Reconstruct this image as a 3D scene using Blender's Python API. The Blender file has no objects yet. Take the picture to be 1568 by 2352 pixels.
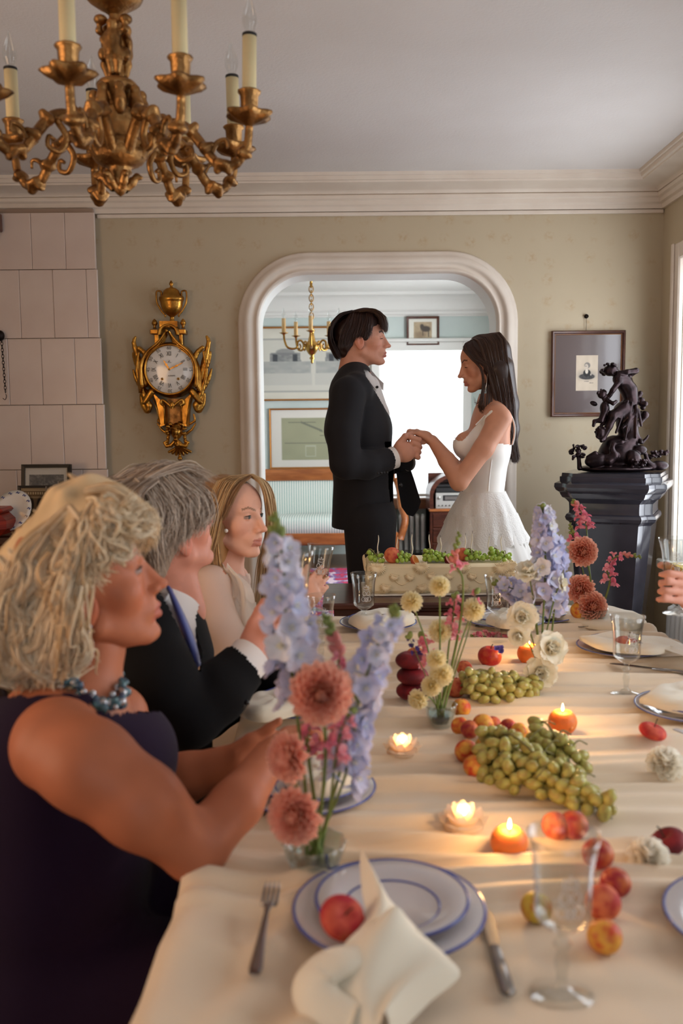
import bpy, math, random
import numpy as np
from mathutils import Vector, Matrix, Euler, Quaternion
random.seed(7); RNG = np.random.default_rng(7)
SC = bpy.context.scene
COL = SC.collection
R = math.radians
PI = math.pi
# ------------------------------------------------------------------ camera
CAMZ = 1.39
FPX = 2100.0
cam_d = bpy.data.cameras.new('camera'); cam = bpy.data.objects.new('camera', cam_d); COL.objects.link(cam)
cam_d.sensor_fit = 'VERTICAL'; cam_d.sensor_height = 36.0; cam_d.lens = 36.0 * FPX / 2352
cam_d.clip_start = .05
CM = Matrix.Rotation(R(90 - 5.6), 3, 'X') @ Matrix.Rotation(R(-.55), 3, 'Z')
cam.matrix_world = Matrix.Translation((0, 0, CAMZ)) @ CM.to_4x4()
cam_d.dof.use_dof = True; cam_d.dof.focus_distance = 3.5; cam_d.dof.aperture_fstop = 3.6
SC.camera = cam
# ------------------------------------------------------------------ world, daylight, exposure
w = bpy.data.worlds.new('sky'); SC.world = w; w.use_nodes = True
bg = w.node_tree.nodes['Background']; bg.inputs[0].default_value = (.72, .84, 1, 1); bg.inputs[1].default_value = 1.4
SC.view_settings.view_transform = 'Standard'; SC.view_settings.look = 'None'
SC.view_settings.exposure = 0.14; SC.view_settings.gamma = 1.0; SC.view_settings.use_curve_mapping = False
cy = SC.cycles
cy.use_denoising = True; cy.use_adaptive_sampling = True; cy.adaptive_threshold = .1; cy.adaptive_min_samples = 20; cy.max_bounces = 6; cy.diffuse_bounces = 3; cy.glossy_bounces = 3; cy.transmission_bounces = 4
cy.transparent_max_bounces = 8; cy.caustics_reflective = False; cy.caustics_refractive = False; cy.sample_clamp_indirect = 4.0

def area(name, loc, rot, sx, sy, power, col):
    l = bpy.data.lights.new(name, 'AREA'); l.shape = 'RECTANGLE'; l.size = sx; l.size_y = sy; l.energy = power; l.color = col
    o = bpy.data.objects.new(name, l); COL.objects.link(o); o.location = loc; o.rotation_euler = [R(a) for a in rot]
    return o
# overcast daylight in the two dining room windows (wall on +X) and the salon window
area('daylight_or_fill', (1.86, 4.05, 1.45), (0, 90, 0), 1.5, 1.15, 25, (.93, .96, 1))
area('daylight_or_fill', (1.86, 1.55, 1.45), (0, 90, 0), 1.5, 1.15, 20, (.93, .96, 1))
area('daylight_or_fill', (.4, -1.72, 1.6), (80, 0, 0), 1.5, 1.3, 4.5, (1, .95, .92))  # added fill from behind the camera, lifts the ceiling and foreground
area('daylight_salon', (1.9, 7.4, 1.5), (0, 90, 0), 1.4, 1.4, 95, (.9, .95, 1))
# low evening light through the window behind the guests' backs (wall on -X, out of frame)
area('evening_window', (-2.25, .75, 1.5), (0, -84, 42), 1.3, .9, 20, (1, .58, .28))

def P(x, y, Y):
    d = CM @ Vector(((x - 784) / FPX, -(y - 1176) / FPX, -1)); return Vector((0, 0, CAMZ)) + d * (Y / d.y)
def T(x, y, z=.75):
    d = CM @ Vector(((x - 784) / FPX, -(y - 1176) / FPX, -1)); return Vector((0, 0, CAMZ)) + d * ((z - CAMZ) / d.z)
V = Vector
# ------------------------------------------------------------------ materials
MATS = {}
def lin(c):
    return tuple(((v / 255) / 12.92 if v <= 10 else (((v / 255) + .055) / 1.055) ** 2.4) for v in c)
def mat(name, rgb, rough=.6, metal=0, rgb2=None, nscale=8, bump=0, bscale=60, stretch=(1, 1, 1), sheen=0, sss=0, trans=0, ior=1.45,
        coat=0, attr=False, emit=0, emrgb=None, alpha=1, transl=0, detail=3, spec=.5, ramp=(.35, .65)):
    m = bpy.data.materials.new(name); m.use_nodes = True; MATS[name] = m
    nt = m.node_tree; b = nt.nodes['Principled BSDF']
    c = lin(rgb) + (1,)
    b.inputs['Base Color'].default_value = c; b.inputs['Roughness'].default_value = rough; b.inputs['Metallic'].default_value = metal
    b.inputs['IOR'].default_value = ior; b.inputs['Specular IOR Level'].default_value = spec
    if sheen: b.inputs['Sheen Weight'].default_value = sheen
    if sss:
        b.inputs['Subsurface Weight'].default_value = sss; b.inputs['Subsurface Radius'].default_value = (1, .45, .3); b.inputs['Subsurface Scale'].default_value = .008
    if trans: b.inputs['Transmission Weight'].default_value = trans
    if coat: b.inputs['Coat Weight'].default_value = coat; b.inputs['Coat Roughness'].default_value = .08
    if alpha < 1: b.inputs['Alpha'].default_value = alpha
    if emit:
        b.inputs['Emission Color'].default_value = lin(emrgb or rgb) + (1,); b.inputs['Emission Strength'].default_value = emit
    tc = mp = None
    if rgb2 or bump:
        tc = nt.nodes.new('ShaderNodeTexCoord'); mp = nt.nodes.new('ShaderNodeMapping'); mp.inputs['Scale'].default_value = stretch
        nt.links.new(tc.outputs['Object'], mp.inputs[0])
    colout = None
    if attr:
        a = nt.nodes.new('ShaderNodeVertexColor'); a.layer_name = 'Col'; colout = a.outputs[0]; nt.links.new(colout, b.inputs['Base Color'])
    if rgb2:
        n = nt.nodes.new('ShaderNodeTexNoise'); n.inputs['Scale'].default_value = nscale; n.inputs['Detail'].default_value = detail
        nt.links.new(mp.outputs[0], n.inputs[0])
        rp = nt.nodes.new('ShaderNodeMapRange'); rp.inputs[1].default_value = ramp[0]; rp.inputs[2].default_value = ramp[1]
        nt.links.new(n.outputs[0], rp.inputs[0])
        mx = nt.nodes.new('ShaderNodeMix'); mx.data_type = 'RGBA'; mx.inputs[6].default_value = c; mx.inputs[7].default_value = lin(rgb2) + (1,)
        if attr:
            nt.links.new(colout, mx.inputs[6]); mx.blend_type = 'MULTIPLY'
        nt.links.new(rp.outputs[0], mx.inputs[0]); nt.links.new(mx.outputs[2], b.inputs['Base Color'])
    if bump:
        n2 = nt.nodes.new('ShaderNodeTexNoise'); n2.inputs['Scale'].default_value = bscale; n2.inputs['Detail'].default_value = 4
        nt.links.new(mp.outputs[0], n2.inputs[0])
        bp = nt.nodes.new('ShaderNodeBump'); bp.inputs['Strength'].default_value = bump; bp.inputs['Distance'].default_value = .01
        nt.links.new(n2.outputs[0], bp.inputs['Height']); nt.links.new(bp.outputs[0], b.inputs['Normal'])
    if transl:
        tr = nt.nodes.new('ShaderNodeBsdfTranslucent'); ms = nt.nodes.new('ShaderNodeMixShader'); ms.inputs[0].default_value = transl
        src = b.inputs['Base Color'].links
        if src: nt.links.new(src[0].from_socket, tr.inputs[0])
        else: tr.inputs[0].default_value = c
        out = nt.nodes['Material Output']
        nt.links.new(b.outputs[0], ms.inputs[1]); nt.links.new(tr.outputs[0], ms.inputs[2]); nt.links.new(ms.outputs[0], out.inputs[0])
    return m
# ------------------------------------------------------------------ mesh builder
class MB:
    def __init__(s): s.v = []; s.f = []; s.c = []; s.n = 0
    def add(s, v, f, c=None):
        v = np.asarray(v, float).reshape(-1, 3); s.v.append(v)
        s.f += [tuple(int(i) + s.n for i in q) for q in f]; s.n += len(v)
        if c is not None:
            c = np.asarray(c, float); s.c.append(np.tile(c, (len(v), 1)) if c.ndim == 1 else c)
        elif s.c: s.c.append(np.ones((len(v), 3)))
        return s
    def grid(s, A, closeu=False, closev=False, c=None, flip=False):
        A = np.asarray(A, float); n, m = A.shape[:2]; f = []
        for i in range(n if closeu else n - 1):
            i2 = (i + 1) % n
            for j in range(m if closev else m - 1):
                j2 = (j + 1) % m
                q = (i * m + j, i2 * m + j, i2 * m + j2, i * m + j2); f.append(q[::-1] if flip else q)
        return s.add(A.reshape(-1, 3), f, None if c is None else np.asarray(c).reshape(-1, 3) if np.ndim(c) > 1 else c)
    def box(s, lo, hi, bev=0, c=None):
        lo = np.array(lo, float); hi = np.array(hi, float)
        if not bev:
            v = [(x, y, z) for x in (lo[0], hi[0]) for y in (lo[1], hi[1]) for z in (lo[2], hi[2])]
            return s.add(v, [(0, 1, 3, 2), (4, 6, 7, 5), (0, 4, 5, 1), (2, 3, 7, 6), (0, 2, 6, 4), (1, 5, 7, 3)], c)
        b = bev; v = []; 
        for sx in (0, 1):
            for sy in (0, 1):
                for sz in (0, 1):
                    p = np.array([hi[0] if sx else lo[0], hi[1] if sy else lo[1], hi[2] if sz else lo[2]]); d = np.array([-1 if sx else 1, -1 if sy else 1, -1 if sz else 1]) * b
                    for a in range(3):
                        q = p + d; q[a] = p[a]; v.append(q)
        ix = lambda x, y, z, a: ((x * 2 + y) * 2 + z) * 3 + a
        f = []
        cen = (lo + hi) / 2
        def put(q):
            pts = [np.array(v[i]) for i in q]; n = np.cross(pts[1] - pts[0], pts[2] - pts[0]); m = sum(pts) / len(pts) - cen
            f.append(tuple(q) if n @ m > 0 else tuple(q[::-1]))
        for a in range(3):
            for e in (0, 1):
                k = []
                for (p, q) in ((0, 0), (1, 0), (1, 1), (0, 1)):
                    t = [0, 0, 0]; t[a] = e; t[(a + 1) % 3] = p; t[(a + 2) % 3] = q; k.append(ix(*t, a))
                put(k)
            for p in (0, 1):
                for q in (0, 1):
                    t = [0, 0, 0]; u = [1, 1, 1]; b1 = (a + 1) % 3; b2 = (a + 2) % 3
                    t[b1] = u[b1] = p; t[b2] = u[b2] = q; t[a] = 0; u[a] = 1
                    put([ix(*t, b1), ix(*u, b1), ix(*u, b2), ix(*t, b2)])
        for x in (0, 1):
            for y in (0, 1):
                for z in (0, 1): put([ix(x, y, z, 0), ix(x, y, z, 1), ix(x, y, z, 2)])
        return s.add(v, f, c)
    def lathe(s, prof, n=24, o=(0, 0, 0), M=None, c=None, wob=None, sx=1, sy=1):
        a = np.linspace(0, 2 * PI, n, endpoint=False); pr = np.array(prof, float); A = np.zeros((n, len(pr), 3))
        rr = pr[None, :, 0] * (1 if wob is None else wob(a[:, None], pr[None, :, 1]))
        A[..., 0] = rr * np.cos(a)[:, None] * sx; A[..., 1] = rr * np.sin(a)[:, None] * sy; A[..., 2] = pr[None, :, 1]
        A = s._x(A, M) + np.array(o); return s.grid(A, closeu=True, c=c)
    @staticmethod
    def _x(A, M):
        if M is None: return A
        M = np.array(M); B = A @ M[:3, :3].T
        return B + M[:3, 3] if M.shape[0] == 4 else B
    def tube(s, pts, rad, n=8, cap=True, c=None, flat=1, up=None):
        p = np.array([tuple(q) for q in pts], float); k = len(p); rad = np.full(k, rad, float) if np.ndim(rad) == 0 else np.asarray(rad, float)
        t = np.gradient(p, axis=0); t /= np.linalg.norm(t, axis=1)[:, None] + 1e-12
        u = np.array(up if up is not None else ((0, 0, 1) if abs(t[0][2]) < .9 else (1, 0, 0)), float)
        A = np.zeros((k, n, 3)); a = np.linspace(0, 2 * PI, n, endpoint=False)
        for i in range(k):
            u = u - t[i] * (u @ t[i]); u /= np.linalg.norm(u) + 1e-12; w_ = np.cross(t[i], u)
            A[i] = p[i] + rad[i] * (np.cos(a)[:, None] * u * flat + np.sin(a)[:, None] * w_)
        b = s.n; s.grid(A, closev=True, c=c, flip=True)
        if cap:
            s.f.append(tuple(b + j for j in range(n))); s.f.append(tuple(b + (k - 1) * n + j for j in reversed(range(n))))
        return s
    def ball(s, o, r, n=12, m=8, M=None, c=None, top=None):
        pr = [(math.sin(t), -math.cos(t)) for t in np.linspace(.0, PI, m + 1)]
        r = np.full(3, r) if np.ndim(r) == 0 else np.array(r)
        D = np.diag(r); M3 = D if M is None else np.array(M)[:3, :3] @ D
        return s.lathe([(max(q[0], 1e-4), q[1]) for q in pr], n, o, M3, c)
    def prism(s, out, d0, d1, plane='xz', c=None):
        out = np.array(out, float); n = len(out)
        def mk(d):
            z = np.full(n, d)
            return np.stack({'xz': (out[:, 0], z, out[:, 1]), 'xy': (out[:, 0], out[:, 1], z), 'yz': (z, out[:, 0], out[:, 1])}[plane], 1)
        v = np.concatenate([mk(d0), mk(d1)]); f = [tuple(range(n)), tuple(range(2 * n - 1, n - 1, -1))]
        f += [(i, i + n, (i + 1) % n + n, (i + 1) % n) for i in range(n)]
        return s.add(v, f, c)
    def xf(s, M, start=0):
        M = np.array(M); s.v = [np.asarray(v) @ M[:3, :3].T + (M[:3, 3] if M.shape[0] == 4 else 0) for v in s.v]; return s
    def verts(s): return np.concatenate(s.v) if s.v else np.zeros((0, 3))
def mesh(name, mb, m, smooth=True, col=None):
    me = bpy.data.meshes.new(name); v = mb.verts(); f = mb.f
    fl = np.array([len(q) for q in f], np.int32); li = np.fromiter((i for q in f for i in q), np.int32)
    me.vertices.add(len(v)); me.vertices.foreach_set('co', v.astype(np.float32).ravel())
    me.loops.add(len(li)); me.loops.foreach_set('vertex_index', li)
    me.polygons.add(len(f)); me.polygons.foreach_set('loop_start', np.concatenate([[0], np.cumsum(fl)[:-1]]).astype(np.int32))
    me.update(calc_edges=True); me.validate()
    me.polygons.foreach_set('use_smooth', np.full(len(me.polygons), bool(smooth)))
    cc = None
    if col is not None: cc = col(v)
    elif mb.c: cc = np.concatenate(mb.c)
    if cc is not None:
        at = me.color_attributes.new('Col', 'FLOAT_COLOR', 'POINT'); at.data.foreach_set('color', np.concatenate([cc, np.ones((len(cc), 1))], 1).astype(np.float32).ravel())
    for q in (m if isinstance(m, (list, tuple)) else [m]): me.materials.append(MATS[q] if isinstance(q, str) else q)
    return me
def link(name, data, parent=None, loc=None, rot=None, scale=None, M=None):
    o = bpy.data.objects.new(name, data); COL.objects.link(o); o.parent = parent
    if M is not None: o.matrix_local = M
    else:
        if loc is not None: o.location = loc
        if rot is not None: o.rotation_euler = rot
        if scale is not None: o.scale = scale if np.ndim(scale) else (scale,) * 3
    return o
def obj(name, mb, m, parent=None, smooth=True, col=None, sharp=None, **k):
    me = mesh(name, mb, m, smooth, col); o = link(name, me, parent, **k)
    if sharp: 
        try: me.set_sharp_from_angle(angle=R(sharp))
        except Exception: pass
    return o
def tag(o, label, cat, group=None):
    o['label'] = label; o['category'] = cat
    if group: o['group'] = group
    return o
def thing(name, label, cat, loc=(0, 0, 0), rot=None, group=None, M=None):
    return tag(link(name, None, None, loc, rot, M=M), label, cat, group)
def struct(name, mb, m, parent=None, smooth=False, **k):
    o = obj(name, mb, m, parent, smooth, **k); o['kind'] = 'structure'; return o
def copy_tree(o, parent=None):
    c = o.copy(); COL.objects.link(c); c.parent = parent
    for ch in list(o.children): copy_tree(ch, c)
    return c
def frame(fwd, up=(0, 0, 1), o=(0, 0, 0)):          # columns: x = forward, y = side, z = up-ish
    f = V(fwd).normalized(); u = V(up); s_ = u.cross(f).normalized(); u = f.cross(s_)
    return Matrix(((f.x, s_.x, u.x, o[0]), (f.y, s_.y, u.y, o[1]), (f.z, s_.z, u.z, o[2]), (0, 0, 0, 1)))
def spline(pts, n=24):                               # Catmull-Rom through pts, any dimension
    p = np.array([tuple(q) for q in pts], float); k = len(p); p = np.vstack([2 * p[0] - p[1], p, 2 * p[-1] - p[-2]])
    out = []
    for t in np.linspace(0, k - 1 - 1e-9, n):
        i = int(t); u = t - i; a, b, c, d = p[i:i + 4]
        out.append(.5 * (2 * b + (c - a) * u + (2 * a - 5 * b + 4 * c - d) * u * u + (3 * b - a - 3 * c + d) * u ** 3))
    return np.array(out)
def image(name, w_, h_, fn, nx, ny, parent, M, m='print'):       # a flat print: grid coloured by fn(u, v)
    u, v = np.meshgrid(np.linspace(0, 1, nx), np.linspace(0, 1, ny), indexing='ij')
    A = np.stack([(u - .5) * w_, 0 * u, (v - .5) * h_], -1); c = np.clip(fn(u, v), 0, 1) ** 2.2
    return obj(name, MB().grid(A, c=c.reshape(-1, 3), flip=True), m, parent, False, M=M)
# ------------------------------------------------------------------ implicit surfaces (smooth unions) for figures
class SDF:
    def __init__(s, lo, hi, h):
        s.h = h; s.lo = np.array(lo, float); n = np.ceil((np.array(hi) - s.lo) / h).astype(int) + 1; s.n = n
        s.ax = [s.lo[i] + h * np.arange(n[i]) for i in range(3)]; s.F = np.ones(n, np.float32)
    def _do(s, lo, hi, k, fn, sub):
        m = k + 3 * s.h; sl = []
        for i in range(3):
            a = max(0, int((lo[i] - m - s.lo[i]) / s.h)); b = min(s.n[i], int((hi[i] + m - s.lo[i]) / s.h) + 2)
            if b <= a: return s
            sl.append(slice(a, b))
        sl = tuple(sl); X, Y, Z = np.meshgrid(*[s.ax[i][sl[i]] for i in range(3)], indexing='ij', sparse=True)
        d = fn(X, Y, Z); F = s.F[sl]
        if sub:
            d = -d; hh = np.clip(.5 + .5 * (d - F) / k, 0, 1); s.F[sl] = F * (1 - hh) + d * hh + k * hh * (1 - hh)
        else:
            hh = np.clip(.5 + .5 * (F - d) / k, 0, 1); s.F[sl] = F * (1 - hh) + d * hh - k * hh * (1 - hh)
        return s
    def ell(s, c, r, k=.01, Rm=None, sub=False):
        c = np.array(c, float); r = np.full(3, r, float) if np.ndim(r) == 0 else np.array(r, float); mx = r.max() if Rm is not None else r
        Rt = None if Rm is None else np.array(Rm)[:3, :3]
        def fn(X, Y, Z):
            x, y, z = X - c[0], Y - c[1], Z - c[2]
            if Rt is not None: x, y, z = (Rt[0, i] * x + Rt[1, i] * y + Rt[2, i] * z for i in range(3))
            k0 = np.sqrt((x / r[0]) ** 2 + (y / r[1]) ** 2 + (z / r[2]) ** 2); k1 = np.sqrt((x / r[0] ** 2) ** 2 + (y / r[1] ** 2) ** 2 + (z / r[2] ** 2) ** 2)
            return k0 * (k0 - 1) / (k1 + 1e-9)
        return s._do(c - mx, c + mx, k, fn, sub)
    def cap(s, a, b, ra, rb=None, k=.01, sub=False, w=None, fl=1):
        a = np.array(tuple(a), float); b = np.array(tuple(b), float); rb = ra if rb is None else rb; ab = b - a; L = ab @ ab + 1e-12; rm = max(ra, rb) * max(1, fl)
        if w is not None: w = np.array(w, float); w = w / np.linalg.norm(w)
        def fn(X, Y, Z):
            x, y, z = X - a[0], Y - a[1], Z - a[2]; t = np.clip((x * ab[0] + y * ab[1] + z * ab[2]) / L, 0, 1)
            x, y, z = x - t * ab[0], y - t * ab[1], z - t * ab[2]
            if w is not None:
                q = (x * w[0] + y * w[1] + z * w[2]) * (1 / fl - 1); x, y, z = x + q * w[0], y + q * w[1], z + q * w[2]
            return np.sqrt(x * x + y * y + z * z) - (ra + (rb - ra) * t)
        return s._do(np.minimum(a, b) - rm, np.maximum(a, b) + rm, k, fn, sub)
    def path(s, pts, rad, k=.01, **kw):
        for i in range(len(pts) - 1): s.cap(pts[i], pts[i + 1], rad[i], rad[i + 1], k, **kw)
        return s
    def cut(s, n, d, k=.004):                         # remove the half space n.p > d
        n = np.array(n, float); n /= np.linalg.norm(n)
        return s._do(s.lo, s.lo + s.h * s.n, k, lambda X, Y, Z: -(d - (n[0] * X + n[1] * Y + n[2] * Z)) * -1, True) if False else s._cut(n, d, k)
    def _cut(s, n, d, k):
        X, Y, Z = np.meshgrid(*s.ax, indexing='ij', sparse=True); q = n[0] * X + n[1] * Y + n[2] * Z - d
        hh = np.clip(.5 + .5 * (q - s.F) / k, 0, 1); s.F = (s.F * (1 - hh) + q * hh + k * hh * (1 - hh)).astype(np.float32); return s
    def mb(s, M=None):
        F = s.F; S = F < 0; n = s.n
        C = [(i, j, k) for i in (0, 1) for j in (0, 1) for k in (0, 1)]
        vw = lambda A, c: A[c[0]:n[0] - 1 + c[0], c[1]:n[1] - 1 + c[1], c[2]:n[2] - 1 + c[2]]
        cnt = sum(vw(S, c).astype(np.int8) for c in C); act = (cnt > 0) & (cnt < 8); I = np.argwhere(act)
        idx = -np.ones(act.shape, np.int64); idx[act] = np.arange(len(I))
        val = {c: F[I[:, 0] + c[0], I[:, 1] + c[1], I[:, 2] + c[2]] for c in C}
        pos = np.zeros((len(I), 3)); m = np.zeros(len(I))
        for a in C:
            for ax in range(3):
                if a[ax]: continue
                b = list(a); b[ax] = 1; b = tuple(b); va, vb = val[a], val[b]; x = (va < 0) != (vb < 0)
                t = np.where(x, va / np.where(x, va - vb, 1), 0)
                for d in range(3): pos[:, d] += np.where(x, a[d] + (t if d == ax else 0), 0)
                m += x
        P_ = s.lo + s.h * (I + pos / np.maximum(m, 1)[:, None]); faces = []
        for ax in range(3):
            u, v = [(1, 2), (2, 0), (0, 1)][ax]
            a = [slice(None)] * 3; b = [slice(None)] * 3; a[ax] = slice(0, -1); b[ax] = slice(1, None)
            E = np.argwhere(S[tuple(a)] != S[tuple(b)]); E = E[(E[:, u] > 0) & (E[:, v] > 0) & (E[:, u] < n[u] - 1) & (E[:, v] < n[v] - 1)]
            du = np.eye(3, dtype=int)[u]; dv = np.eye(3, dtype=int)[v]; g = lambda e: idx[e[:, 0], e[:, 1], e[:, 2]]
            q = np.stack([g(E - du - dv), g(E - dv), g(E), g(E - du)], 1); fl = S[E[:, 0], E[:, 1], E[:, 2]]
            q[~fl] = q[~fl][:, ::-1]; faces.append(q[(q >= 0).all(1)])
        o = MB(); o.v = [P_]; o.f = [tuple(r) for r in np.concatenate(faces).tolist()]; o.n = len(P_)
        if M is not None: o.xf(M)
        return o
def join(*mbs):
    o = MB()
    for b in mbs:
        o.f += [tuple(i + o.n for i in q) for q in b.f]; o.v += b.v; o.n += b.n; o.c += b.c
    return o
def vnoise(p, seed=0):                               # smooth value noise, p (N,3)
    p = np.asarray(p, float); i = np.floor(p).astype(np.int64); f = p - i; f = f * f * (3 - 2 * f); r = 0
    for a in (0, 1):
        for b in (0, 1):
            for c in (0, 1):
                h = (i[:, 0] + a) * 374761393 + (i[:, 1] + b) * 668265263 + (i[:, 2] + c) * 2147483647 + seed * 1274126177
                h = (h ^ (h >> 13)) * 1274126177; h = ((h ^ (h >> 16)) & 0xffff) / 65535.
                r = r + h * (f[:, 0] if a else 1 - f[:, 0]) * (f[:, 1] if b else 1 - f[:, 1]) * (f[:, 2] if c else 1 - f[:, 2])
    return r
# ================================================================== materials of the setting
mat('plaster', (226, 221, 218), .85, rgb2=(219, 213, 209), nscale=1.5, bump=.12, bscale=90)
mat('moulding', (232, 221, 208), .55, rgb2=(224, 211, 197), nscale=5)
mat('print', (255, 255, 255), .75, attr=True)
mat('white_paint', (232, 230, 224), .45)
mat('tile', (224, 207, 196), .3, rgb2=(216, 196, 185), nscale=3, bump=.04, bscale=10)
mat('joint', (166, 144, 128), .9)
mat('parquet', (120, 82, 52), .35, rgb2=(92, 60, 36), nscale=6, stretch=(1, 8, 1))
mat('mint_wall', (210, 220, 215), .85, rgb2=(202, 213, 208), nscale=3)
mat('dark_iron', (40, 30, 28), .5, .7)
def wallpaper(name, a, b, c):
    m = mat(name, a, .8); nt = m.node_tree; bs = nt.nodes['Principled BSDF']; N = nt.nodes.new; L = nt.links.new
    tc = N('ShaderNodeTexCoord'); vo = N('ShaderNodeTexVoronoi'); vo.inputs['Scale'].default_value = 9; vo.inputs['Randomness'].default_value = .35
    L(tc.outputs['Object'], vo.inputs[0])
    wv = N('ShaderNodeTexNoise'); wv.inputs['Scale'].default_value = 42; wv.inputs['Detail'].default_value = 3; L(tc.outputs['Object'], wv.inputs[0])
    big = N('ShaderNodeTexNoise'); big.inputs['Scale'].default_value = 2.2; big.inputs['Detail'].default_value = 4; L(tc.outputs['Object'], big.inputs[0])
    mr = N('ShaderNodeMapRange'); mr.inputs[1].default_value = .34; mr.inputs[2].default_value = .12; L(vo.outputs['Distance'], mr.inputs[0])
    mr2 = N('ShaderNodeMapRange'); mr2.inputs[1].default_value = .42; mr2.inputs[2].default_value = .62; L(wv.outputs[0], mr2.inputs[0])
    mu = N('ShaderNodeMath'); mu.operation = 'MULTIPLY'; L(mr.outputs[0], mu.inputs[0]); L(mr2.outputs[0], mu.inputs[1])
    m1 = N('ShaderNodeMix'); m1.data_type = 'RGBA'; m1.inputs[6].default_value = lin(a) + (1,); m1.inputs[7].default_value = lin(b) + (1,); L(big.outputs[0], m1.inputs[0])
    m2 = N('ShaderNodeMix'); m2.data_type = 'RGBA'; m2.inputs[7].default_value = lin(c) + (1,); L(m1.outputs[2], m2.inputs[6])
    mu2 = N('ShaderNodeMath'); mu2.operation = 'MULTIPLY'; mu2.inputs[1].default_value = .5; L(mu.outputs[0], mu2.inputs[0]); L(mu2.outputs[0], m2.inputs[0])
    L(m2.outputs[2], bs.inputs['Base Color'])
wallpaper('wallpaper', (200, 186, 160), (188, 173, 146), (176, 144, 104))
# ================================================================== dining room shell
YW = 5.0; XR = P(1519, 700, YW).x; XL = -2.4; YB = -1.6
zrail = P(800, 497, YW).z; zc0 = P(800, 487, YW).z; ZC = P(800, 394, YW - .2).z
YF = 9.6; ZC2 = P(900, 668, YF - .25).z
def arch_path(xl, xr, zt, r, n=14, z0=0.):
    p = [(xl, z0), (xl, zt - r)]
    p += [(xl + r - r * math.cos(a), zt - r + r * math.sin(a)) for a in np.linspace(0, PI / 2, n)[1:]]
    p += [(xr - r + r * math.sin(a), zt - r + r * math.cos(a)) for a in np.linspace(0, PI / 2, n)]
    p += [(xr, z0)]
    return p
ax0 = P(549, 850, YW).x; ax1 = P(1187, 850, YW).x; azt = P(865, 579, YW).z; aro = .375
MW = .112
inner = arch_path(ax0 + MW, ax1 - MW, azt - MW, aro - MW)
b = MB()
for y in (YW, YW + .24):
    fl = y > YW
    pts = inner[1:-1]
    A = np.array([[(x, y, z), (x, y, ZC + .1)] for x, z in pts]); b.grid(A, flip=not fl)
    b.add([(XL, y, 0), (inner[0][0], y, 0), (inner[0][0], y, ZC + .1), (XL, y, ZC + .1)], [(3, 2, 1, 0) if fl else (0, 1, 2, 3)])
    b.add([(inner[-1][0], y, 0), (XR, y, 0), (XR, y, ZC + .1), (inner[-1][0], y, ZC + .1)], [(3, 2, 1, 0) if fl else (0, 1, 2, 3)])
wall = struct('wall_back', b, 'wallpaper')
b = MB(); b.grid(np.array([[(x, YW - .012, z), (x, YW + .245, z)] for x, z in inner]), flip=True); struct('trim_1', b, 'white_paint', smooth=True)
prof = [(0, 0), (0, .012), (.01, .022), (.018, .02), (.03, .035), (.05, .046), (.066, .042), (.07, .03), (.092, .026), (.097, .034), (.105, .034), (MW, .02), (MW + .004, 0)]
outer = arch_path(ax0, ax1, azt, aro)
mid = np.array(inner)
def sweep_arch(prof):
    A = []
    for d, o in prof:
        q = arch_path(ax0 + d, ax1 - d, azt - d, aro - d); A.append([(x, YW - o, z) for x, z in q])
    return MB().grid(np.array(A), flip=False)
struct('trim_2', sweep_arch(prof), 'moulding', smooth=True)
# floor, ceiling, walls
struct('floor', MB().add([(XL, YB, 0), (XR, YB, 0), (XR, YF, 0), (XL, YF, 0)], [(0, 1, 2, 3)]), 'parquet')
struct('ceiling', MB().add([(XL, YB, ZC), (XR, YB, ZC), (XR, YW, ZC), (XL, YW, ZC)], [(3, 2, 1, 0)]), 'plaster')
b = MB()
for x0_, x1_, z0_, z1_ in ((XL, -.35, 0, ZC), (1.15, XR, 0, ZC), (-.35, 1.15, 0, .85), (-.35, 1.15, 2.3, ZC)): b.add([(x0_, YB, z0_), (x1_, YB, z0_), (x1_, YB, z1_), (x0_, YB, z1_)], [(3, 2, 1, 0)])
struct('wall_front', b, 'wallpaper')
b = MB()
for x0_, x1_, z0_, z1_ in ((-.44, -.35, .85, 2.39), (1.15, 1.24, .85, 2.39), (-.35, 1.15, 2.3, 2.39), (-.46, 1.26, .8, .85), (.37, .43, .85, 2.3), (-.35, 1.15, 1.85, 1.89)): b.box((x0_, YB - .02, z0_), (x1_, YB + .04, z1_), .006)
struct('window_6', b, 'white_paint')  # unseen window, added to go with the fill lamp behind the camera
WINS = [(3.45, 4.68), (.95, 2.15)]; WZ0, WZ1 = .66, P(1560, 558, 4.7).z - .08
def wall_x(name, x, y0, y1, ztop, wins, z0, z1, m, face):
    b = MB(); ys = [y0] + [q for w_ in sorted(wins) for q in w_] + [y1]
    def q(ya, yb, za, zb): b.add([(x, ya, za), (x, yb, za), (x, yb, zb), (x, ya, zb)], [(0, 1, 2, 3) if face < 0 else (3, 2, 1, 0)])
    for i in range(len(ys) - 1):
        if i % 2 == 0: q(ys[i], ys[i + 1], 0, ztop)
        else:
            q(ys[i], ys[i + 1], 0, z0); q(ys[i], ys[i + 1], z1, ztop)
    return struct(name, b, m)
wall_x('wall_right', XR, YB, YW, ZC + .1, WINS, WZ0, WZ1, 'wallpaper', 1)
wall_x('wall_left', XL, YB, YW, ZC + .1, [(.1, 1.4)], .8, 2.2, 'wallpaper', -1)
mat('sheer', (240, 240, 238), .9, transl=.6)
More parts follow.
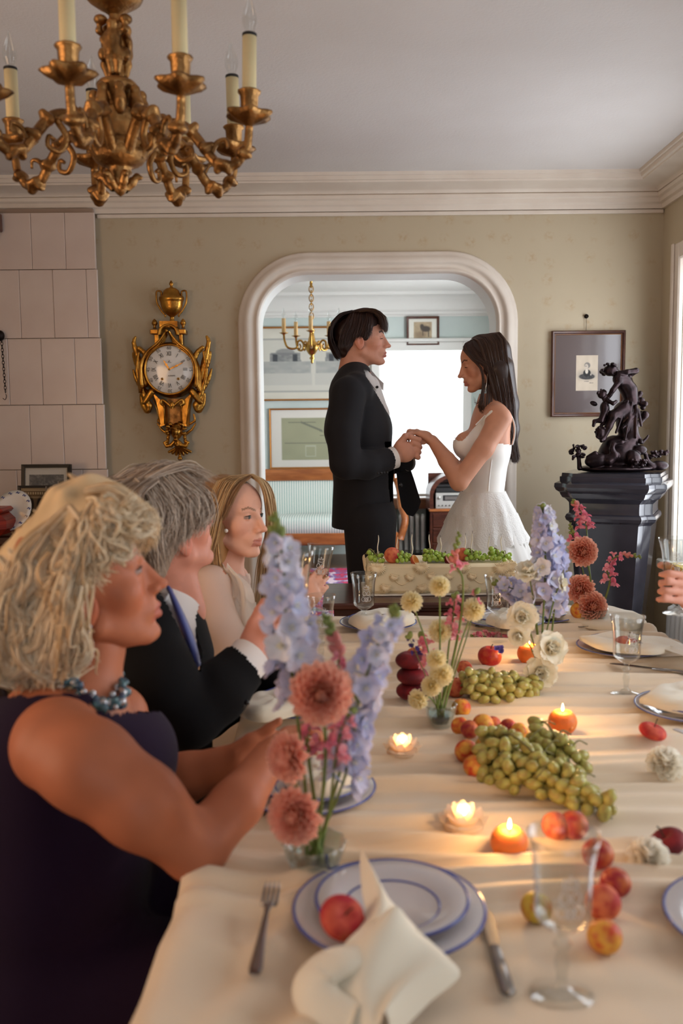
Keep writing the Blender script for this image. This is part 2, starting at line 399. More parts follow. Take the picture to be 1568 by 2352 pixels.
def window_x(name, x, y0, y1, z0, z1, s):
    b = MB(); t = .085
    for (ya, yb, za, zb) in ((y0 - t, y0, z0 - .02, z1 + t), (y1, y1 + t, z0 - .02, z1 + t), (y0, y1, z1, z1 + t)):
        b.box((min(x, x - s * .03), ya, za), (max(x, x - s * .03), yb, zb), .008)
    for ya, yb in ((y0 - t, y0 - t + .03), (y1 + t - .03, y1 + t)): b.box((min(x - s * .03, x - s * .042), ya, z0), (max(x - s * .03, x - s * .042), yb, z1 + t), .004)
    o = struct(name, b, 'moulding')
    b = MB(); b.box((min(x + s * .12, x - s * .07), y0 - t - .03, z0 - .05), (max(x + s * .12, x - s * .07), y1 + t + .03, z0), .008); obj('window_sill', b, 'white_paint', o, False)
    b = MB()
    for ya, yb, za, zb in ((y0, y1, z0, z0 + .05), (y0, y1, z1 - .05, z1), (y0, y0 + .05, z0, z1), (y1 - .05, y1, z0, z1), ((y0 + y1) / 2 - .03, (y0 + y1) / 2 + .03, z0, z1), (y0, y1, z1 - .48, z1 - .44)):
        b.box((min(x + s * .06, x + s * .1), ya, za), (max(x + s * .06, x + s * .1), yb, zb), .004)
    obj('window_sash', b, 'white_paint', o, False)
    b = MB(); b.grid(np.array([[(x + s * .12, y0, z0), (x + s * .12, y0, z1)], [(x, y0, z0), (x, y0, z1)]])); b.grid(np.array([[(x + s * .12, y1, z0), (x + s * .12, y1, z1)], [(x, y1, z0), (x, y1, z1)]]), flip=True)
    b.grid(np.array([[(x + s * .12, y0, z1), (x + s * .12, y1, z1)], [(x, y0, z1), (x, y1, z1)]])); obj('window_reveal', b, 'white_paint', o, False)
    return o
for i, (a, c) in enumerate(WINS): window_x('window_%d' % (i + 1), XR, a, c, WZ0, WZ1, 1)
window_x('window_3', XL, .1, 1.4, .8, 2.2, -1)
# cornice: swept round the room, mitred in the corners
cprof = [(0, zc0), (.016, zc0), (.02, zc0 + .022), (.034, zc0 + .03), (.036, zc0 + .05), (.05, zc0 + .058), (.052, zc0 + .075), (.045, zc0 + .08)]
zt = ZC - .045
cprof += [(.052 + .118 * (1 - math.cos(t)), zc0 + .082 + (zt - zc0 - .082) * math.sin(t)) for t in np.linspace(0, PI / 2, 9)]
cprof += [(.172, zt + .008), (.185, zt + .01), (.187, zt + .028), (.197, zt + .03), (.2, ZC)]
A = []
for d, z in cprof: A.append([(XL + d, YB + d, z), (XL + d, YW - d, z), (XR - d, YW - d, z), (XR - d, YB + d, z)])
struct('trim_3', MB().grid(np.array(A)), 'moulding', sharp=25, smooth=True)
sx = P(224, 500, YW).x
struct('trim_4', MB().box((sx, YW - .016, zrail), (XR - .006, YW, zc0 - .003), .003), 'moulding')
b = MB().box((sx, YW - .014, 0), (inner[0][0] - MW, YW, .12), .004); b.box((inner[-1][0] + MW, YW - .014, 0), (XR, YW, .12), .004); struct('baseboard_back', b, 'moulding')
# ------------------------------------------------------------------ tiled stove
stove = thing('tiled_stove', 'pale pink tiled stove reaching to the cornice beside the wallpaper', 'stove', (XL, YW, 0))
xs1 = P(245, 1050, YW).x; ft = YW - .07
obj('stove_core', MB().box((0, -.05, 0), (sx - XL - .012, -.002, zc0 + .02)), 'joint', stove, False)
rows = [P(110, y, ft).z for y in (488, 619, 777, 930, 1079, 1232)]; rows += [rows[-1] - .36, rows[-1] - .72, 0]
tw = P(155, 700, ft).x - P(78, 700, ft).x; tcache = {}
for r_ in range(len(rows) - 1):
    zt_, zb_ = rows[r_] - .0015, rows[r_ + 1] + .0015
    edge = sx + (.006 * r_ if r_ < 5 else .03); first = P((155, 200, 167, 211, 175, 215, 175, 211)[r_ % 8], 700, ft).x - .004 * 0
    xs = [edge, first]
    while xs[-1] > XL: xs.append(max(xs[-1] - tw, XL) if xs[-1] - tw > XL - .05 else XL - .001)
    for i in range(len(xs) - 1):
        a, c = xs[i + 1], xs[i]
        if c - a < .012: continue
        key = (round(c - a, 3), round(zt_ - zb_, 3)); 
        if key not in tcache: tcache[key] = mesh('tile', MB().box((-(c - a) / 2 + .0008, -.02, -(zt_ - zb_) / 2), ((c - a) / 2 - .0008, 0, (zt_ - zb_) / 2), .002), 'tile', False)
        link('tile', tcache[key], stove, ((a + c) / 2 - XL, -.05 + random.uniform(-.0012, .0012), (zt_ + zb_) / 2), (random.uniform(-.003, .003), 0, random.uniform(-.004, .004)))
# ------------------------------------------------------------------ salon beyond the arch
SXL, SXR = -1.9, 1.8
struct('wall_far', MB().add([(SXL, YF, 0), (SXR, YF, 0), (SXR, YF, ZC2 + .1), (SXL, YF, ZC2 + .1)], [(0, 1, 2, 3)]), 'mint_wall')
struct('wall_salon_left', MB().add([(SXL, YW + .24, 0), (SXL, YF, 0), (SXL, YF, ZC2 + .1), (SXL, YW + .24, ZC2 + .1)], [(0, 1, 2, 3)]), 'mint_wall')
wall_x('wall_salon_right', SXR, YW + .24, YF, ZC2 + .1, [(6.7, 8.1)], .8, 2.2, 'mint_wall', 1)
window_x('window_4', SXR, 6.7, 8.1, .8, 2.2, 1)
struct('ceiling_salon', MB().add([(SXL, YW, ZC2), (SXR, YW, ZC2), (SXR, YF, ZC2), (SXL, YF, ZC2)], [(3, 2, 1, 0)]), 'white_paint')
zf = P(900, 728, YF).z
fp = [(0, zf), (.012, zf), (.012, zf + .02), (.03, zf + .022), (.035, zf + .05), (.05, zf + .055), (.06, zf + .07)]
fp += [(.06 + .13 * (1 - math.cos(t)), zf + .07 + (ZC2 - .03 - zf - .07) * math.sin(t)) for t in np.linspace(0, PI / 2, 7)] + [(.2, ZC2 - .028), (.21, ZC2)]
struct('trim_5', MB().grid(np.array([[(SXL + d, YW + .25, z), (SXL + d, YF - d, z), (SXR - d, YF - d, z), (SXR - d, YW + .25, z)] for d, z in fp])), 'white_paint', smooth=True, sharp=25)
# salon window with roller blind
wx0, wx1 = P(872, 900, YF).x, P(1062, 900, YF).x; wz1 = P(960, 806, YF).z; wz0 = P(930, 1138, YF).z
mat('bright_blind', (250, 252, 252), .9, emit=1.1, emrgb=(240, 248, 252))
fr = MB()
for a, c, d, e in ((wx0 - .09, wx0, wz0, wz1 + .09), (wx1, wx1 + .09, wz0, wz1 + .09), (wx0, wx1, wz1, wz1 + .09)): fr.box((a, YF - .04, d), (c, YF, e), .008)
fr.box((wx0 - .13, YF - .06, wz1 + .09), (wx1 + .13, YF, wz1 + .125), .008)
win5 = struct('window_5', fr, 'white_paint')
obj('window_sill', MB().box((wx0 - .15, YF - .16, wz0 - .13), (wx1 + .15, YF, wz0 - .02), .01), 'wood_mid' if 'wood_mid' in MATS else mat('wood_mid', (128, 84, 52), .4, rgb2=(104, 64, 38), nscale=5, stretch=(1, 6, 6)), win5, False)
obj('roller_blind', MB().box((wx0, YF - .03, wz0 - .02), (wx1, YF - .024, wz1)), 'bright_blind', win5, False)
b = MB().box((wx0, YF - .034, wz0 - .01), (wx1, YF - .03, wz0 + .02), .001); obj('blind_rail', b, 'white_paint', win5, False)
# ================================================================== furnishing of the walls and the salon
mat('gilt', (216, 162, 74), .3, 1, rgb2=(150, 102, 44), nscale=14, bump=.1, bscale=90)
mat('old_gilt', (184, 138, 84), .42, 1, rgb2=(112, 80, 48), nscale=22, bump=.25, bscale=120)
mat('brass', (196, 152, 78), .25, 1, rgb2=(150, 108, 52), nscale=20)
mat('frame_gold', (178, 118, 52), .4, .6)
mat('frame_brown', (92, 50, 32), .35, .1, rgb2=(70, 36, 24), nscale=12, coat=.4)
mat('frame_black', (26, 22, 22), .4)
mat('matboard', (96, 82, 80), .35, coat=1)
mat('mount_cream', (226, 220, 206), .6, coat=.25)
mat('enamel', (238, 234, 228), .15, coat=.6)
mat('ink', (20, 18, 18), .5)
mat('thin_ink', (110, 104, 100), .5)
def thin_glass(name, tint, gl, rough=.02):
    m = mat(name, tint); nt = m.node_tree; N = nt.nodes.new; L = nt.links.new; lw0 = N('ShaderNodeLayerWeight'); lw0.inputs[0].default_value = .5; lwp = N('ShaderNodeMath'); lwp.operation = 'POWER'; lwp.inputs[1].default_value = 3.2; L(lw0.outputs['Facing'], lwp.inputs[0]); lw = N('ShaderNodeMath'); lw.operation = 'MULTIPLY_ADD'; lw.inputs[1].default_value = .8; lw.inputs[2].default_value = .045; L(lwp.outputs[0], lw.inputs[0])
    tr = N('ShaderNodeBsdfTransparent'); tr.inputs[0].default_value = lin(tint) + (1,); g = N('ShaderNodeBsdfGlossy'); g.inputs['Roughness'].default_value = rough; g.inputs[0].default_value = (1, 1, 1, 1)
    mu = N('ShaderNodeMath'); mu.operation = 'MULTIPLY'; mu.inputs[1].default_value = gl; mu.use_clamp = True; L(lw.outputs[0], mu.inputs[0]); mx = N('ShaderNodeMixShader'); L(mu.outputs[0], mx.inputs[0]); L(tr.outputs[0], mx.inputs[1]); L(g.outputs[0], mx.inputs[2]); L(mx.outputs[0], nt.nodes['Material Output'].inputs[0])
thin_glass('clear_glass', (246, 247, 246), 1.05)
mat('wax_sleeve', (222, 206, 160), .55, sss=.1)
mat('pine_sleeve', (236, 200, 146), .7, rgb2=(216, 172, 112), nscale=20)
mat('stripe', (225, 232, 228), .85)
mat('mahogany', (92, 48, 34), .3, rgb2=(64, 30, 22), nscale=6, stretch=(1, 6, 6), coat=.2)
mat('honey_wood', (176, 106, 56), .4, rgb2=(140, 78, 38), nscale=5, stretch=(1, 5, 5))
mat('silver_face', (205, 203, 198), .35, .5)
mat('black_plastic', (28, 27, 28), .5)
mat('radiator_white', (225, 225, 222), .4)
mat('bronze', (50, 36, 38), .3, .75, rgb2=(30, 20, 22), nscale=30)
mat('black_marble', (44, 44, 52), .16, .0, rgb2=(62, 60, 68), nscale=4, coat=.5)
nt = MATS['stripe'].node_tree
tc = nt.nodes.new('ShaderNodeTexCoord'); sp_ = nt.nodes.new('ShaderNodeSeparateXYZ'); nt.links.new(tc.outputs['Object'], sp_.inputs[0])
def mnode(nt, op, a, b_=None):
    n = nt.nodes.new('ShaderNodeMath'); n.operation = op
    for i, q in enumerate((a, b_)):
        if q is None: continue
        if isinstance(q, (int, float)): n.inputs[i].default_value = q
        else: nt.links.new(q, n.inputs[i])
    return n.outputs[0]
sv = mnode(nt, 'SINE', mnode(nt, 'MULTIPLY', sp_.outputs[0], 2 * PI / .024)); sv = mnode(nt, 'MULTIPLY', mnode(nt, 'ADD', sv, -.1), 3)
mx = nt.nodes.new('ShaderNodeMix'); mx.data_type = 'RGBA'; mx.clamp_factor = True
mx.inputs[6].default_value = lin((236, 236, 228)) + (1,); mx.inputs[7].default_value = lin((160, 188, 180)) + (1,); nt.links.new(sv, mx.inputs[0])
nt.links.new(mx.outputs[2], nt.nodes['Principled BSDF'].inputs['Base Color'])
FONT = {}
def text_mb(s, size, bold=False):
    cu = bpy.data.curves.new('t', 'FONT'); cu.body = s; cu.size = size; cu.align_x = 'CENTER'; cu.align_y = 'CENTER'; cu.extrude = .0004
    cu.resolution_u = 3
    if bold: cu.offset = .0012
    o = bpy.data.objects.new('t', cu); COL.objects.link(o); dg = bpy.context.evaluated_depsgraph_get(); me = bpy.data.meshes.new_from_object(o.evaluated_get(dg))
    b = MB().add([tuple(v.co) for v in me.vertices], [tuple(p.vertices) for p in me.polygons]); bpy.data.objects.remove(o); bpy.data.curves.remove(cu); bpy.data.meshes.remove(me); return b
def picture(name, label, x0, y0, x1, y1, Y, fw, fm, inner_w=0, depth=.025, cx=None, cat='picture'):
    a, c = P(x0, (y0 + y1) / 2, Y), P(x1, (y0 + y1) / 2, Y); t, u = P((x0 + x1) / 2, y0, Y), P((x0 + x1) / 2, y1, Y)
    w_, h_ = c.x - a.x, t.z - u.z; o = thing(name, label, cat, ((a.x + c.x) / 2, Y - .002, (t.z + u.z) / 2))
    def ring(w2, h2, f, d0, d1):
        b = MB(); pr = [(0, d0), (0, d1 * .8), (f * .25, d1), (f * .6, d1 * .9), (f * .8, d1 * .6), (f, d1 * .55), (f, d0)]
        A = [[(-w2 / 2 + q, -d, -h2 / 2 + q), (w2 / 2 - q, -d, -h2 / 2 + q), (w2 / 2 - q, -d, h2 / 2 - q), (-w2 / 2 + q, -d, h2 / 2 - q)] for q, d in pr]
        return b.grid(np.array(A), closev=True, flip=False)
    obj('frame', ring(w_, h_, fw, 0, depth), fm, o, True, sharp=30)
    if inner_w: obj('inner_gilt', ring(w_ - 2 * fw + .004, h_ - 2 * fw + .004, inner_w, 0, depth * .62), 'frame_gold', o, True, sharp=30)
    return o, w_ - 2 * fw, h_ - 2 * fw
def sm(x, a, b): t = np.clip((x - a) / (b - a), 0, 1); return t * t * (3 - 2 * t)
def blobm(u, v, cx, cy, rx, ry, s=.15): return 1 - sm(np.hypot((u - cx) / rx, (v - cy) / ry), 1 - s, 1 + s)
def nz(u, v, f, seed=0): return vnoise(np.stack([u.ravel() * f, v.ravel() * f, 0 * u.ravel()], 1), seed).reshape(u.shape)
def mixc(base, colr, m): return base * (1 - m[..., None]) + np.array(colr) * m[..., None]
# ---- portrait engraving on the wallpaper
o, iw, ih = picture('framed_portrait', 'brown framed engraving of a bust on a dark mount above the pedestal', 1264, 760, 1432, 957, YW, .02, 'frame_brown', .005)
obj('mount', MB().box((-iw / 2, -.01, -ih / 2), (iw / 2, -.004, ih / 2)), 'matboard', o, False)
def portrait(u, v):
    c = np.ones(u.shape + (3,)) * (.84, .78, .70); c -= .05 * nz(u, v, 6)[..., None]
    c = mixc(c, (.55, .53, .5), blobm(u, v, .5, .44, .42, .14, .6) * .5)
    c = mixc(c, (.22, .22, .23), blobm(u, v, .5, .40, .36, .085, .12) * (1 - .25 * nz(u, v, 40)))
    c = mixc(c, (.2, .2, .2), blobm(u, v, .5, .50, .17, .1, .15)); c = mixc(c, (.86, .82, .76), blobm(u, v, .49, .55, .07, .075, .2)); c = mixc(c, (.75, .7, .65), blobm(u, v, .68, .455, .035, .025, .2))
    c = mixc(c, (.50, .48, .46), blobm(u, v, .51, .715, .135, .085, .2)); c = mixc(c, (.8, .75, .69), blobm(u, v, .475, .68, .085, .075, .25)); c = mixc(c, (.45, .42, .4), blobm(u, v, .45, .695, .045, .012, .5) * .7)
    for y, a, b_ in ((.265, .38, .58), (.22, .62, .8)): c = mixc(c, (.45, .42, .4), ((abs(v - y) < .008) & (u > a) & (u < b_)) * (.35 + .65 * nz(u, v, 60)))
    return c
image('engraving', P(1371, 850, YW).x - P(1321, 850, YW).x, P(1346, 816, YW).z - P(1346, 897, YW).z, portrait, 60, 90, o, Matrix.Translation(P(1346, 857, YW) - o.location + V((0, -.0125, 0))))
nail = tag(obj('picture_hook', MB().lathe([(.001, -.012), (.008, -.01), (.011, -.004), (.006, 0), (.012, .004), (.001, .008)], 10, M=Matrix.Rotation(R(90), 3, 'X')).tube([(0, -.002, -.01), (0, -.004, -.05), (0, -.002, -.075)], .0012, 5), 'dark_iron', None, loc=P(1345, 727, YW) + V((0, -.008, 0))), 'small metal picture hook above the brown framed engraving', 'hook')
# ---- salon pictures
def drawing(u, v):
    c = np.ones(u.shape + (3,)) * (.88, .86, .80); c -= .04 * nz(u, v, 9)[..., None]
    ins = (u > .05) & (u < .95) & (v > .1) & (v < .86); c = mixc(c, (.82, .81, .77), ins * .6)
    fr_ = ins & ~((u > .062) & (u < .938) & (v > .12) & (v < .84)); c = mixc(c, (.62, .62, .6), fr_ * .7)
    for cx in (.3, .72):
        c = mixc(c, (.6, .61, .6), ((abs(u - cx) < .19) & (v > .36) & (v < .53)) * (.5 + .3 * nz(u, v, 30)))
        dm = (abs(u - cx) < .11 + .05 * (.7 - v)) & (v > .53) & (v < .66); c = mixc(c, (.42, .43, .44), dm * (.45 + .4 * nz(u, v, 50)))
        for q in (-.075, .075): c = mixc(c, (.25, .26, .28), ((abs(u - cx - q) < .018) & (v > .53) & (v < .64)) * .8)
        c = mixc(c, (.5, .5, .5), blobm(u, v, cx, .665, .07, .05, .1) * .7); c = mixc(c, (.7, .7, .68), ((abs(u - cx) < .2) & (v > .2) & (v < .36)) * .35)
    return c
o, iw, ih = picture('framed_drawing', 'wide gilt framed pencil drawing of two domed pavilions behind the brass chandelier', 560, 750, 872, 920, YF, .018, 'frame_gold')
image('drawing', iw, ih, drawing, 140, 90, o, Matrix.Translation((0, -.006, 0)))
o, iw, ih = picture('framed_plan', 'gilt framed green technical plan hanging low above the striped settee', 619, 937, 872, 1076, YF, .018, 'frame_gold')
def plan(u, v):
    c = np.ones(u.shape + (3,)) * (.9, .88, .84); g = (u > .1) & (u < .9) & (v > .13) & (v < .86); c = mixc(c, (.66, .66, .54), g * 1.); c = mixc(c, (.6, .6, .5), g * .5 * nz(u, v, 7))
    ln = (abs(v - .55) < .012) & (u > .45) & (u < .8) | (abs(v - (.85 - .8 * (u - .2))) < .02) & (u > .28) & (u < .48) | (abs(v - .78) < .01) & (u > .16) & (u < .42) | (abs(v - .42) < .006) & (u > .12) & (u < .85)
    c = mixc(c, (.42, .44, .4), ln * .7); c = mixc(c, (.76, .78, .7), ((abs(u - .37) < .05) & (abs(v - .28) < .1) & ~((abs(u - .37) < .04) & (abs(v - .28) < .08))) * .7)
    return mixc(c, (.55, .55, .46), ((abs(u - .6) < .003) & g) * .8)
image('plan_sheet', iw, ih, plan, 110, 70, o, Matrix.Translation((0, -.006, 0)))
o, iw, ih = picture('framed_print', 'small brown framed print of a dark horse above the salon window', 933, 727, 1008, 793, YF - .02, .024, 'frame_brown')
def horse(u, v):
    c = np.ones(u.shape + (3,)) * (.92, .91, .86); g = (u > .17) & (u < .83) & (v > .13) & (v < .87); c = mixc(c, (.76, .68, .56), g * 1.); c = mixc(c, (.6, .52, .42), g * nz(u, v, 12) * .5)
    d = blobm(u, v, .6, .58, .17, .12, .3) + blobm(u, v, .47, .68, .07, .1, .3) + ((abs(u - .7) < .02) & (v > .25) & (v < .55)) * 1. + ((abs(u - .5) < .02) & (v > .3) & (v < .5)) * 1.
    c = mixc(c, (.27, .25, .24), np.clip(d, 0, 1) * .85); return mixc(c, (.5, .42, .34), blobm(u, v, .42, .34, .2, .13, .5) * .6)
image('print_sheet', iw, ih, horse, 60, 60, o, Matrix.Translation((0, -.006, 0)))
# ---- striped settee
ys = 8.95; xa, xb = P(540, 1150, ys).x, P(914, 1150, ys).x; zs = P(700, 1193, ys - .3).z; zb0 = P(700, 1100, ys + .3).z; zb1 = P(700, 1077, ys + .3).z
st = thing('settee', 'mint and white striped settee with a honey wood frame', 'settee', ((xa + xb) / 2, ys, 0)); hw = (xb - xa) / 2
A = [[(x, .26 - .07 * (x / hw) ** 2 - .02 * math.sin(t * PI), zs - .03 + t * (zb0 - zs + .03)) for t in np.linspace(0, 1, 8)] for x in np.linspace(-hw + .05, hw - .05, 24)]
obj('back_cushion', MB().grid(np.array(A), flip=True), 'stripe', st)
A = [[(x, yy, zz) for yy, zz in ((-.3, zs - .14), (-.325, zs - .1), (-.32, zs - .02), (-.28, zs + .012), (-.1, zs + .02), (.24, zs))] for x in np.linspace(-hw + .04, hw - .04, 24)]
obj('seat_cushion', MB().grid(np.array(A)), 'stripe', st)
A = [[(x, .27 - .07 * (x / hw) ** 2 + dy, z) for dy, z in ((-.03, zb0 - .012), (-.04, zb0 + .01), (-.035, zb1 - .01), (0, zb1 + .006), (.04, zb1 - .01), (.04, zb0 - .03))] for x in np.linspace(-hw + .02, hw - .02, 24)]
obj('back_rail', MB().grid(np.array(A)), 'honey_wood', st)
obj('seat_rail', MB().box((-hw + .02, -.31, zs - .25), (hw - .02, -.26, zs - .13), .01), 'honey_wood', st, False)
for s in (-1, 1):
    pth = spline([(s * hw, .24, zb0 - .02), (s * (hw + .02), .05, zb0 - .12), (s * (hw + .02), -.15, zs + .1), (s * (hw + .05), -.27, zs - .02), (s * hw, -.29, zs - .2)], 16)
    obj('armrest', MB().tube(pth, .035, 8), 'honey_wood', st)
    for y in (-.28, .26): obj('leg', MB().lathe([(.012, 0), (.025, .05), (.02, .12), (.035, zs - .18)], 10, (s * (hw - .04), y, 0)), 'honey_wood', st)
# ---- rug
m = mat('rug', (150, 50, 70), .95); nt = m.node_tree; N = nt.nodes.new; L = nt.links.new; bs = nt.nodes['Principled BSDF']
tc = N('ShaderNodeTexCoord'); vo = N('ShaderNodeTexVoronoi'); vo.inputs['Scale'].default_value = 7; vo.inputs['Randomness'].default_value = .6; L(tc.outputs['Object'], vo.inputs[0])
no = N('ShaderNodeTexNoise'); no.inputs['Scale'].default_value = 16; L(tc.outputs['Object'], no.inputs[0]); cr = N('ShaderNodeValToRGB'); L(mnode(nt, 'ADD', mnode(nt, 'MULTIPLY', vo.outputs['Distance'], .7), mnode(nt, 'MULTIPLY', no.outputs[0], .6)), cr.inputs[0])
e = cr.color_ramp.elements; e[0].position = .3; e[0].color = lin((60, 40, 80)) + (1,); e[1].position = .75; e[1].color = lin((214, 190, 200)) + (1,)
for p_, q in ((.42, (198, 60, 96)), (.55, (176, 44, 70)), (.63, (120, 100, 150))): x_ = e.new(p_); x_.color = lin(q) + (1,)
cr.color_ramp.interpolation = 'CONSTANT'; L(cr.outputs[0], bs.inputs['Base Color'])
rug = obj('rug', MB().box((-.95, -1.25, 0), (.95, 1.25, .012), .004), 'rug', None, False, loc=(-.35, 7.35, .001)); tag(rug, 'red and pink patterned oriental rug on the salon floor', 'rug')
# ---- roll-top cabinet with stereo
yc = 9.1; cx0, cx1 = P(982, 1200, yc).x, P(1110, 1200, yc).x; zt = P(1010, 1086, yc).z; zsh = P(1010, 1168, yc).z; cb = thing('rolltop_cabinet', 'mahogany cabinet with a rounded open top and drawers beneath the salon window', 'cabinet', (cx0, yc, 0)); cw = cx1 - cx0
side = [(-.2, 0), (.2, 0), (.2, zt)] + [(.2 - .4 * math.sin(t) * 1. if False else -.2 + .4 * (1 - math.sin(t)), zt - .28 * (1 - math.cos(t))) for t in np.linspace(0.3, PI / 2, 8)]
archp = [(0, 0), (0, zt - .2)] + [(.25 - .25 * math.cos(t), zt - .2 + .2 * math.sin(t)) for t in np.linspace(.15, PI / 2, 8)]
archin = [(x_ * .9 + .035, z_ - .03) for x_, z_ in archp[1:]]
b = MB(); rim = archp + [(cw, zt), (cw, 0)]
A = np.array([[(x_, -.2, z_), (x_, .2, z_)] for x_, z_ in archp + [(cw, zt)]]); b.grid(A, flip=True)
pin = [(.04, zsh)] + archin + [(cw, zt - .03)]
pout = [(0, zsh)] + archp[1:] + [(cw, zt)]
b.grid(np.array([[(x_, -.2, z_) for x_, z_ in pout], [(x_, -.2, z_) for x_, z_ in pin]])); b.grid(np.array([[(x_, -.2, z_) for x_, z_ in pin], [(x_, .18, z_) for x_, z_ in pin]]))
b.box((0, -.2, 0), (cw, .2, zsh), .006); b.box((.02, .17, zsh), (cw, .2, zt - .01)); obj('carcass', b, 'mahogany', cb, True, sharp=30)
obj('shelf', MB().box((-.005, -.215, zsh - .01), (cw + .005, -.1, zsh + .015), .004), 'honey_wood', cb, False)
for i in range(3):
    z1 = zsh - .03 - i * (zsh - .08) / 3; d_ = obj('drawer', MB().box((.03, -.212, z1 - (zsh - .08) / 3 + .012), (cw - .03, -.19, z1), .005), 'mahogany', cb, False)
    obj('knob', MB().ball((cw / 2, -.222, z1 - .08), .012), 'brass', d_)
sw = P(1047, 1140, yc - .1).x - P(999, 1140, yc - .1).x + .12; sz0 = zsh + .016; sh = P(1010, 1127, yc - .1).z - P(1010, 1163, yc - .1).z
stq = thing('stereo_amplifier', 'silver stereo amplifier with a display on the cabinet shelf', 'stereo', (cx0 + .06, yc - .1, sz0)); obj('casing', MB().box((0, -.09, 0), (sw, .15, sh), .004), 'silver_face', stq, False)
obj('display', MB().box((.07, -.093, sh * .5), (sw - .03, -.089, sh * .85), .001), 'black_plastic', stq, False)
obj('dial_scale', MB().box((.09, -.0945, sh * .56), (sw - .05, -.092, sh * .78)), 'thin_ink', stq, False)
for i in range(6): obj('knob', MB().lathe([(.001, .016), (.006, .016), (.007, .0), (.001, 0)], 8, (.03 + i * .035, -.09, sh * .2), Matrix.Rotation(R(90), 3, 'X')), 'black_plastic', stq)
obj('knob', MB().lathe([(.001, .018), (.014, .018), (.016, .0), (.001, 0)], 12, (.035, -.09, sh * .7), Matrix.Rotation(R(90), 3, 'X')), 'silver_face', stq)
tp = thing('record_player', 'black record player with closed lid on top of the silver amplifier', 'record player', (cx0 + .06, yc - .1, sz0 + sh + .001)); obj('plinth', MB().box((0, -.09, .001), (sw, .15, .05), .006), 'black_plastic', tp, False); obj('lid', MB().box((.01, -.08, .05), (sw - .01, .14, .085), .01), 'black_plastic', tp, False)
def radiator(name, label, loc, n, h, rz=0, pitch=.05):
    r = thing(name, label, 'radiator', loc, (0, 0, rz)); me = None
    b = MB()
    for s in (-.028, .028): b.tube(spline([(0, s, .06), (0, s, h - .05), (0, s * .4, h - .012), (0, 0, h)], 12), [.02] * 9 + [.02, .018, .01], 8)
    b.tube([(0, -.03, .05), (0, .03, .05)], .022, 8).tube([(0, -.02, h - .04), (0, .02, h - .04)], .024, 8); me = mesh('section', b, 'radiator_white')
    for i in range(n): link('section', me, r, ((i - (n - 1) / 2) * pitch, 0, 0))
    for i in (0, n - 1): obj('foot', MB().box(((i - (n - 1) / 2) * pitch - .01, -.02, 0), ((i - (n - 1) / 2) * pitch + .01, .02, .06)), 'radiator_white', r, False)
    return r
ry = YF - .12; rx = P(945, 1220, ry).x; radiator('radiator', 'ribbed white radiator under the salon window sill', (rx, ry, 0), 9, P(950, 1183, ry).z, 0, .058)
radiator('radiator', 'ribbed white radiator under the dining room window beside the pedestal', (XR - .1, 3.95, 0), 16, P(1545, 1392, 4.4).z, PI / 2, .06)
# ---- wooden pedestal chair edge behind groom is the settee end
# ================================================================== pedestal and bronze
yp = 4.5; px_ = P(1411, 1100, yp).x
ped = thing('pedestal', 'tall dark polished pedestal with moulded cornice carrying the bronze group', 'pedestal', (px_, yp, 0), (0, 0, R(-24)))
def plan_poly(w_, ch):
    h_ = w_ / 2; c = ch; return np.array([(h_ - c, -h_), (h_ - c * .75, -h_ + c * .55), (h_ - c * .55, -h_ + c * .75), (h_, -h_ + c), (h_, h_ - c), (h_ - c * .55, h_ - c * .75), (h_ - c * .75, h_ - c * .55), (h_ - c, h_), (-h_ + c, h_), (-h_ + c * .75, h_ - c * .55), (-h_ + c * .55, h_ - c * .75), (-h_, h_ - c), (-h_, -h_ + c), (-h_ + c * .55, -h_ + c * .75), (-h_ + c * .75, -h_ + c * .55), (-h_ + c, -h_)])
S = yp / FPX; zz = lambda y: P(1411, y, yp).z
W = lambda px: px * S * .86
def loft(lst, ch=.14):
    return MB().grid(np.array([[(x_, y_, z_) for x_, y_ in plan_poly(w_, w_ * ch)] for w_, z_ in lst]), closev=True, flip=True)
obj('shaft', loft([(W(150), 0), (W(150), .1), (W(140), .12), (W(138), .14), (W(206), zz(1198)), (W(212), zz(1194))]), 'black_marble', ped, True, sharp=28)
obj('astragal', loft([(W(212), zz(1194)), (W(224), zz(1190)), (W(230), zz(1183)), (W(224), zz(1177)), (W(214), zz(1174))]), 'black_marble', ped, True, sharp=28)
obj('necking', loft([(W(212), zz(1174)), (W(210), zz(1166)), (W(212), zz(1150)), (W(226), zz(1143)), (W(234), zz(1140))]), 'black_marble', ped, True, sharp=28)
obj('cornice', loft([(W(236), zz(1140)), (W(244), zz(1138)), (W(252), zz(1132)), (W(256), zz(1127)), (W(262), zz(1125)), (W(274), zz(1121)), (W(282), zz(1114)), (W(280), zz(1106)), (W(262), zz(1102)), (W(256), zz(1101)), (W(256), zz(1091)), (W(248), zz(1090)), (W(246), zz(1083)), (W(2), zz(1083))]), 'black_marble', ped, True, sharp=28)
sc_ = thing('bronze_group', 'dark bronze statuette of a draped figure with a cherub and geese on the pedestal', 'sculpture', (px_, yp, zz(1083) + .012))
q = lambda x_, y_, d=0: ((x_ - 1411) * S, d, (1084 - y_) * S)
D = SDF((-.24, -.16, -.01), (.26, .16, .56), .0034)
u_ = S
D.ell(q(1412, 1082), (.185, .12, .022), .01).ell(q(1418, 1052), (.10, .085, .075), .02).ell(q(1432, 1030), (.075, .06, .05), .02).ell(q(1405, 1035), (.05, .06, .06), .02)
D.ell(q(1436, 975, 0), (.052, .05, .085), .02).ell(q(1428, 950, -.01), (.05, .045, .045), .02).ell(q(1445, 1005, 0), (.04, .045, .06), .02)
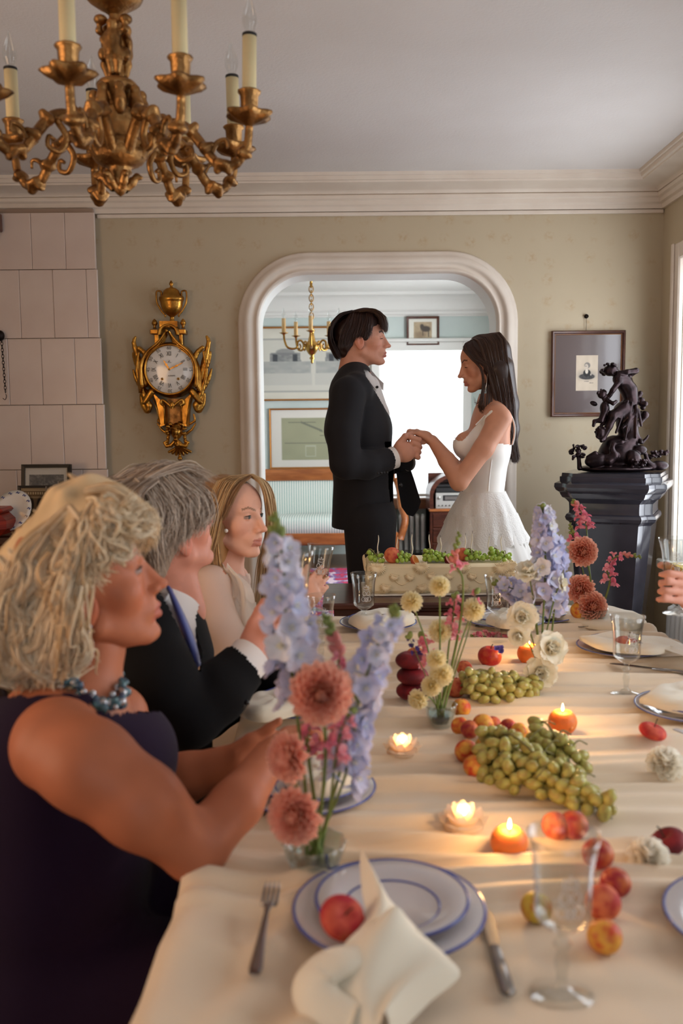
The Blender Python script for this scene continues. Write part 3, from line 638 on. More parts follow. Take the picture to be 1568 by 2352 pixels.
D.cap(q(1446, 930, 0), q(1440, 905, 0), .034, .036, .02).cap(q(1440, 905, 0), q(1422, 880, 0), .036, .04, .02).cap(q(1438, 882, .02), q(1410, 880, -.03), .026, .026, .015)
D.cap(q(1415, 868, 0), q(1403, 862, 0), .018, .018, .01).ell(q(1396, 860, 0), (.034, .03, .027), .01)
for i in range(30):
    a = random.uniform(0, 2 * PI); t = random.uniform(-1, 1); D.ell(V(q(1392, 857)) + V((math.cos(a) * .036, t * .026, math.sin(a) * .026)), random.uniform(.006, .009), .003)
D.path([q(1438, 872, .01), q(1452, 861, -.02), q(1430, 864, -.035), q(1410, 866, -.03)], [.016, .0135, .012, .01], .006)
D.path([q(1412, 885, -.035), q(1396, 905, -.045), q(1388, 922, -.03)], [.016, .012, .01], .006)
D.path([q(1425, 945, -.03), q(1398, 962, -.045), q(1390, 985, -.04), q(1378, 1015, -.04), q(1372, 1018, -.055)], [.03, .024, .018, .011, .01], .01)
D.path([q(1448, 990, -.02), q(1455, 1008, -.02), q(1464, 1018, -.025), q(1462, 1022, -.05)], [.022, .014, .01, .01], .008)
for (x0, y0, x1, y1) in ((1430, 930, 1405, 1000), (1440, 935, 1425, 1020), (1450, 940, 1450, 1010), (1445, 960, 1420, 990), (1455, 950, 1462, 985), (1425, 940, 1412, 965)): D.cap(q(x0, y0, -.045), q(x1, y1, -.05), .008, .006, .008)
D.cap(q(1452, 940, .03), q(1470, 912, .03), .016, .014, .01)
for i in range(14): D.ell(V(q(1470 + random.uniform(-12, 10), 945 + random.uniform(-20, 20), random.uniform(-.02, .03))), (random.uniform(.01, .02), .016, random.uniform(.008, .014)), .005, Matrix.Rotation(random.uniform(0, 3), 3, 'Y'))
D.cap(q(1462, 985, .0), q(1478, 960, .0), .01, .018, .01)
# cherub
D.ell(q(1374, 914, -.03), .021, .006).ell(q(1381, 945, -.03), (.023, .024, .034), .01).path([q(1378, 958, -.035), q(1372, 972, -.04), q(1357, 974, -.04), q(1355, 984, -.04)], [.017, .014, .009, .008], .006)
D.path([q(1386, 958, -.02), q(1384, 975, -.02), q(1376, 983, -.02)], [.016, .012, .009], .006).path([q(1386, 928, -.04), q(1396, 935, -.06), q(1404, 930, -.05)], [.011, .009, .008], .005).path([q(1380, 925, -.03), q(1393, 915, -.03), q(1404, 902, -.03)], [.011, .009, .008], .005)
D.ell(q(1360, 934, 0), (.02, .007, .012), .004, Matrix.Rotation(.4, 3, 'Y'))
for i in range(16):
    a = random.uniform(-.3, PI + .3); D.ell(V(q(1373, 912, -.03)) + V((math.cos(a) * .02, random.uniform(-.012, .012), math.sin(a) * .02)), .0055, .003)
D.ell(q(1372, 1000, -.03), (.024, .026, .034), .006)
for i in range(14):
    a = random.uniform(0, 6); D.ell(V(q(1371, 1000, -.03)) + V((math.cos(a) * .022, random.uniform(-.022, .01), math.sin(a) * .03)), .006, .003)
# geese, urn and sprays
D.ell(q(1360, 1062, -.075), (.06, .032, .034), .01, Matrix.Rotation(-.15, 3, 'Y')).path([q(1385, 1062, -.085), q(1397, 1052, -.09), q(1391, 1036, -.09), q(1394, 1025, -.09), q(1412, 1022, -.09)], [.028, .02, .011, .009, .011], .01).cap(q(1412, 1022, -.09), q(1428, 1018, -.09), .008, .003, .005)
D.cap(q(1340, 1055, -.07), q(1355, 1046, -.08), .01, .012, .006).ell(q(1440, 1058, -.08), (.038, .035, .04), .006).ell(q(1458, 1040, -.06), (.035, .03, .025), .008)
for i in range(26): D.ell(V(q(1450 + random.uniform(-18, 18), 1070 + random.uniform(-10, 10), -.1 + random.uniform(-.02, .02))), .0085, .002)
D.ell(q(1508, 1076, -.03), (.045, .03, .024), .008).path([q(1490, 1078, -.04), q(1478, 1066, -.045), q(1474, 1050, -.045), q(1468, 1042, -.045), q(1464, 1048, -.045)], [.02, .013, .009, .01, .007], .006)
D.path([q(1472, 1024, 0), q(1482, 1014, 0), q(1486, 1008, 0)], [.009, .006, .005], .004)
for i in range(34):
    x_, y_ = (1490 + i % 17 * 2.4, 1052 - i % 17 * .35 + random.uniform(-7, 7)); D.ell(q(x_, y_, random.uniform(-.025, .02)), (.011, .006, .007), .002, Matrix.Rotation(random.uniform(0, 3), 3, random.choice('XYZ')))
for i in range(26): D.ell(q(1322 + random.uniform(-13, 14), 1042 + random.uniform(-14, 18), random.uniform(-.05, 0)), (.014, .005, .008), .002, Matrix.Rotation(random.uniform(0, 3), 3, random.choice('XYZ')))
D.cap(q(1325, 1080, -.04), q(1322, 1030, -.03), .012, .006, .01)
obj('figure_group', D.mb(), 'bronze', sc_)
# ================================================================== wall clock (cartel)
S = YW / FPX; ck = thing('cartel_clock', 'ornate gilt cartel wall clock with an urn on top and a white dial', 'clock', P(397, 851, YW) + V((0, -.004, 0)))
q = lambda x, y, d=.05: V(((x - 397) * S, -d, (851 - y) * S))
RX = Matrix.Rotation(R(90), 3, 'X')                  # lathe axis z -> -y
r_ = 54 * S
obj('drum', MB().lathe([(.001, .0), (r_ * 1.14, .0), (r_ * 1.16, .03), (r_ * 1.1, .06), (r_ * 1.12, .075), (r_ * 1.06, .088)], 40, M=RX), 'gilt', ck)
obj('bezel', MB().lathe([(r_ * 1.06, .085), (r_ * 1.08, .092), (r_ * 1.04, .102), (r_ * .99, .104), (r_ * .975, .094), (r_ * .965, .09)], 48, M=RX), 'gilt', ck)
dial = obj('dial', MB().lathe([(.0005, .1), (r_ * .4, .0985), (r_ * .8, .094), (r_ * .975, .088)], 48, M=RX), 'enamel', ck)
for i, s in enumerate(('XII', 'I', 'II', 'III', 'IIII', 'V', 'VI', 'VII', 'VIII', 'IX', 'X', 'XI')):
    a = -i * PI / 6; b = text_mb(s, .034); b.xf(np.diag([.62, 1, 1])); M = Matrix.Translation((math.sin(-a) * r_ * .64, -.0985, math.cos(a) * r_ * .64)) @ Matrix.Rotation(-a, 4, 'Y') @ Matrix.Rotation(R(90), 4, 'X'); obj('numeral', b, 'ink', dial, False, M=M)
for i in range(12):
    a = i * PI / 6; b = text_mb(str(i * 5 or 60), .024); M = Matrix.Translation((math.sin(a) * r_ * .87, -.0945, math.cos(a) * r_ * .87)) @ Matrix.Rotation(a, 4, 'Y') @ Matrix.Rotation(R(90), 4, 'X'); obj('minute_figure', b, 'thin_ink', dial, False, M=M)
obj('signature', text_mb('A PARIS', .011), 'thin_ink', dial, False, M=Matrix.Translation((.012, -.1008, -.034)) @ Matrix.Rotation(R(90), 4, 'X'))
b = MB().tube(spline([(-.006, -.1, .036), (0, -.1, .047), (.004, -.1, .042), (-.003, -.1, .04), (.004, -.1, .034), (.008, -.1, .038), (.012, -.1, .035)], 16), .0007, 4); obj('signature', b, 'thin_ink', dial)
for x in (.046, -.04): obj('winding_hole', MB().lathe([(.004, .0995), (.0072, .0995), (.0075, .0965)], 14, (x, 0, -.05), RX), 'gilt', dial); obj('winding_hole', MB().lathe([(.0005, .0985), (.0042, .0985)], 12, (x, 0, -.05), RX), 'ink', dial)
def clock_hand(L, a, w_):
    pts = [(-.002, 0), (-.003, L * .2), (-w_, L * .28), (-.002, L * .38), (-w_ * 1.2, L * .5), (-.002, L * .62), (-w_ * .6, L * .8), (0, L)]; pts += [(-x, y) for x, y in pts[-2::-1]]
    return MB().prism(pts, -.1045, -.1035, 'xz').xf(Matrix.Rotation(a, 3, 'Y'))
obj('hour_hand', clock_hand(.058, R(-31), .006), 'gilt', ck, False); obj('minute_hand', clock_hand(.085, R(65), .005), 'gilt', ck, False)
obj('hand_boss', MB().lathe([(.0005, .108), (.005, .107), (.006, .102)], 12, M=RX), 'gilt', ck)
# urn on top
uc = q(402, 750, .045); z = lambda y: (750 - y) * S
obj('urn', MB().lathe([(.03, z(752)), (.03, z(748)), (.016, z(744)), (.012, z(737)), (.014, z(733)), (.03, z(729)), (.05, z(722)), (.062, z(712)), (.066, z(702)), (.07, z(698)), (.074, z(696)), (.074, z(690)), (.06, z(687)), (.052, z(682)), (.046, z(676)), (.03, z(671)), (.012, z(669)), (.006, z(666)), (.012, z(662)), (.0115, z(659)), (.005, z(655)), (.001, z(653))], 28, uc, np.diag([.9, .6, 1])), 'gilt', ck)
for s in (-1, 1):
    p_ = [(402 + s * 16, 728), (402 + s * 22, 722), (402 + s * 29, 710), (402 + s * 33, 700), (402 + s * 33, 678), (402 + s * 23, 678), (402 + s * 23, 690)]
    b = MB().tube(spline([q(x, y, .045) for x, y in p_], 26), .0048, 6); b.tube(spline([q(402 + s * 16, 728, .045), q(402 + s * 14, 731, .045), q(402 + s * 17, 733, .045)], 8), .004, 6); obj('urn_handle', b, 'gilt', ck)
obj('plinth', MB().box(q(376, 757, .08), q(416, 744, .0) + V((0, 0, .0))).xf(np.eye(3)), 'gilt', ck, False)
for x0, x1 in ((354, 372), (417, 433)):
    obj('shoulder', MB().box(q(x0, 772, .075), q(x1, 762, 0), .003).box(q(x0 + 8 * (x0 < 390), 800, .06), q(x1 - 8 * (x0 > 390), 772, 0), .003), 'gilt', ck, False)
for x in (362, 426): obj('flame_finial', MB().lathe([(.012, -.016), (.006, -.006), (.014, .006), (.016, .014), (.011, .026), (.001, .036)], 12, q(x, 752, .04)), 'gilt', ck)
b = MB(); A = [[q(395 + rr * math.cos(t), 772 - rr * .95 * math.sin(t), d) for rr, d in ((25, .0), (25, .075), (22, .085), (17, .08), (15, .07), (15, 0))] for t in np.linspace(-.1, PI + .1, 20)]
obj('arched_hood', b.grid(np.array(A)), 'gilt', ck); obj('knop', MB().ball(q(393, 766, .095), .009), 'gilt', ck)
# drapery and leaf scrolls (relief worked as one casting each)
for s in (-1, 1):
    b = MB()
    for k in range(4):
        w_ = k * 4; p_ = [(395 + s * 3, 768 + k * 2), (395 + s * (22 - w_ * .3), 792 + w_), (395 + s * (46 - w_ * .4), 812 + w_ * .8), (395 + s * (60 + k), 838), (395 + s * (62 + k * 2), 866 + w_), (395 + s * (60 + k * 2), 890 + w_)]
        b.tube(spline([q(x, y, .1 - k * .008) for x, y in p_], 20), np.linspace(.006, .013, 20) * (1 - .1 * k), 7)
    obj('drapery', b, 'gilt', ck)
def leaf_prim(D, pts, r0, d, k=.004):
    sp = spline([(*p_, 0) for p_ in pts], 9)[:, :2]
    for i in range(8): D.cap(q(*sp[i], d), q(*sp[i + 1], d), r0 * 1.45 * (1 - .085 * i), r0 * 1.45 * (1 - .085 * (i + 1)), k, w=(0, 1, 0), fl=.8)
for s, X0 in ((-1, 330), (1, 468)):
    D = SDF(q(X0 - 45, 960, .14), q(X0 + 45, 760, -.004), .0028) if False else SDF((q(X0 - 45, 0).x, -.13, q(0, 960).z), (q(X0 + 45, 0).x, .004, q(0, 765).z), .003)
    f = lambda x, y: (399 + s * x, y)
    leaf_prim(D, [f(62, 880), f(70, 850), f(78, 815), f(84, 790), f(80, 778)], .016, .05)
    leaf_prim(D, [f(60, 855), f(76, 845), f(84, 825), f(87, 812)], .012, .04); leaf_prim(D, [f(58, 905), f(70, 890), f(82, 870), f(88, 850)], .012, .04)
    leaf_prim(D, [f(50, 830), f(60, 812), f(72, 802), f(66, 812)], .011, .07); leaf_prim(D, [f(54, 930), f(64, 905), f(72, 880), f(78, 850), f(72, 812)], .013, .06)
    leaf_prim(D, [f(46, 900), f(60, 920), f(66, 925)], .014, .07); leaf_prim(D, [f(58, 940), f(68, 925), f(72, 905)], .014, .05); leaf_prim(D, [f(52, 930), f(56, 942), f(64, 936)], .012, .06)
    obj('leaf_scroll', D.mb(), 'gilt', ck)
for s in (-1, 1):
    f = lambda x, y, d: q(400 + s * x, y, d)
    A = [[f(50 - i * .1, 897, .07), f(30 - 2, 918, .07), f(18, 940, .075), f(14, 980, .06)] for i in (0,)]
    b = MB(); L1 = [(54, 896), (46, 905), (40, 920), (36, 940), (34, 960), (33, 978)]; L2 = [(24, 918), (18, 922), (16, 930), (15, 945), (15, 960), (16, 974)]
    A = [[f(a[0], a[1], 0), f(a[0], a[1], .055), f(a[0] - 3, a[1], .07), f(c[0] + 3, c[1], .07), f(c[0], c[1], .055), f(c[0], c[1], 0)] for a, c in zip(L1, L2)]
    obj('pilaster', b.grid(np.array(A), flip=s > 0), 'gilt', ck, True, sharp=30)
    obj('pilaster_fillet', MB().tube([f(44, 915, .073), f(34, 945, .074), f(30, 972, .073), f(20, 972, .073), f(19, 940, .074), f(24, 922, .073)], .0026, 5), 'gilt', ck)
obj('back_panel', MB().box(q(384, 990, .02), q(416, 915, 0)), 'old_gilt', ck, False)
b = MB()
for s in (-1, 1): b.tube(spline([q(400, 936, .09), q(400 + s * 10, 926, .09), q(400 + s * 22, 918, .085), q(400 + s * 25, 926, .085), q(400 + s * 18, 930, .09)], 16), .0075, 7)
b.ball(q(400, 930, .09), (.014, .01, .018)); obj('apron', b, 'gilt', ck)
# mask, scrolls, shell, drop
D = SDF((q(358, 0).x, -.12, q(0, 1062).z), (q(448, 0).x, .004, q(0, 950).z), .0024)
D.ell(q(406, 988, .05), (.032, .04, .046), .006).ell(q(406, 990, .088), (.005, .01, .014), .006).ell(q(405, 1000, .083), (.01, .006, .003), .004).ell(q(405, 1007, .075), (.012, .01, .01), .006)
for s in (-1, 1): D.ell(q(405 + s * 7, 985, .089), (.008, .008, .005), .004, sub=True).cap(q(405 + s * 3, 981, .086), q(405 + s * 12, 981, .08), .004, .003, .004)
for i in range(26):
    a = random.uniform(-.5, PI + .5); D.ell(V(q(405, 985, .06)) + V((math.cos(a) * .046, random.uniform(-.02, .03), math.sin(a) * .045 - .005)), (.011, .01, .009), .004)
for s in (-1, 1):
    for k in range(4): D.ell(q(405 + s * (18 + k), 996 + k * 7, .05), (.01, .012, .01), .004)
    D.path([q(405 + s * 4, 1012, .06), q(405 + s * 12, 1020, .06), q(405 + s * 22, 1022, .06), q(405 + s * 27, 1014, .06), q(405 + s * 20, 1010, .06)], [.012, .011, .009, .007, .006], .003)
    D.path([q(405 + s * 30, 972, .03), q(405 + s * 42, 965, .03), q(405 + s * 38, 945 if s > 0 else 952, .03)], [.007, .006, .005], .003); D.path([q(405 + s * 20, 995, .03), q(405 + s * 34, 985, .03), q(405 + s * 44, 970, .03)], [.009, .006, .004], .004)
for k in range(-3, 4): D.cap(q(411 + k * 1.5, 1024, .05), q(411 + k * 8, 1044 - abs(k) * 3, .04), .007, .008, .002)
D.ell(q(411, 1050, .04), (.013, .015, .013), .004).ell(q(408, 1020, .045), (.02, .03, .02), .006)
obj('mask', D.mb(), 'gilt', ck)
# ================================================================== chandeliers
mat('sleeve_ring', (30, 28, 28), .5)
def bulb_mb(s=1): return MB().lathe([(.009 * s, 0), (.0095 * s, .006 * s), (.0145 * s, .02 * s), (.016 * s, .03 * s), (.0135 * s, .045 * s), (.007 * s, .06 * s), (.003 * s, .072 * s), (.0004, .08 * s)], 14)
ch = thing('chandelier', 'heavy gilt bronze chandelier with cream candle sleeves and putti on its stem', 'chandelier', (P(272, 300, 2.0).x, 2.0, 0))
zz = lambda y, D=2.0: P(272, y, D).z
b = MB().lathe([(.001, zz(452)), (.008, zz(446)), (.016, zz(434)), (.02, zz(418)), (.019, zz(405)), (.026, zz(396)), (.024, zz(388)), (.03, zz(384))], 20); obj('pendant', b, 'old_gilt', ch)
D = SDF((-.06, -.06, zz(440)), (.06, .06, zz(380)), .003)
for i in range(6):
    a = i * PI / 3; D.path([(.012 * math.cos(a), .012 * math.sin(a), zz(436)), (.026 * math.cos(a), .026 * math.sin(a), zz(420)), (.036 * math.cos(a), .036 * math.sin(a), zz(406)), (.044 * math.cos(a), .044 * math.sin(a), zz(409))], [.008, .009, .007, .005], .003)
obj('pendant_leaves', D.mb(), 'old_gilt', ch)
obj('bowl', MB().lathe([(.03, zz(384)), (.046, zz(376)), (.055, zz(362)), (.057, zz(350)), (.052, zz(340)), (.058, zz(336)), (.058, zz(330)), (.05, zz(326)), (.048, zz(318))], 32, wob=lambda a, z_: 1 + .03 * np.cos(a * 16) * (z_ < zz(342))), 'old_gilt', ch)
obj('drum', MB().lathe([(.048, zz(318)), (.045, zz(300)), (.044, zz(275)), (.05, zz(262)), (.046, zz(255)), (.02, zz(254))], 28), 'old_gilt', ch)
obj('vase', MB().lathe([(.014, zz(256)), (.016, zz(246)), (.024, zz(236)), (.03, zz(226)), (.038, zz(212)), (.042, zz(202)), (.043, zz(196)), (.036, zz(188)), (.028, zz(184)), (.02, zz(180))], 28), 'old_gilt', ch)
D = SDF((-.05, -.05, zz(190)), (.05, .05, zz(25)), .0026)
for i in range(3):
    a = i * 2 * PI / 3 + .5; c = lambda r, y, da=0: (r * math.cos(a + da), r * math.sin(a + da), zz(y))
    D.ell(c(.022, 66), .0125, .004).ell(c(.02, 98), (.016, .016, .024), .006).ell(c(.02, 122), (.016, .016, .018), .006).path([c(.02, 128, -.3), c(.023, 148, -.3), c(.02, 172, -.3)], [.011, .009, .006], .004).path([c(.02, 128, .4), c(.025, 148, .4), c(.02, 172, .4)], [.011, .009, .006], .004)
    D.path([c(.022, 84, .6), c(.034, 76, .9), c(.03, 56, .9)], [.007, .006, .005], .004).path([c(.022, 86, -.6), c(.03, 100, -.8), c(.028, 118, -.5)], [.007, .006, .005], .004)
    D.ell(c(.026, 130, 1.05), (.012, .012, .014), .004).ell(c(.03, 52, 1.05), (.014, .014, .01), .004)
D.cap((0, 0, zz(185)), (0, 0, zz(28)), .014, .012, .006); obj('putti', D.mb(), 'old_gilt', ch)
obj('crown', MB().lathe([(.012, zz(36)), (.02, zz(28)), (.04, zz(14)), (.055, zz(2)), (.06, zz(-8)), (.05, zz(-12)), (.02, zz(-30)), (.012, zz(-60)), (.012, zz(-60))], 24), 'old_gilt', ch)
obj('rod', MB().lathe([(.008, zz(-55)), (.008, ZC - .04), (.03, ZC - .035), (.06, ZC - .01), (.062, ZC - .001)], 12), 'old_gilt', ch)
zc_ = P(565, 262, 1.91).z                              # drip pan height
RA = .285
arm = MB().tube(spline([(.044, 0, zc_ - .055), (.075, 0, zc_ - .02), (.11, 0, zc_ + .004), (.15, 0, zc_ - .006), (.185, 0, zc_ - .045), (.215, 0, zc_ - .082), (.25, 0, zc_ - .088), (.278, 0, zc_ - .055), (RA, 0, zc_ - .012)], 40), np.concatenate([np.linspace(.0125, .011, 20), np.linspace(.011, .0085, 20)]), 10)
arm.tube(spline([(.14, 0, zc_ - .01), (.12, 0, zc_ - .04), (.135, 0, zc_ - .07), (.16, 0, zc_ - .065), (.158, 0, zc_ - .045), (.146, 0, zc_ - .05)], 20), np.linspace(.008, .004, 20), 6).tube(spline([(.2, 0, zc_ - .065), (.215, 0, zc_ - .04), (.235, 0, zc_ - .035), (.238, 0, zc_ - .052)], 14), np.linspace(.007, .003, 14), 6)
arm = mesh('arm', arm, 'old_gilt')
D = SDF((.06, -.03, zc_ - .13), (.31, .03, zc_ + .05), .0032)
for (x, z_, dx, dz) in ((.11, .004, -.018, .03), (.16, -.014, .02, .024), (.19, -.05, .03, .012), (.235, -.088, .012, -.026), (.27, -.065, .026, -.008), (.22, -.084, -.012, -.024)):
    D.cap((x, 0, zc_ + z_), (x + dx * .5, 0, zc_ + z_ + dz * .5), .013, .007, .006, w=(0, 1, 0), fl=1.7)
D.path([tuple(p_) for p_ in spline([(.1, 0, zc_ + .0), (.15, 0, zc_ - .006), (.185, 0, zc_ - .045), (.215, 0, zc_ - .082), (.25, 0, zc_ - .088), (.278, 0, zc_ - .055)], 14)], [.0095] * 14, .004)
leaves = mesh('leaf_ornament', D.mb(), 'old_gilt')
pan = MB().lathe([(.006, -.014), (.01, -.008), (.022, -.004), (.036, .003), (.046, .012), (.044, .016), (.03, .01), (.012, .006)], 30, wob=lambda a, z_: 1 + .16 * np.cos(a * 6) * (z_ > .0)); pan = mesh('drip_pan', pan, 'old_gilt')
sock = mesh('socket', MB().lathe([(.012, .004), (.014, .012), (.017, .02), (.0185, .05), (.0225, .054), (.024, .058), (.02, .06), (.0155, .06)], 24, wob=lambda a, z_: 1 + .035 * np.cos(a * 10)), 'old_gilt')
slv = mesh('candle_sleeve', MB().lathe([(.0145, .055), (.0145, .166), (.002, .166)], 18), 'wax_sleeve'); ring = mesh('sleeve_ring', MB().lathe([(.0148, .165), (.0152, .168), (.0148, .171), (.01, .172)], 18), 'sleeve_ring'); blb = mesh('bulb', bulb_mb(1.0), 'clear_glass')
mask_mb = SDF((-.03, -.03, -.03), (.03, .03, .05), .003); mask_mb.ell((0, 0, 0), (.016, .014, .026), .004).ell((.012, 0, .0), (.008, .008, .006), .004).ell((0, 0, .028), (.011, .011, .012), .004); mask_me = mesh('hub_mask', mask_mb.mb(), 'old_gilt')
for k, a in enumerate((-4, 37, 80, 128, 160, 205, 246, 314)):
    th = R(a); az = math.atan2(-math.cos(th), math.sin(th)); M = Matrix.Rotation(az, 4, 'Z'); link('arm', arm, ch, M=M); link('leaf_ornament', leaves, ch, M=M)
    M2 = M @ Matrix.Translation((RA, 0, zc_)) @ Matrix.Rotation(random.uniform(0, 2), 4, 'Z') @ Matrix.Rotation(R(random.uniform(-1.5, 1.5)), 4, 'X')
    link('drip_pan', pan, ch, M=M2); link('socket', sock, ch, M=M2); c_ = link('candle_sleeve', slv, ch, M=M2); link('sleeve_ring', ring, c_); link('bulb', blb, ch, M=M2 @ Matrix.Translation((0, 0, .17)))
    link('hub_mask', mask_me, ch, M=Matrix.Rotation(az + .39, 4, 'Z') @ Matrix.Translation((.05, 0, zz(250))))
# small brass chandelier in the salon
YS = 7.3; c0 = P(716, 800, YS); c2 = thing('chandelier', 'small brass chandelier with five pine candle sleeves hanging on a chain in the salon', 'chandelier', (c0.x, YS, 0)); zz = lambda y: P(716, y, YS).z; u_ = YS / FPX
obj('body', MB().lathe([(.001, zz(836)), (.012, zz(832)), (.01, zz(827)), (.022, zz(823)), (.01, zz(818)), (.03, zz(812)), (.052, zz(802)), (.062, zz(794)), (.055, zz(789)), (.03, zz(783)), (.02, zz(770)), (.018, zz(758)), (.022, zz(756)), (.008, zz(752))], 24), 'brass', c2)
obj('stem', MB().tube([(0, 0, zz(754)), (0, 0, zz(728))], .006, 6), 'brass', c2)
lk = MB().tube([(.016 * math.cos(t), 0, .028 * math.sin(t)) for t in np.linspace(0, 2 * PI, 17)], .0045, 5, cap=False); lk = mesh('chain_link', lk, 'brass'); n_ = 7
for i in range(n_): link('chain_link', lk, c2, (0, 0, zz(726) + i * (zz(664) - zz(726)) / (n_ - 1)), (0, 0, (i % 2) * PI / 2))
obj('canopy', MB().lathe([(.006, zz(662)), (.012, zz(652)), (.01, zz(645)), (.03, zz(640)), (.04, ZC2 - .001)], 16), 'brass', c2)
am = mesh('arm', MB().tube(spline([(.055, 0, zz(797)), (.085, 0, zz(783)), (.115, 0, zz(786)), (.12, 0, zz(798)), (.155, 0, zz(802)), (.2, 0, zz(798)), (.222, 0, zz(782)), (.226, 0, zz(768))], 24), .0085, 7).tube(spline([(.12, 0, zz(796)), (.105, 0, zz(803)), (.09, 0, zz(797)), (.1, 0, zz(790))], 12), .006, 6), 'brass')
pn = mesh('drip_pan', MB().lathe([(.008, zz(771)), (.014, zz(769)), (.03, zz(767)), (.038, zz(766)), (.03, zz(765.5)), (.01, zz(765))], 18), 'brass'); sl = mesh('candle_sleeve', MB().lathe([(.016, zz(766)), (.0155, zz(733)), (.002, zz(733))], 14), 'pine_sleeve'); bl = mesh('bulb', bulb_mb(1.05), 'clear_glass')
for k in range(5):
    M = Matrix.Rotation(R(-90 + 72 * k), 4, 'Z'); link('arm', am, c2, M=M); M2 = M @ Matrix.Translation((.226, 0, 0))
    link('drip_pan', pn, c2, M=M2); link('candle_sleeve', sl, c2, M=M2); link('bulb', bl, c2, M=M2 @ Matrix.Translation((0, 0, zz(733))))
# ================================================================== sideboard by the stove and what stands on it
YB_ = 4.55; zs = P(100, 1205, YB_).z
sb = thing('sideboard', 'low dark mahogany sideboard standing against the tiled stove', 'sideboard', (XL + .02, 4.6, 0)); wS = P(250, 1200, 4.6).x - XL
obj('top', MB().box((0, -.27, zs - .035), (wS, .27, zs), .008), 'mahogany', sb, False); obj('body', MB().box((.03, -.24, .1), (wS - .03, .25, zs - .035), .006), 'mahogany', sb, False)
for i in range(3): d_ = obj('door', MB().box((.05 + i * (wS - .1) / 3, -.255, .14), (.04 + (i + 1) * (wS - .1) / 3, -.24, zs - .07), .006), 'mahogany', sb, False); obj('knob', MB().ball((.03 + (i + .85) * (wS - .1) / 3, -.268, zs * .55), .012), 'brass', d_)
for x in (.06, wS - .06):
    for y in (-.2, .2): obj('foot', MB().lathe([(.02, 0), (.035, .04), (.025, .1)], 10, (x, y, 0)), 'mahogany', sb)
def stand_frame(label, x0, x1, y0, Y, h, fw, fn):
    a, c = P(x0, y0, Y).x, P(x1, y0, Y).x; w_ = c - a; zt = P((x0 + x1) / 2, y0, Y).z; h = zt - zs; o = thing('photo_frame', label, 'photo frame', ((a + c) / 2, Y, zs + .001), (R(-7), 0, R(-3)))
    A = [[(-w_ / 2 + q_, -d, q_), (w_ / 2 - q_, -d, q_), (w_ / 2 - q_, -d, h - q_), (-w_ / 2 + q_, -d, h - q_)] for q_, d in ((0, 0), (0, .016), (fw, .014), (fw, .004))]
    obj('frame', MB().grid(np.array(A), closev=True, flip=False), 'frame_black', o, False); obj('backing', MB().box((-w_ / 2, 0, 0), (w_ / 2, .006, h)), 'frame_black', o, False); obj('strut', MB().add([(-.02, .004, h * .6), (.02, .004, h * .6), (.03, h * .25, .0), (-.03, h * .25, .0)], [(0, 1, 2, 3)]), 'frame_black', o, False)
    image('photograph', w_ - 2 * fw, h - 2 * fw, fn, 60, 70, o, Matrix.Translation((0, -.005, h / 2)), 'print')
def ph1(u, v):
    c = np.ones(u.shape + (3,)) * (.8, .78, .74); g = (u > .1) & (u < .9) & (v > .08) & (v < .86); t = .3 + .45 * nz(u, v, 14) * nz(u, v, 40, 3); return mixc(c, (.2, .2, .2), g * (1 - t))
def ph2(u, v):
    c = np.ones(u.shape + (3,)) * (.66, .58, .46); g = (u > .06) & (u < .94) & (v > .05) & (v < .9); c = mixc(c, (.42, .34, .25), g * 1.)
    for cx in (.3, .74): c = mixc(c, (.17, .13, .1), blobm(u, v, cx, .5, .17, .26, .1))
    return mixc(c, (.8, .72, .58), ((abs(v - .84) < .04) & (np.sin(u * 75) > 0) & g) * .8 + ((abs(v - .72) < .03) & g) * .4)
stand_frame('large black photo frame with a cream mount leaning on the stove tiles', 44, 160, 1067, 4.75, .4, .018, ph1)
stand_frame('smaller black photo frame with a brown photograph of arches', 38, 116, 1116, 4.6, .3, .012, ph2)
mat('porcelain', (236, 234, 230), .15, coat=.5); mat('cobalt', (52, 70, 150), .3); mat('red_lacquer', (168, 52, 32), .35, rgb2=(110, 26, 18), nscale=3, stretch=(1, 1, 40))
pl = thing('porcelain_dish', 'white porcelain dish with blue sprigs propped beside the red box', 'dish', (P(35, 1180, 4.25).x, 4.25, zs + .001)); M = Matrix.Rotation(R(62), 3, 'X') @ Matrix.Rotation(R(-12), 3, 'Y')
obj('bowl', MB().lathe([(.001, 0), (.04, .004), (.075, .022), (.1, .03), (.102, .033), (.075, .027), (.04, .009), (.001, .005)], 30, (0, 0, .088), M), 'porcelain', pl)
for k in range(14):
    a = k * 2 * PI / 14; p_ = V((math.cos(a) * .088, math.sin(a) * .088, .032)); obj('sprig', MB().tube(spline([M @ (p_ + V((dx, dy, .001))) + V((0, 0, .088)) for dx, dy in ((-.008, 0), (0, .006), (.004, -.004), (.01, .003))], 10), .0016, 4), 'cobalt', pl)
rb = tag(obj('lacquer_box', MB().box((-.14, -.09, 0), (.075, .09, .1), .03).box((-.13, -.08, .1), (.065, .08, .125), .012), 'red_lacquer', None, False, loc=(P(22, 1200, 4.2).x - .05, 4.15, zs + .001)), 'glossy red lacquer box at the end of the sideboard', 'box')
TL = iter(('closest to the smaller photo frame', 'behind the first one beside the larger frame', 'standing out in front of the row', 'second from the wallpaper end', 'at the wallpaper end of the row'))
def tumbler(x, y, h, lab): return tag(obj('tall_glass', MB().lathe([(.001, .004), (.022, .004), (.026, .02), (.032, h * .6), (.036, h), (.0345, h), (.03, h * .6), (.024, .025), (.001, .02)], 20), 'clear_glass', None, loc=(P(x, 1120, y).x, y, zs + .001)), lab, 'glass', 'tall glasses on the sideboard')
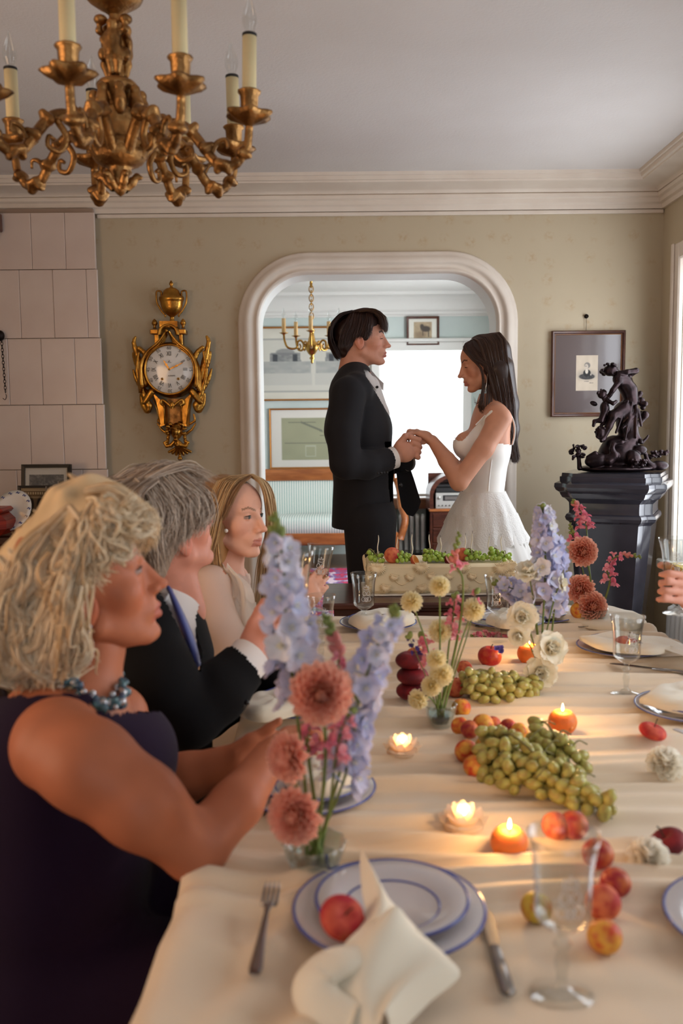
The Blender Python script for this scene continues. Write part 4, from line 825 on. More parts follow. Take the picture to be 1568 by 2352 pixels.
for x, y, h in ((122, 4.42, .2), (150, 4.5, .22), (160, 4.36, .2), (190, 4.42, .2), (216, 4.5, .21)): tumbler(x, y, h, 'tall clear glass on the sideboard, ' + next(TL))
# damper chain at the stove and bracket above it
cn = thing('damper_chain', 'thin dark iron chain with a hook hanging on the stove tiles', 'chain', P(3, 775, 4.9)); top = cn.location; bot = P(13, 905, 4.9) - top
lk = mesh('chain_link', MB().tube([(.006 * math.cos(t), 0, .011 * math.sin(t)) for t in np.linspace(0, 2 * PI, 13)], .0018, 5, cap=False), 'dark_iron')
for i in range(18): link('chain_link', lk, cn, bot * (i / 18), (0, 0, (i % 2) * PI / 2))
obj('chain_hook', MB().tube(spline([bot, bot + V((.004, 0, -.012)), bot + V((-.004, 0, -.03)), bot + V((-.016, 0, -.022))], 10), .002, 5), 'dark_iron', cn); obj('pulley', MB().lathe([(.004, -.012), (.03, -.012), (.024, 0), (.03, .012), (.004, .012)], 18, (-.016, 0, .01), RX), 'dark_iron', cn)
tag(obj('stove_bracket', MB().box((-.06, -.05, -.05), (.0, .0, .045), .006).box((-.05, -.06, .03), (-.004, -.05, .05), .004).tube([(-.03, -.03, -.04), (-.03, -.03, -.09)], .008, 6), 'mahogany', None, False, loc=P(6, 512, 4.92)), 'small dark wooden bracket high on the stove under the cornice', 'bracket')
# ================================================================== dining table
mat('cloth', (240, 221, 194), .85, sheen=.2, bump=.08, bscale=420, rgb2=(232, 210, 180), nscale=2)
mat('napkin', (240, 230, 208), .85, sheen=.3, bump=.06, bscale=500)
mat('china', (198, 194, 196), .12, coat=.5); mat('blue_rim', (70, 84, 160), .2, coat=.5)
mat('steel', (150, 146, 142), .28, 1); mat('silver', (190, 182, 172), .22, 1)
mat('etched', (244, 244, 244), .7, transl=.3, alpha=.75); thin_glass('wine', (240, 222, 160), .8)
TX0, TX1, TY0, TY1 = -.225, .955, .4, 2.97; TZ = .752
FOLD = []
rf = random.Random(5)
y = 1.16
while y < 2.9:
    FOLD.append((y, rf.uniform(-.035, .035), rf.uniform(.011, .027), rf.uniform(.012, .03), rf.uniform(0, 6), rf.uniform(-.2, 1.2), rf.uniform(.45, 1.1))); y += rf.uniform(.038, .085)
FOLD += [(1.06, .1, .009, .03, 1, .7, .6), (.97, -.1, .008, .04, 2, .1, .4), (.9, .06, .012, .05, 3, .5, .5), (.82, -.05, .012, .05, 4, .2, .6)]
def cloth_z(x, y):
    x = np.asarray(x, float); y = np.asarray(y, float); z = np.zeros(np.broadcast(x, y).shape)
    for y0, sl, a, w_, ph, xc, xw in FOLD:
        t = (y - y0 - sl * (x - .35) - .012 * np.sin(x * 5 + ph) - .005 * np.sin(x * 13 + ph * 2)) / w_
        z = z + a * np.where(t < 0, np.exp(-(t * 2.3) ** 2), np.exp(-(t * .8) ** 2)) * (.35 + .65 * np.exp(-((x - xc) / xw) ** 2))
    return z + .002 * np.sin(x * 7 + y * 5) + .0015 * np.sin(x * 17 - y * 9)
def tz(x, y): return TZ + float(cloth_z(x, y))
us = np.concatenate([np.linspace(-.52, 0, 16)[:-1], np.linspace(0, .06, 7)[:-1], np.linspace(.06, TX1 - TX0 - .06, 150), np.linspace(TX1 - TX0 - .06, TX1 - TX0, 7)[1:], np.linspace(TX1 - TX0, TX1 - TX0 + .4, 12)[1:]])
vs = np.concatenate([np.linspace(.28, 1.1, 60)[:-1], np.linspace(1.1, TY1 - .03, 330), TY1 + np.array([-.02, -.008, 0, .004]), ])
U, Vv = np.meshgrid(us, vs, indexing='ij')
def edge_wrap(s, L):                                  # s along the cloth from the left edge -> (x offset, drop)
    r = .022; x = np.clip(s, 0, L); d = np.zeros_like(s)
    for side in (0, 1):
        e = -s if side == 0 else s - L; k = e > -r
        a = np.clip((e + r) / r, 0, PI / 2); xx = r * np.sin(a) - r; dd = r * (1 - np.cos(a)) + np.clip(e + r - r * PI / 2, 0, None)
        x = np.where(k, (-xx if side == 0 else L + xx), x); d = np.where(k, dd, d)
    return x, d
xo, dr = edge_wrap(U, TX1 - TX0)
X = TX0 + xo; Z = TZ + cloth_z(X, Vv) * np.clip(1 - dr * 12, 0, 1) - dr
flare = np.clip(dr, 0, .5); sgn = np.where(U < .3, -1, 1)
X = X + sgn * flare * (.10 + .16 * (.5 + .5 * np.sin(Vv * 21 + 1.5 * np.sin(Vv * 5))) ) * 1.0 + sgn * np.clip(dr * 8, 0, 1) * .012 * np.sin(Vv * 9 + 1)
# loose near corner: the cloth bulges out over the edge and bunches
nb = np.exp(-((Vv - .95) / .35) ** 2) * (U < .3); X = X - nb * np.clip(dr * 6, 0, 1) * .035; Z = Z + nb * .026 * np.exp(-((U - .03) / .05) ** 2) + nb * .017 * np.exp(-((U - .13 - .25 * (Vv - 1.0)) / .03) ** 2) + nb * .018 * np.exp(-((U - .25 - .6 * (Vv - 1.0)) / .035) ** 2)
drop_end = np.clip(Vv - (TY1 - .02), 0, 1)
A = np.stack([X, Vv, Z], -1)
A = np.concatenate([A, A[:, -1:] + np.array([0, .012, -.03]), A[:, -1:] + np.array([0, .02, -.12]), A[:, -1:] + np.array([0, .03, -.26])], 1)
Ac = A.copy()
tb = thing('dining_table', 'long wooden dining table hidden beneath the cream cloth', 'table', (.365, 1.68, 0))
obj('tabletop', MB().box((TX0 - .365 + .03, TY0 - 1.68, .715), (TX1 - .365 - .03, TY1 - 1.68 - .03, .745), .006), 'mahogany', tb, False)
for sx_ in (-1, 1):
    for yy in (-1.15, 1.15): obj('leg', MB().lathe([(.03, 0), (.03, .05), (.045, .3), (.03, .5), (.05, .55), (.05, .715)], 14, (sx_ * .48, yy, 0)), 'mahogany', tb)
tcl = obj('tablecloth', MB().grid(A), 'cloth'); tag(tcl, 'crumpled cream tablecloth draped in cross folds over the long table', 'tablecloth')
def onT(px, py, dz=0):
    p = T(px, py, TZ + .006); return V((p.x, p.y, tz(p.x, p.y) + dz))
# ------------------------------------------------------------------ plates
def plate_set(label_big, label_small, px, py, r=.122, small=True):
    p = T(px, py, TZ + .01); z0 = max(tz(p.x + a * .06, p.y + c * .06) for a in (-1, 0, 1) for c in (-1, 0, 1)) - .003
    pl = thing('dinner_plate', label_big, 'plate', (p.x, p.y, z0), group='blue rimmed plates')
    obj('dish', MB().lathe([(.001, .004), (r * .62, .003), (r * .68, .006), (r * .97, .017), (r, .0195), (r * .98, .021), (r * .66, .011), (r * .6, .008), (.001, .008)], 56), 'china', pl)
    obj('blue_rim', MB().lathe([(r * .975, .0205), (r * 1.002, .0192), (r * .99, .0215), (r * .965, .0206)], 56), 'blue_rim', pl)
    if small:
        r2 = r * .8; p2 = thing('side_plate', label_small, 'plate', (p.x + .004, p.y + .006, z0 + .0105), group='blue rimmed plates')
        obj('dish', MB().lathe([(.001, .003), (r2 * .62, .002), (r2 * .68, .006), (r2 * .97, .016), (r2, .0185), (r2 * .98, .02), (r2 * .66, .010), (r2 * .6, .007), (.001, .007)], 56), 'china', p2)
        obj('blue_rim', MB().lathe([(r2 * .97, .0195), (r2 * 1.003, .0182), (r2 * .99, .0208), (r2 * .96, .0196)], 56), 'blue_rim', p2); obj('blue_line', MB().lathe([(r2 * .60, .0078), (r2 * .61, .0084), (r2 * .63, .0088), (r2 * .62, .0078)], 48), 'blue_rim', p2)
    return V((p.x, p.y, z0 + .03))
near = plate_set('blue rimmed dinner plate nearest the camera under a smaller plate', 'small blue rimmed plate beneath the knotted napkin nearest the camera', 893, 2120, .122)
pf1 = plate_set('dinner plate beside the dahlia bowl at the window side of the table', 'small plate under the loose napkin at the window side of the table', 1428, 1497, .122)
pf2 = plate_set('dinner plate cut by the picture edge behind the lit orange candle', 'small plate with folded napkin cut by the picture edge', 1590, 1635, .122)
pf3 = plate_set('dinner plate at the far table end under the stacked white napkin', 'small plate under the stacked white napkin at the far table end', 868, 1447, .118)
pf4 = plate_set('dinner plate at the far table end behind the pink snapdragon spray', 'small plate at the far end next to the blue delphinium', 1160, 1444, .118)
pf5 = plate_set('dinner plate in front of the older lady behind the near flowers', 'small plate in front of the older lady behind the near flowers', 705, 1822, .118)
pf6 = plate_set('dinner plate in front of the grey haired guest', 'small plate in front of the grey haired guest', 690, 1625, .118)
pf7 = plate_set('plain rimmed plate just entering the frame beside the apricots', '', 1755, 2135, .12, False)
pf8 = plate_set('dinner plate at the far corner beside the fork', 'small plate at the far corner beside the fork', 1235, 1425, .11)
# ------------------------------------------------------------------ napkins
def sheet(name, label, Lp, Rp, n=24, m=14, amp=.006, thick=.0022, parent=None, seed=0, bulge=.01):
    Lc, Rc = spline(Lp, n), spline(Rp, n); t = np.linspace(0, 1, m)[None, :, None]; A = Lc[:, None] * (1 - t) + Rc[:, None] * t
    s = np.linspace(0, 1, n)[:, None]; tt = t[..., 0]; A[..., 2] += amp * np.sin(tt * 9 + s * 5 + seed) * np.sin(PI * tt) + bulge * np.sin(PI * tt)
    B = A.copy(); B[..., 2] -= thick; b = MB().grid(A).grid(B, flip=True)
    for a, c in ((A[0], B[0]), (A[-1], B[-1]), (A[:, 0], B[:, 0]), (A[:, -1], B[:, -1])): b.grid(np.stack([a, c]))
    o = obj(name, b, 'napkin', parent)
    if label: tag(o, label, 'napkin', 'cream napkins')
    return o
def at(px, py, z): return T(px, py, z)
nk = thing('napkin', 'cream napkin knotted over the plate nearest the camera', 'napkin', (near.x, near.y, near.z), group='cream napkins'); n0 = V(nk.location)
w_ = lambda px, py, h: at(px, py, TZ + h) - n0
o1 = sheet('upper_fold', None, [w_(826, 1985, .07), w_(830, 2040, .068), w_(838, 2090, .06), w_(822, 2140, .06)], [w_(834, 1984, .072), w_(880, 2050, .06), w_(930, 2105, .05), w_(985, 2160, .05)], bulge=.02, parent=nk, seed=1)
o2 = sheet('lower_fold', None, [w_(822, 2135, .062), w_(790, 2170, .062), w_(762, 2240, .05), w_(790, 2330, .03), w_(850, 2390, .02)], [w_(985, 2158, .052), w_(1030, 2200, .04), w_(1054, 2240, .03), w_(985, 2300, .026), w_(905, 2385, .02)], bulge=.026, amp=.009, parent=nk, seed=3)
A = []
lp = spline([w_(838, 2195, .06), w_(785, 2208, .06), w_(738, 2235, .05), w_(722, 2275, .04), w_(752, 2320, .03), w_(815, 2350, .026)], 26)
b = MB().tube(lp, np.concatenate([np.linspace(.018, .03, 13), np.linspace(.03, .02, 13)]), 12, flat=.5, up=(0, 0, 1)); obj('knot_loop', b, 'napkin', nk)
def napkin_flat(label, pts, seed=0, h=.014):
    c = sum((V(p) for p in pts), V()) / len(pts); n = len(pts); b = MB(); rings = []
    for k, (s, dz) in enumerate(((1.0, 0), (1.01, h * .5), (.97, h), (.8, h * 1.35 + .003), (.55, h * 1.3), (.3, h * 1.5), (.05, h * 1.4))):
        ring = spline([V(p) for p in pts] + [V(pts[0])], 40)[:-1]; cc = np.array(c); q_ = cc + (ring - cc) * s; q_[:, 2] += dz + (.003 * np.sin(np.arange(39) * .9 + seed + k) if 0 < k < 6 else 0); rings.append(q_)
    b.grid(np.array(rings), closev=True); return tag(obj('napkin', b, 'napkin'), label, 'napkin', 'cream napkins')
napkin_flat('loose cream napkin spread across the plate at the window side', [at(x, y, pf1.z + dz) for x, y, dz in ((1330, 1470, .0), (1400, 1460, .008), (1480, 1470, .01), (1568, 1490, .0), (1640, 1545, -.012), (1560, 1500, .004), (1500, 1505, .006), (1420, 1500, .0), (1370, 1490, .004))], 1, .012)
napkin_flat('folded cream napkin on the plate cut by the picture edge', [at(x, y, pf2.z - .006) for x, y in ((1468, 1615), (1530, 1585), (1620, 1590), (1700, 1620), (1650, 1640), (1560, 1640))], 2, .016)
napkin_flat('stacked white napkin folded on the plate at the far table end', [at(x, y, pf3.z - .004) for x, y in ((800, 1432), (850, 1418), (935, 1420), (950, 1432), (900, 1445), (840, 1450))], 3, .02)
napkin_flat('folded napkin on the far plate behind the pink snapdragon spray', [at(x, y, pf4.z - .004) for x, y in ((1115, 1432), (1150, 1415), (1210, 1418), (1215, 1440), (1160, 1445))], 4, .018)
napkin_flat('napkin on the plate in front of the older lady', [at(x, y, pf5.z - .004) for x, y in ((650, 1800), (720, 1775), (800, 1785), (825, 1806), (760, 1830), (690, 1830))], 5, .02)
napkin_flat('crumpled napkin beside the grey haired guest', [at(x, y, pf6.z - .004) for x, y in ((540, 1640), (590, 1615), (660, 1600), (720, 1615), (690, 1640), (600, 1660))], 6, .018)
napkin_flat('white napkin at the far table corner behind the dahlia bowl', [at(x, y, TZ + .012) for x, y in ((1235, 1418), (1300, 1408), (1420, 1412), (1480, 1432), (1430, 1452), (1330, 1440))], 7, .02)
# ------------------------------------------------------------------ cutlery
def fork(label, a, c):
    a, c = V(a), V(c); d = c - a; L = d.length; o = thing('fork', label, 'fork', a, M=frame(d, o=a)); b = MB().tube([(0, 0, .002), (.01, 0, .0025), (L * .3, 0, .005), (L * .62, 0, .008), (L * .7, 0, .007), (L * .76, 0, .004)], [.006, .008, .0055, .003, .0045, .011], 8, flat=.3); obj('handle', b, 'steel', o)
    for k in (-1.5, -.5, .5, 1.5): obj('tine', MB().tube([(L * .745, k * .0055, .004), (L * .8, k * .006, .003), (L * .93, k * .006, .006), (L, k * .0055, .01)], [.0025, .0024, .002, .001], 6, flat=.6), 'steel', o)
def knife(label, a, c):
    a, c = V(a), V(c); d = c - a; L = d.length; o = thing('table_knife', label, 'knife', a, M=frame(d, o=a)); obj('handle', MB().tube([(0, 0, .004), (.006, 0, .004), (L * .25, 0, .0042), (L * .5, 0, .004)], [.004, .009, .0085, .006], 8, flat=.45), 'steel', o)
    obj('blade', MB().prism([(L * .49, -.0055), (L * .55, -.009), (L * .85, -.0105), (L * .97, -.006), (L, .003), (L * .95, .006), (L * .5, .0055)], .0032, .0048, 'xy'), 'steel', o, False)
fork('fork lying on the cloth before the near flower bowl', onT(585, 2278, .024), onT(627, 2080, .016)); knife('table knife lying beside the plate nearest the camera', onT(1168, 2300, .004), onT(1106, 2085, .006))
knife('table knife lying near the tall stemmed glass at the window side', onT(1600, 1560, .006), onT(1400, 1534, .008)); fork('fork lying at the far corner beside the dahlia bowl', onT(1262, 1425, .014), onT(1345, 1449, .008)); knife('table knife near the flat peach at the picture edge', onT(1650, 1720, .006), onT(1545, 1692, .008)); fork('fork on the cloth at the far table end', onT(1068, 1432, .01), onT(1108, 1462, .008))
# ------------------------------------------------------------------ stemware
GH = .186
gprof = [(.001, .002), (.034, .0), (.0355, .0015), (.034, .0032), (.014, .008), (.0055, .016), (.0062, .026), (.0088, .04), (.0066, .05), (.0058, .054), (.0105, .061), (.0058, .067), (.0052, .07), (.009, .076), (.02, .083), (.0292, .091), (.0305, .096), (.0312, .12), (.0328, .15), (.0362, .172), (.0395, GH), (.0388, GH), (.0354, .171), (.0319, .15), (.0303, .12), (.0295, .097), (.028, .0925), (.018, .0855), (.001, .0835)]
gl = mesh('bowl_and_stem', MB().lathe(gprof, 36), 'clear_glass')
em = MB(); eq = lambda x, z: (math.sin(x / .0325) * .0332, -math.cos(x / .0325) * .0332, z)
def escroll(pts, r=.0006, n=20): em.tube([eq(x, z) for x, z in spline(pts, n)], r, 4)
for s in (-1, 1): escroll([(s * .008, .136), (s * .011, .129), (s * .006, .123), (s * .001, .128), (s * .004, .136), (s * .009, .138)]); escroll([(s * .0115, .119), (s * .014, .112), (s * .008, .107), (s * .003, .112), (s * .007, .119), (s * .012, .1215)]); escroll([(s * .002, .12), (s * .0055, .113), (s * .002, .106), (s * -.002, .112), (s * .001, .118)])
escroll([(-.008, .143), (-.006, .152), (-.003, .146), (0, .156), (.003, .146), (.006, .152), (.008, .143)], .0007); escroll([(-.008, .1425), (0, .141), (.008, .1425)], .0009)
emm = mesh('engraved_crest', em, 'etched')
def glass(label, p, tilt=(0, 0, 0), wine=0):
    g = thing('wine_glass', label, 'wine glass', p, tilt, 'engraved wine glasses'); o = link('bowl_and_stem', gl, g); link('engraved_crest', emm, o)
    if wine: obj('wine', MB().lathe([(.001, .0845), (.0175, .0865), (.0275, .0935), (.029, .098), (.0298, .098 + wine), (.001, .098 + wine)], 28), 'wine', g)
    return g
glass('empty engraved wine glass standing nearest the camera by the apricots', onT(1289, 2285)); glass('engraved wine glass standing before the plate at the window side', onT(1437, 1594)); glass('engraved wine glass at the far table end in front of the cake', onT(836, 1462), (0, 0, .2)); glass('engraved wine glass behind the blue delphinium at the far end', onT(1142, 1478), (0, 0, -.3))
glass('engraved wine glass beside the young guest, half hidden by flowers', onT(738, 1530), (0, 0, .4))
# ------------------------------------------------------------------ fruit
def two_tone(name, a, b, rough=.45, nscale=1.1, ramp=(.4, .62)): mat(name, a, rough, rgb2=b, nscale=nscale, ramp=ramp, spec=.35)
two_tone('apricot', (236, 170, 70), (206, 74, 44)); two_tone('plum', (158, 44, 52), (206, 110, 62)); two_tone('flat_peach_red', (206, 88, 66), (176, 40, 50), .7); two_tone('flat_peach_dark', (132, 34, 40), (92, 22, 32), .6); two_tone('peach', (226, 128, 86), (186, 62, 56), .7); two_tone('apple', (184, 40, 38), (206, 88, 52), .3, 1.6); two_tone('green_apricot', (206, 178, 70), (190, 120, 50)); mat('orange_skin', (232, 136, 62), .5, bump=.2, bscale=300, sss=.3)
mat('grape', (184, 180, 100), .22, rgb2=(166, 146, 82), nscale=1.2, spec=.4); mat('grape_bright', (158, 190, 70), .2, rgb2=(178, 204, 98), nscale=1.2, spec=.45); mat('stalk', (120, 110, 60), .7); mat('dark_stalk', (62, 44, 30), .8)
def fruit_prof(kind, n=20):
    out = []
    for t in np.linspace(0, PI, n):
        s, c = math.sin(t), -math.cos(t)
        if kind == 'flat': r, z = s, c * .58; z -= .26 * math.exp(-(r / .36) ** 2) * (1 if c > 0 else -.5)
        elif kind == 'apple': r, z = s * (1 + .04 * c), c * .9; z -= .2 * math.exp(-(r / .28) ** 2) * (1 if c > 0 else -.5)
        else: r, z = s, c * .96; z -= .07 * math.exp(-(r / .25) ** 2) * (1 if c > 0 else 0)
        out.append((max(r, .001), z))
    return out
FM = {}
def fruit(name, label, kind, m, px, py, rp, rot=(0, 0, 0), base=None, Y=None, stalk=True, group='loose fruit on the table', loc=None):
    """px, py: centre of the fruit in the picture; rp its half width in pixels; it rests on the cloth (or on base)."""
    zh = {'flat': .5, 'apple': .8}.get(kind, .9)
    if loc is None:
        r = .03
        for _ in range(4):
            p = T(px, py, (TZ + .006 if base is None else base) + r * zh); r = rp * (p.y + .05) / FPX
        p = V((p.x, p.y, (tz(p.x, p.y) if base is None else base) + r * zh))
    else: p, r = V(loc), rp
    key = (kind, m)
    if key not in FM:
        FM[key] = (mesh('flesh', MB().lathe(fruit_prof(kind), 28, wob=lambda a, z_: 1 + .02 * np.cos(a * 2 + 1) - (.05 * np.exp(-((np.mod(a + PI, 2 * PI) - PI) / .18) ** 2) if kind != 'apple' else 0)), m), mesh('stalk', MB().tube([(0, 0, .3 if kind == 'flat' else .62), (.02, 0, .85), (.12, .02, 1.12 if kind == 'apple' else .95)], [.04, .03, .045], 6), 'dark_stalk'))
    o = thing(name, label, name.replace('_', ' '), p, rot, group); link('flesh', FM[key][0], o, scale=r)
    if stalk: link('stalk', FM[key][1], o, scale=r)
    return o
fruit('flat_peach', 'flat peach lying on the near plate beside the knotted napkin', 'flat', 'flat_peach_red', 787, 2108, 54, (R(42), R(6), .4), near.z + .008, stalk=True)
fruit('flat_peach', 'red flat peach on the cloth behind the white pompon flower', 'flat', 'flat_peach_red', 1498, 1693, 32, (.3, .1, 1)); fruit('flat_peach', 'dark red flat peach at the picture edge above the white flower head', 'flat', 'flat_peach_dark', 1532, 1926, 46, (-.45, .2, 2)); fruit('flat_peach', 'red flat peach on the plate seen through the stemmed glass', 'flat', 'flat_peach_red', 1440, 1478, 28, (.2, 0, 1), pf1.z - .004)
b0 = onT(948, 1608); hz_ = .0
for k, lab in enumerate(('dark flat peach at the bottom of the stack of three', 'dark flat peach in the middle of the stack of three', 'dark flat peach on top of the stack of three')):
    fruit('flat_peach', lab, 'flat', 'flat_peach_dark', 0, 0, .037, (random.uniform(-.06, .06), 0, k * 2), loc=b0 + V((random.uniform(-.003, .003), 0, .019 + k * .036)), stalk=False)
fruit('apple', 'small red apple with a stalk behind the first bunch of grapes', 'apple', 'apple', 1124, 1512, 27, (.15, .1, 0)); fruit('peach', 'rosy peach behind the pompon flowers next to the red apple', 'round', 'peach', 1066, 1535, 18); fruit('peach', 'pale rosy peach partly hidden by the pompon stems', 'round', 'peach', 1046, 1572, 24)
fruit('orange', 'orange behind the stack of flat peaches', 'round', 'orange_skin', 955, 1508, 26, stalk=False); fruit('apricot', 'yellow apricot standing alone beside the pompon flower bowl', 'round', 'apricot', 1059, 1622, 22)
for i, (x, y, r, m, lab) in enumerate(((1056, 1669, 21, 'apricot', 'apricot at the tip of the heap nearest the pompon bowl'), (1078, 1690, 21, 'plum', 'reddish plum low in the apricot heap beside the pompon bowl'), (1109, 1677, 25, 'apricot', 'large pale apricot at the middle of the heap'), (1131, 1664, 20, 'plum', 'plum at the back of the apricot heap'), (1166, 1679, 20, 'plum', 'dark plum at the back of the heap above the grapes'), (1146, 1694, 22, 'plum', 'round red plum in the middle of the heap'), (1192, 1691, 21, 'apricot', 'apricot at the candle side of the heap'), (1070, 1728, 27, 'apricot', 'yellow and red apricot at the outer side of the heap'), (1114, 1712, 23, 'green_apricot', 'yellow plum between the apricots and the grapes'), (1090, 1766, 27, 'apricot', 'apricot showing its dark end nearest the lotus candle'))):
    fruit('apricot' if m != 'plum' else 'plum', lab, 'round', m, x, y, r, (random.uniform(0, 6), random.uniform(0, 6), 0), stalk=False, group='heap of apricots and plums')
for x, y, r, m, lab in ((1276, 1905, 33, 'peach', 'peach seen through the near wine glass'), (1316, 1903, 34, 'plum', 'red plum seen through the near wine glass'), (1372, 1992, 36, 'plum', 'red plum beside the rim of the near wine glass'), (1413, 2033, 35, 'plum', 'red plum next to the white pompon flower head'), (1384, 2071, 41, 'peach', 'orange peach beside the stem of the near wine glass'), (1388, 2149, 40, 'apricot', 'yellow apricot with a red cheek nearest the picture corner'), (1231, 2079, 36, 'green_apricot', 'greenish yellow apricot between plate and near wine glass')):
    fruit('apricot' if m in ('apricot', 'green_apricot') else m, lab, 'round', m, x, y, r, (random.uniform(-.6, .6), random.uniform(-.6, .6), 0), stalk=False)
GR = mesh('grape', MB().ball((0, 0, 0), (1, 1, 1.5), 12, 8), 'grape'); GB = mesh('grape', MB().ball((0, 0, 0), (1, 1, 1.08), 12, 8), 'grape_bright')
def bunch(label, A_, B_, w0, w1, h0, n, r, me, ground, seed, mb_stalk=True, group='bunches of long green grapes', mat_s='stalk', long_=True):
    rr = random.Random(seed); A_, B_ = V(A_), V(B_); d = B_ - A_; s = V((-d.y, d.x, 0)).normalized(); o = thing('grape_bunch', label, 'grapes', (A_ + B_) / 2, group=group); c0 = V(o.location); pts = []
    tries = 0
    while len(pts) < n and tries < n * 60:
        tries += 1; t = rr.random(); wv = (w0 + (w1 - w0) * t) * (math.sin(PI * min(max(t * .9 + .08, 0), 1)) ** .5); a = rr.uniform(-1, 1); hmax = h0 * (1 - .6 * t) * math.sqrt(max(0, 1 - a * a)); u = rr.random() ** .6
        p = A_ + d * t + s * (a * wv); p.z = ground(p.x, p.y) + r * .95 + u * hmax
        if all((p - q_).length > r * 1.62 for q_ in pts): pts.append(p)
    for p in pts:
        ax = V((rr.gauss(0, 1), rr.gauss(0, 1), rr.gauss(0, .6))) + d.normalized() * .5; sc = r * rr.uniform(.86, 1.1); link('grape', me, o, M=Matrix.Translation(p - c0) @ ax.to_track_quat('Z', 'Y').to_matrix().to_4x4() @ Matrix.Scale(sc, 4))
    if mb_stalk:
        b = MB().tube(spline([A_ - d * .06 - c0 + V((0, 0, .03)), A_ + d * .2 - c0 + V((0, 0, h0 * .9 + .012)), A_ + d * .6 - c0 + V((0, 0, h0 * .55)), B_ - c0 + V((0, 0, .012))], 16), np.linspace(.0028, .0012, 16), 6)
        for k in range(5):
            t = .1 + k * .16; b0_ = A_ + d * t - c0 + V((0, 0, h0 * .85 * (1 - .4 * t))); b.tube(spline([b0_, b0_ + s * (.02 * (-1) ** k) + V((0, 0, .012)), b0_ + s * (.045 * (-1) ** k)], 8), .0014, 5)
        obj('stalk', b, mat_s, o)
    return o
gz = lambda x, y: TZ + .004
bunch('big bunch of long green grapes trailing from the apricots toward the near glass', onT(1120, 1765), onT(1405, 1890), .075, .03, .075, 120, .0108, GR, gz, 3)
bunch('upper strand of long green grapes lying along the back of the big bunch', onT(1225, 1745), onT(1340, 1790), .05, .04, .07, 46, .0106, GR, gz, 13)
bunch('bunch of long green grapes below the white lisianthus', onT(1068, 1605), onT(1235, 1590), .062, .05, .06, 100, .0106, GR, gz, 4)
# ------------------------------------------------------------------ candles
mat('flame', (255, 220, 150), .5, emit=45, emrgb=(255, 196, 110)); mat('wax_white', (255, 240, 220), .5, transl=.6); mat('wax_orange', (240, 140, 66), .5, sss=.6, transl=.2, bump=.15, bscale=200); mat('wick', (30, 24, 20), .9); mat('melt', (255, 196, 120), .1, sss=.4, coat=.5)
flm = mesh('flame', MB().lathe([(.0004, 0), (.002, .002), (.0025, .005), (.0016, .01), (.0003, .016)], 10), 'flame')
def candle_light(par, h, e):
    l = bpy.data.lights.new('candle_light', 'POINT'); l.energy = e; l.color = (1, .55, .2); l.shadow_soft_size = .012; o = bpy.data.objects.new('candle_light', l); COL.objects.link(o); o.parent = par; o.location = (0, 0, h)
CE = .55
def lotus(label, px, py, rp):
    p = onT(px, py); r = rp * (p.y + .05) / FPX; o = thing('lotus_candle', label, 'candle', p, group='white lotus candles'); pet = []
    for ring, (n, rr, tl, L, w2) in enumerate(((11, 1.0, 66, .72, .34), (9, .75, 44, .74, .32), (7, .5, 26, .7, .28), (5, .3, 12, .56, .2))):
        for k in range(n):
            a = k * 2 * PI / n + ring * .3; b = MB(); A = [[((rr * .55 + math.sin(R(tl)) * L * t) * 1.0, (t2 - .5) * 2 * w2 * math.sin(PI * (.18 + .82 * t) * .92) , .12 + ring * .1 + math.cos(R(tl)) * L * 1.15 * t + .12 * (t2 - .5) ** 2 + .1 * t * t) for t2 in np.linspace(0, 1, 5)] for t in np.linspace(0, 1, 6)]
            pet.append((b.grid(np.array(A)).xf(np.array(Matrix.Rotation(a, 3, 'Z')) * r)))
    for b in pet: obj('petal', b, 'wax_white', o)
    obj('base', MB().lathe([(.001, .0), (r * .75, 0), (r * .95, r * .12), (r * .9, r * .3), (r * .4, r * .4), (.001, r * .4)], 24), 'wax_white', o); obj('wick', MB().tube([(0, 0, r * .4), (0, 0, r * .72)], .0008, 5), 'wick', o); link('flame', flm, o, (0, 0, r * .7)); candle_light(o, r * .72, CE * 2.2)
lotus('white lotus candle burning beside the blue delphinium stems', 924, 1738, 38); lotus('larger white lotus candle burning beside the hollow orange candle', 1064, 1897, 48)
def orange_candle(label, px, py, rp, open_=.45, tilt=(0, 0, 0)):
    p = onT(px, py); r = rp * (p.y + .05) / FPX; o = thing('orange_candle', label, 'candle', p, tilt, group='orange fruit candles'); pr = [(max(math.sin(t), .02) * r, (-math.cos(t) * .93 + .93) * r) for t in np.linspace(0, PI - open_, 16)]; rt = pr[-1]; pr += [(rt[0] * .9, rt[1] - r * .02), (rt[0] * .86, rt[1] - r * .22), (.001, rt[1] - r * .24)]
    obj('shell', MB().lathe(pr, 30, wob=lambda a, z_: 1 + .012 * np.cos(a * 5)), 'wax_orange', o); zt = rt[1] - r * .2; obj('melted_wax', MB().lathe([(rt[0] * .84, zt), (.001, zt)], 20), 'melt', o); obj('wick', MB().tube([(0, 0, zt), (0, 0, zt + .01)], .0008, 5), 'wick', o); link('flame', flm, o, (0, 0, zt + .006)); candle_light(o, zt + .03, CE)
    obj('navel', MB().lathe([(.001, .003), (.004, .002), (.0055, 0)], 10, (r * .35, -r * .88, r * .75), Matrix.Rotation(R(80), 3, 'X')), 'orange_skin', o)
orange_candle('orange fruit shaped candle burning in front of the plates at the window side', 1291, 1684, 33, .62); orange_candle('hollowed orange candle burning beside the larger lotus candle', 1167, 1962, 43, .55, (R(8), 0, 0)); orange_candle('orange candle glowing behind the white lisianthus', 1214, 1530, 27, .6)
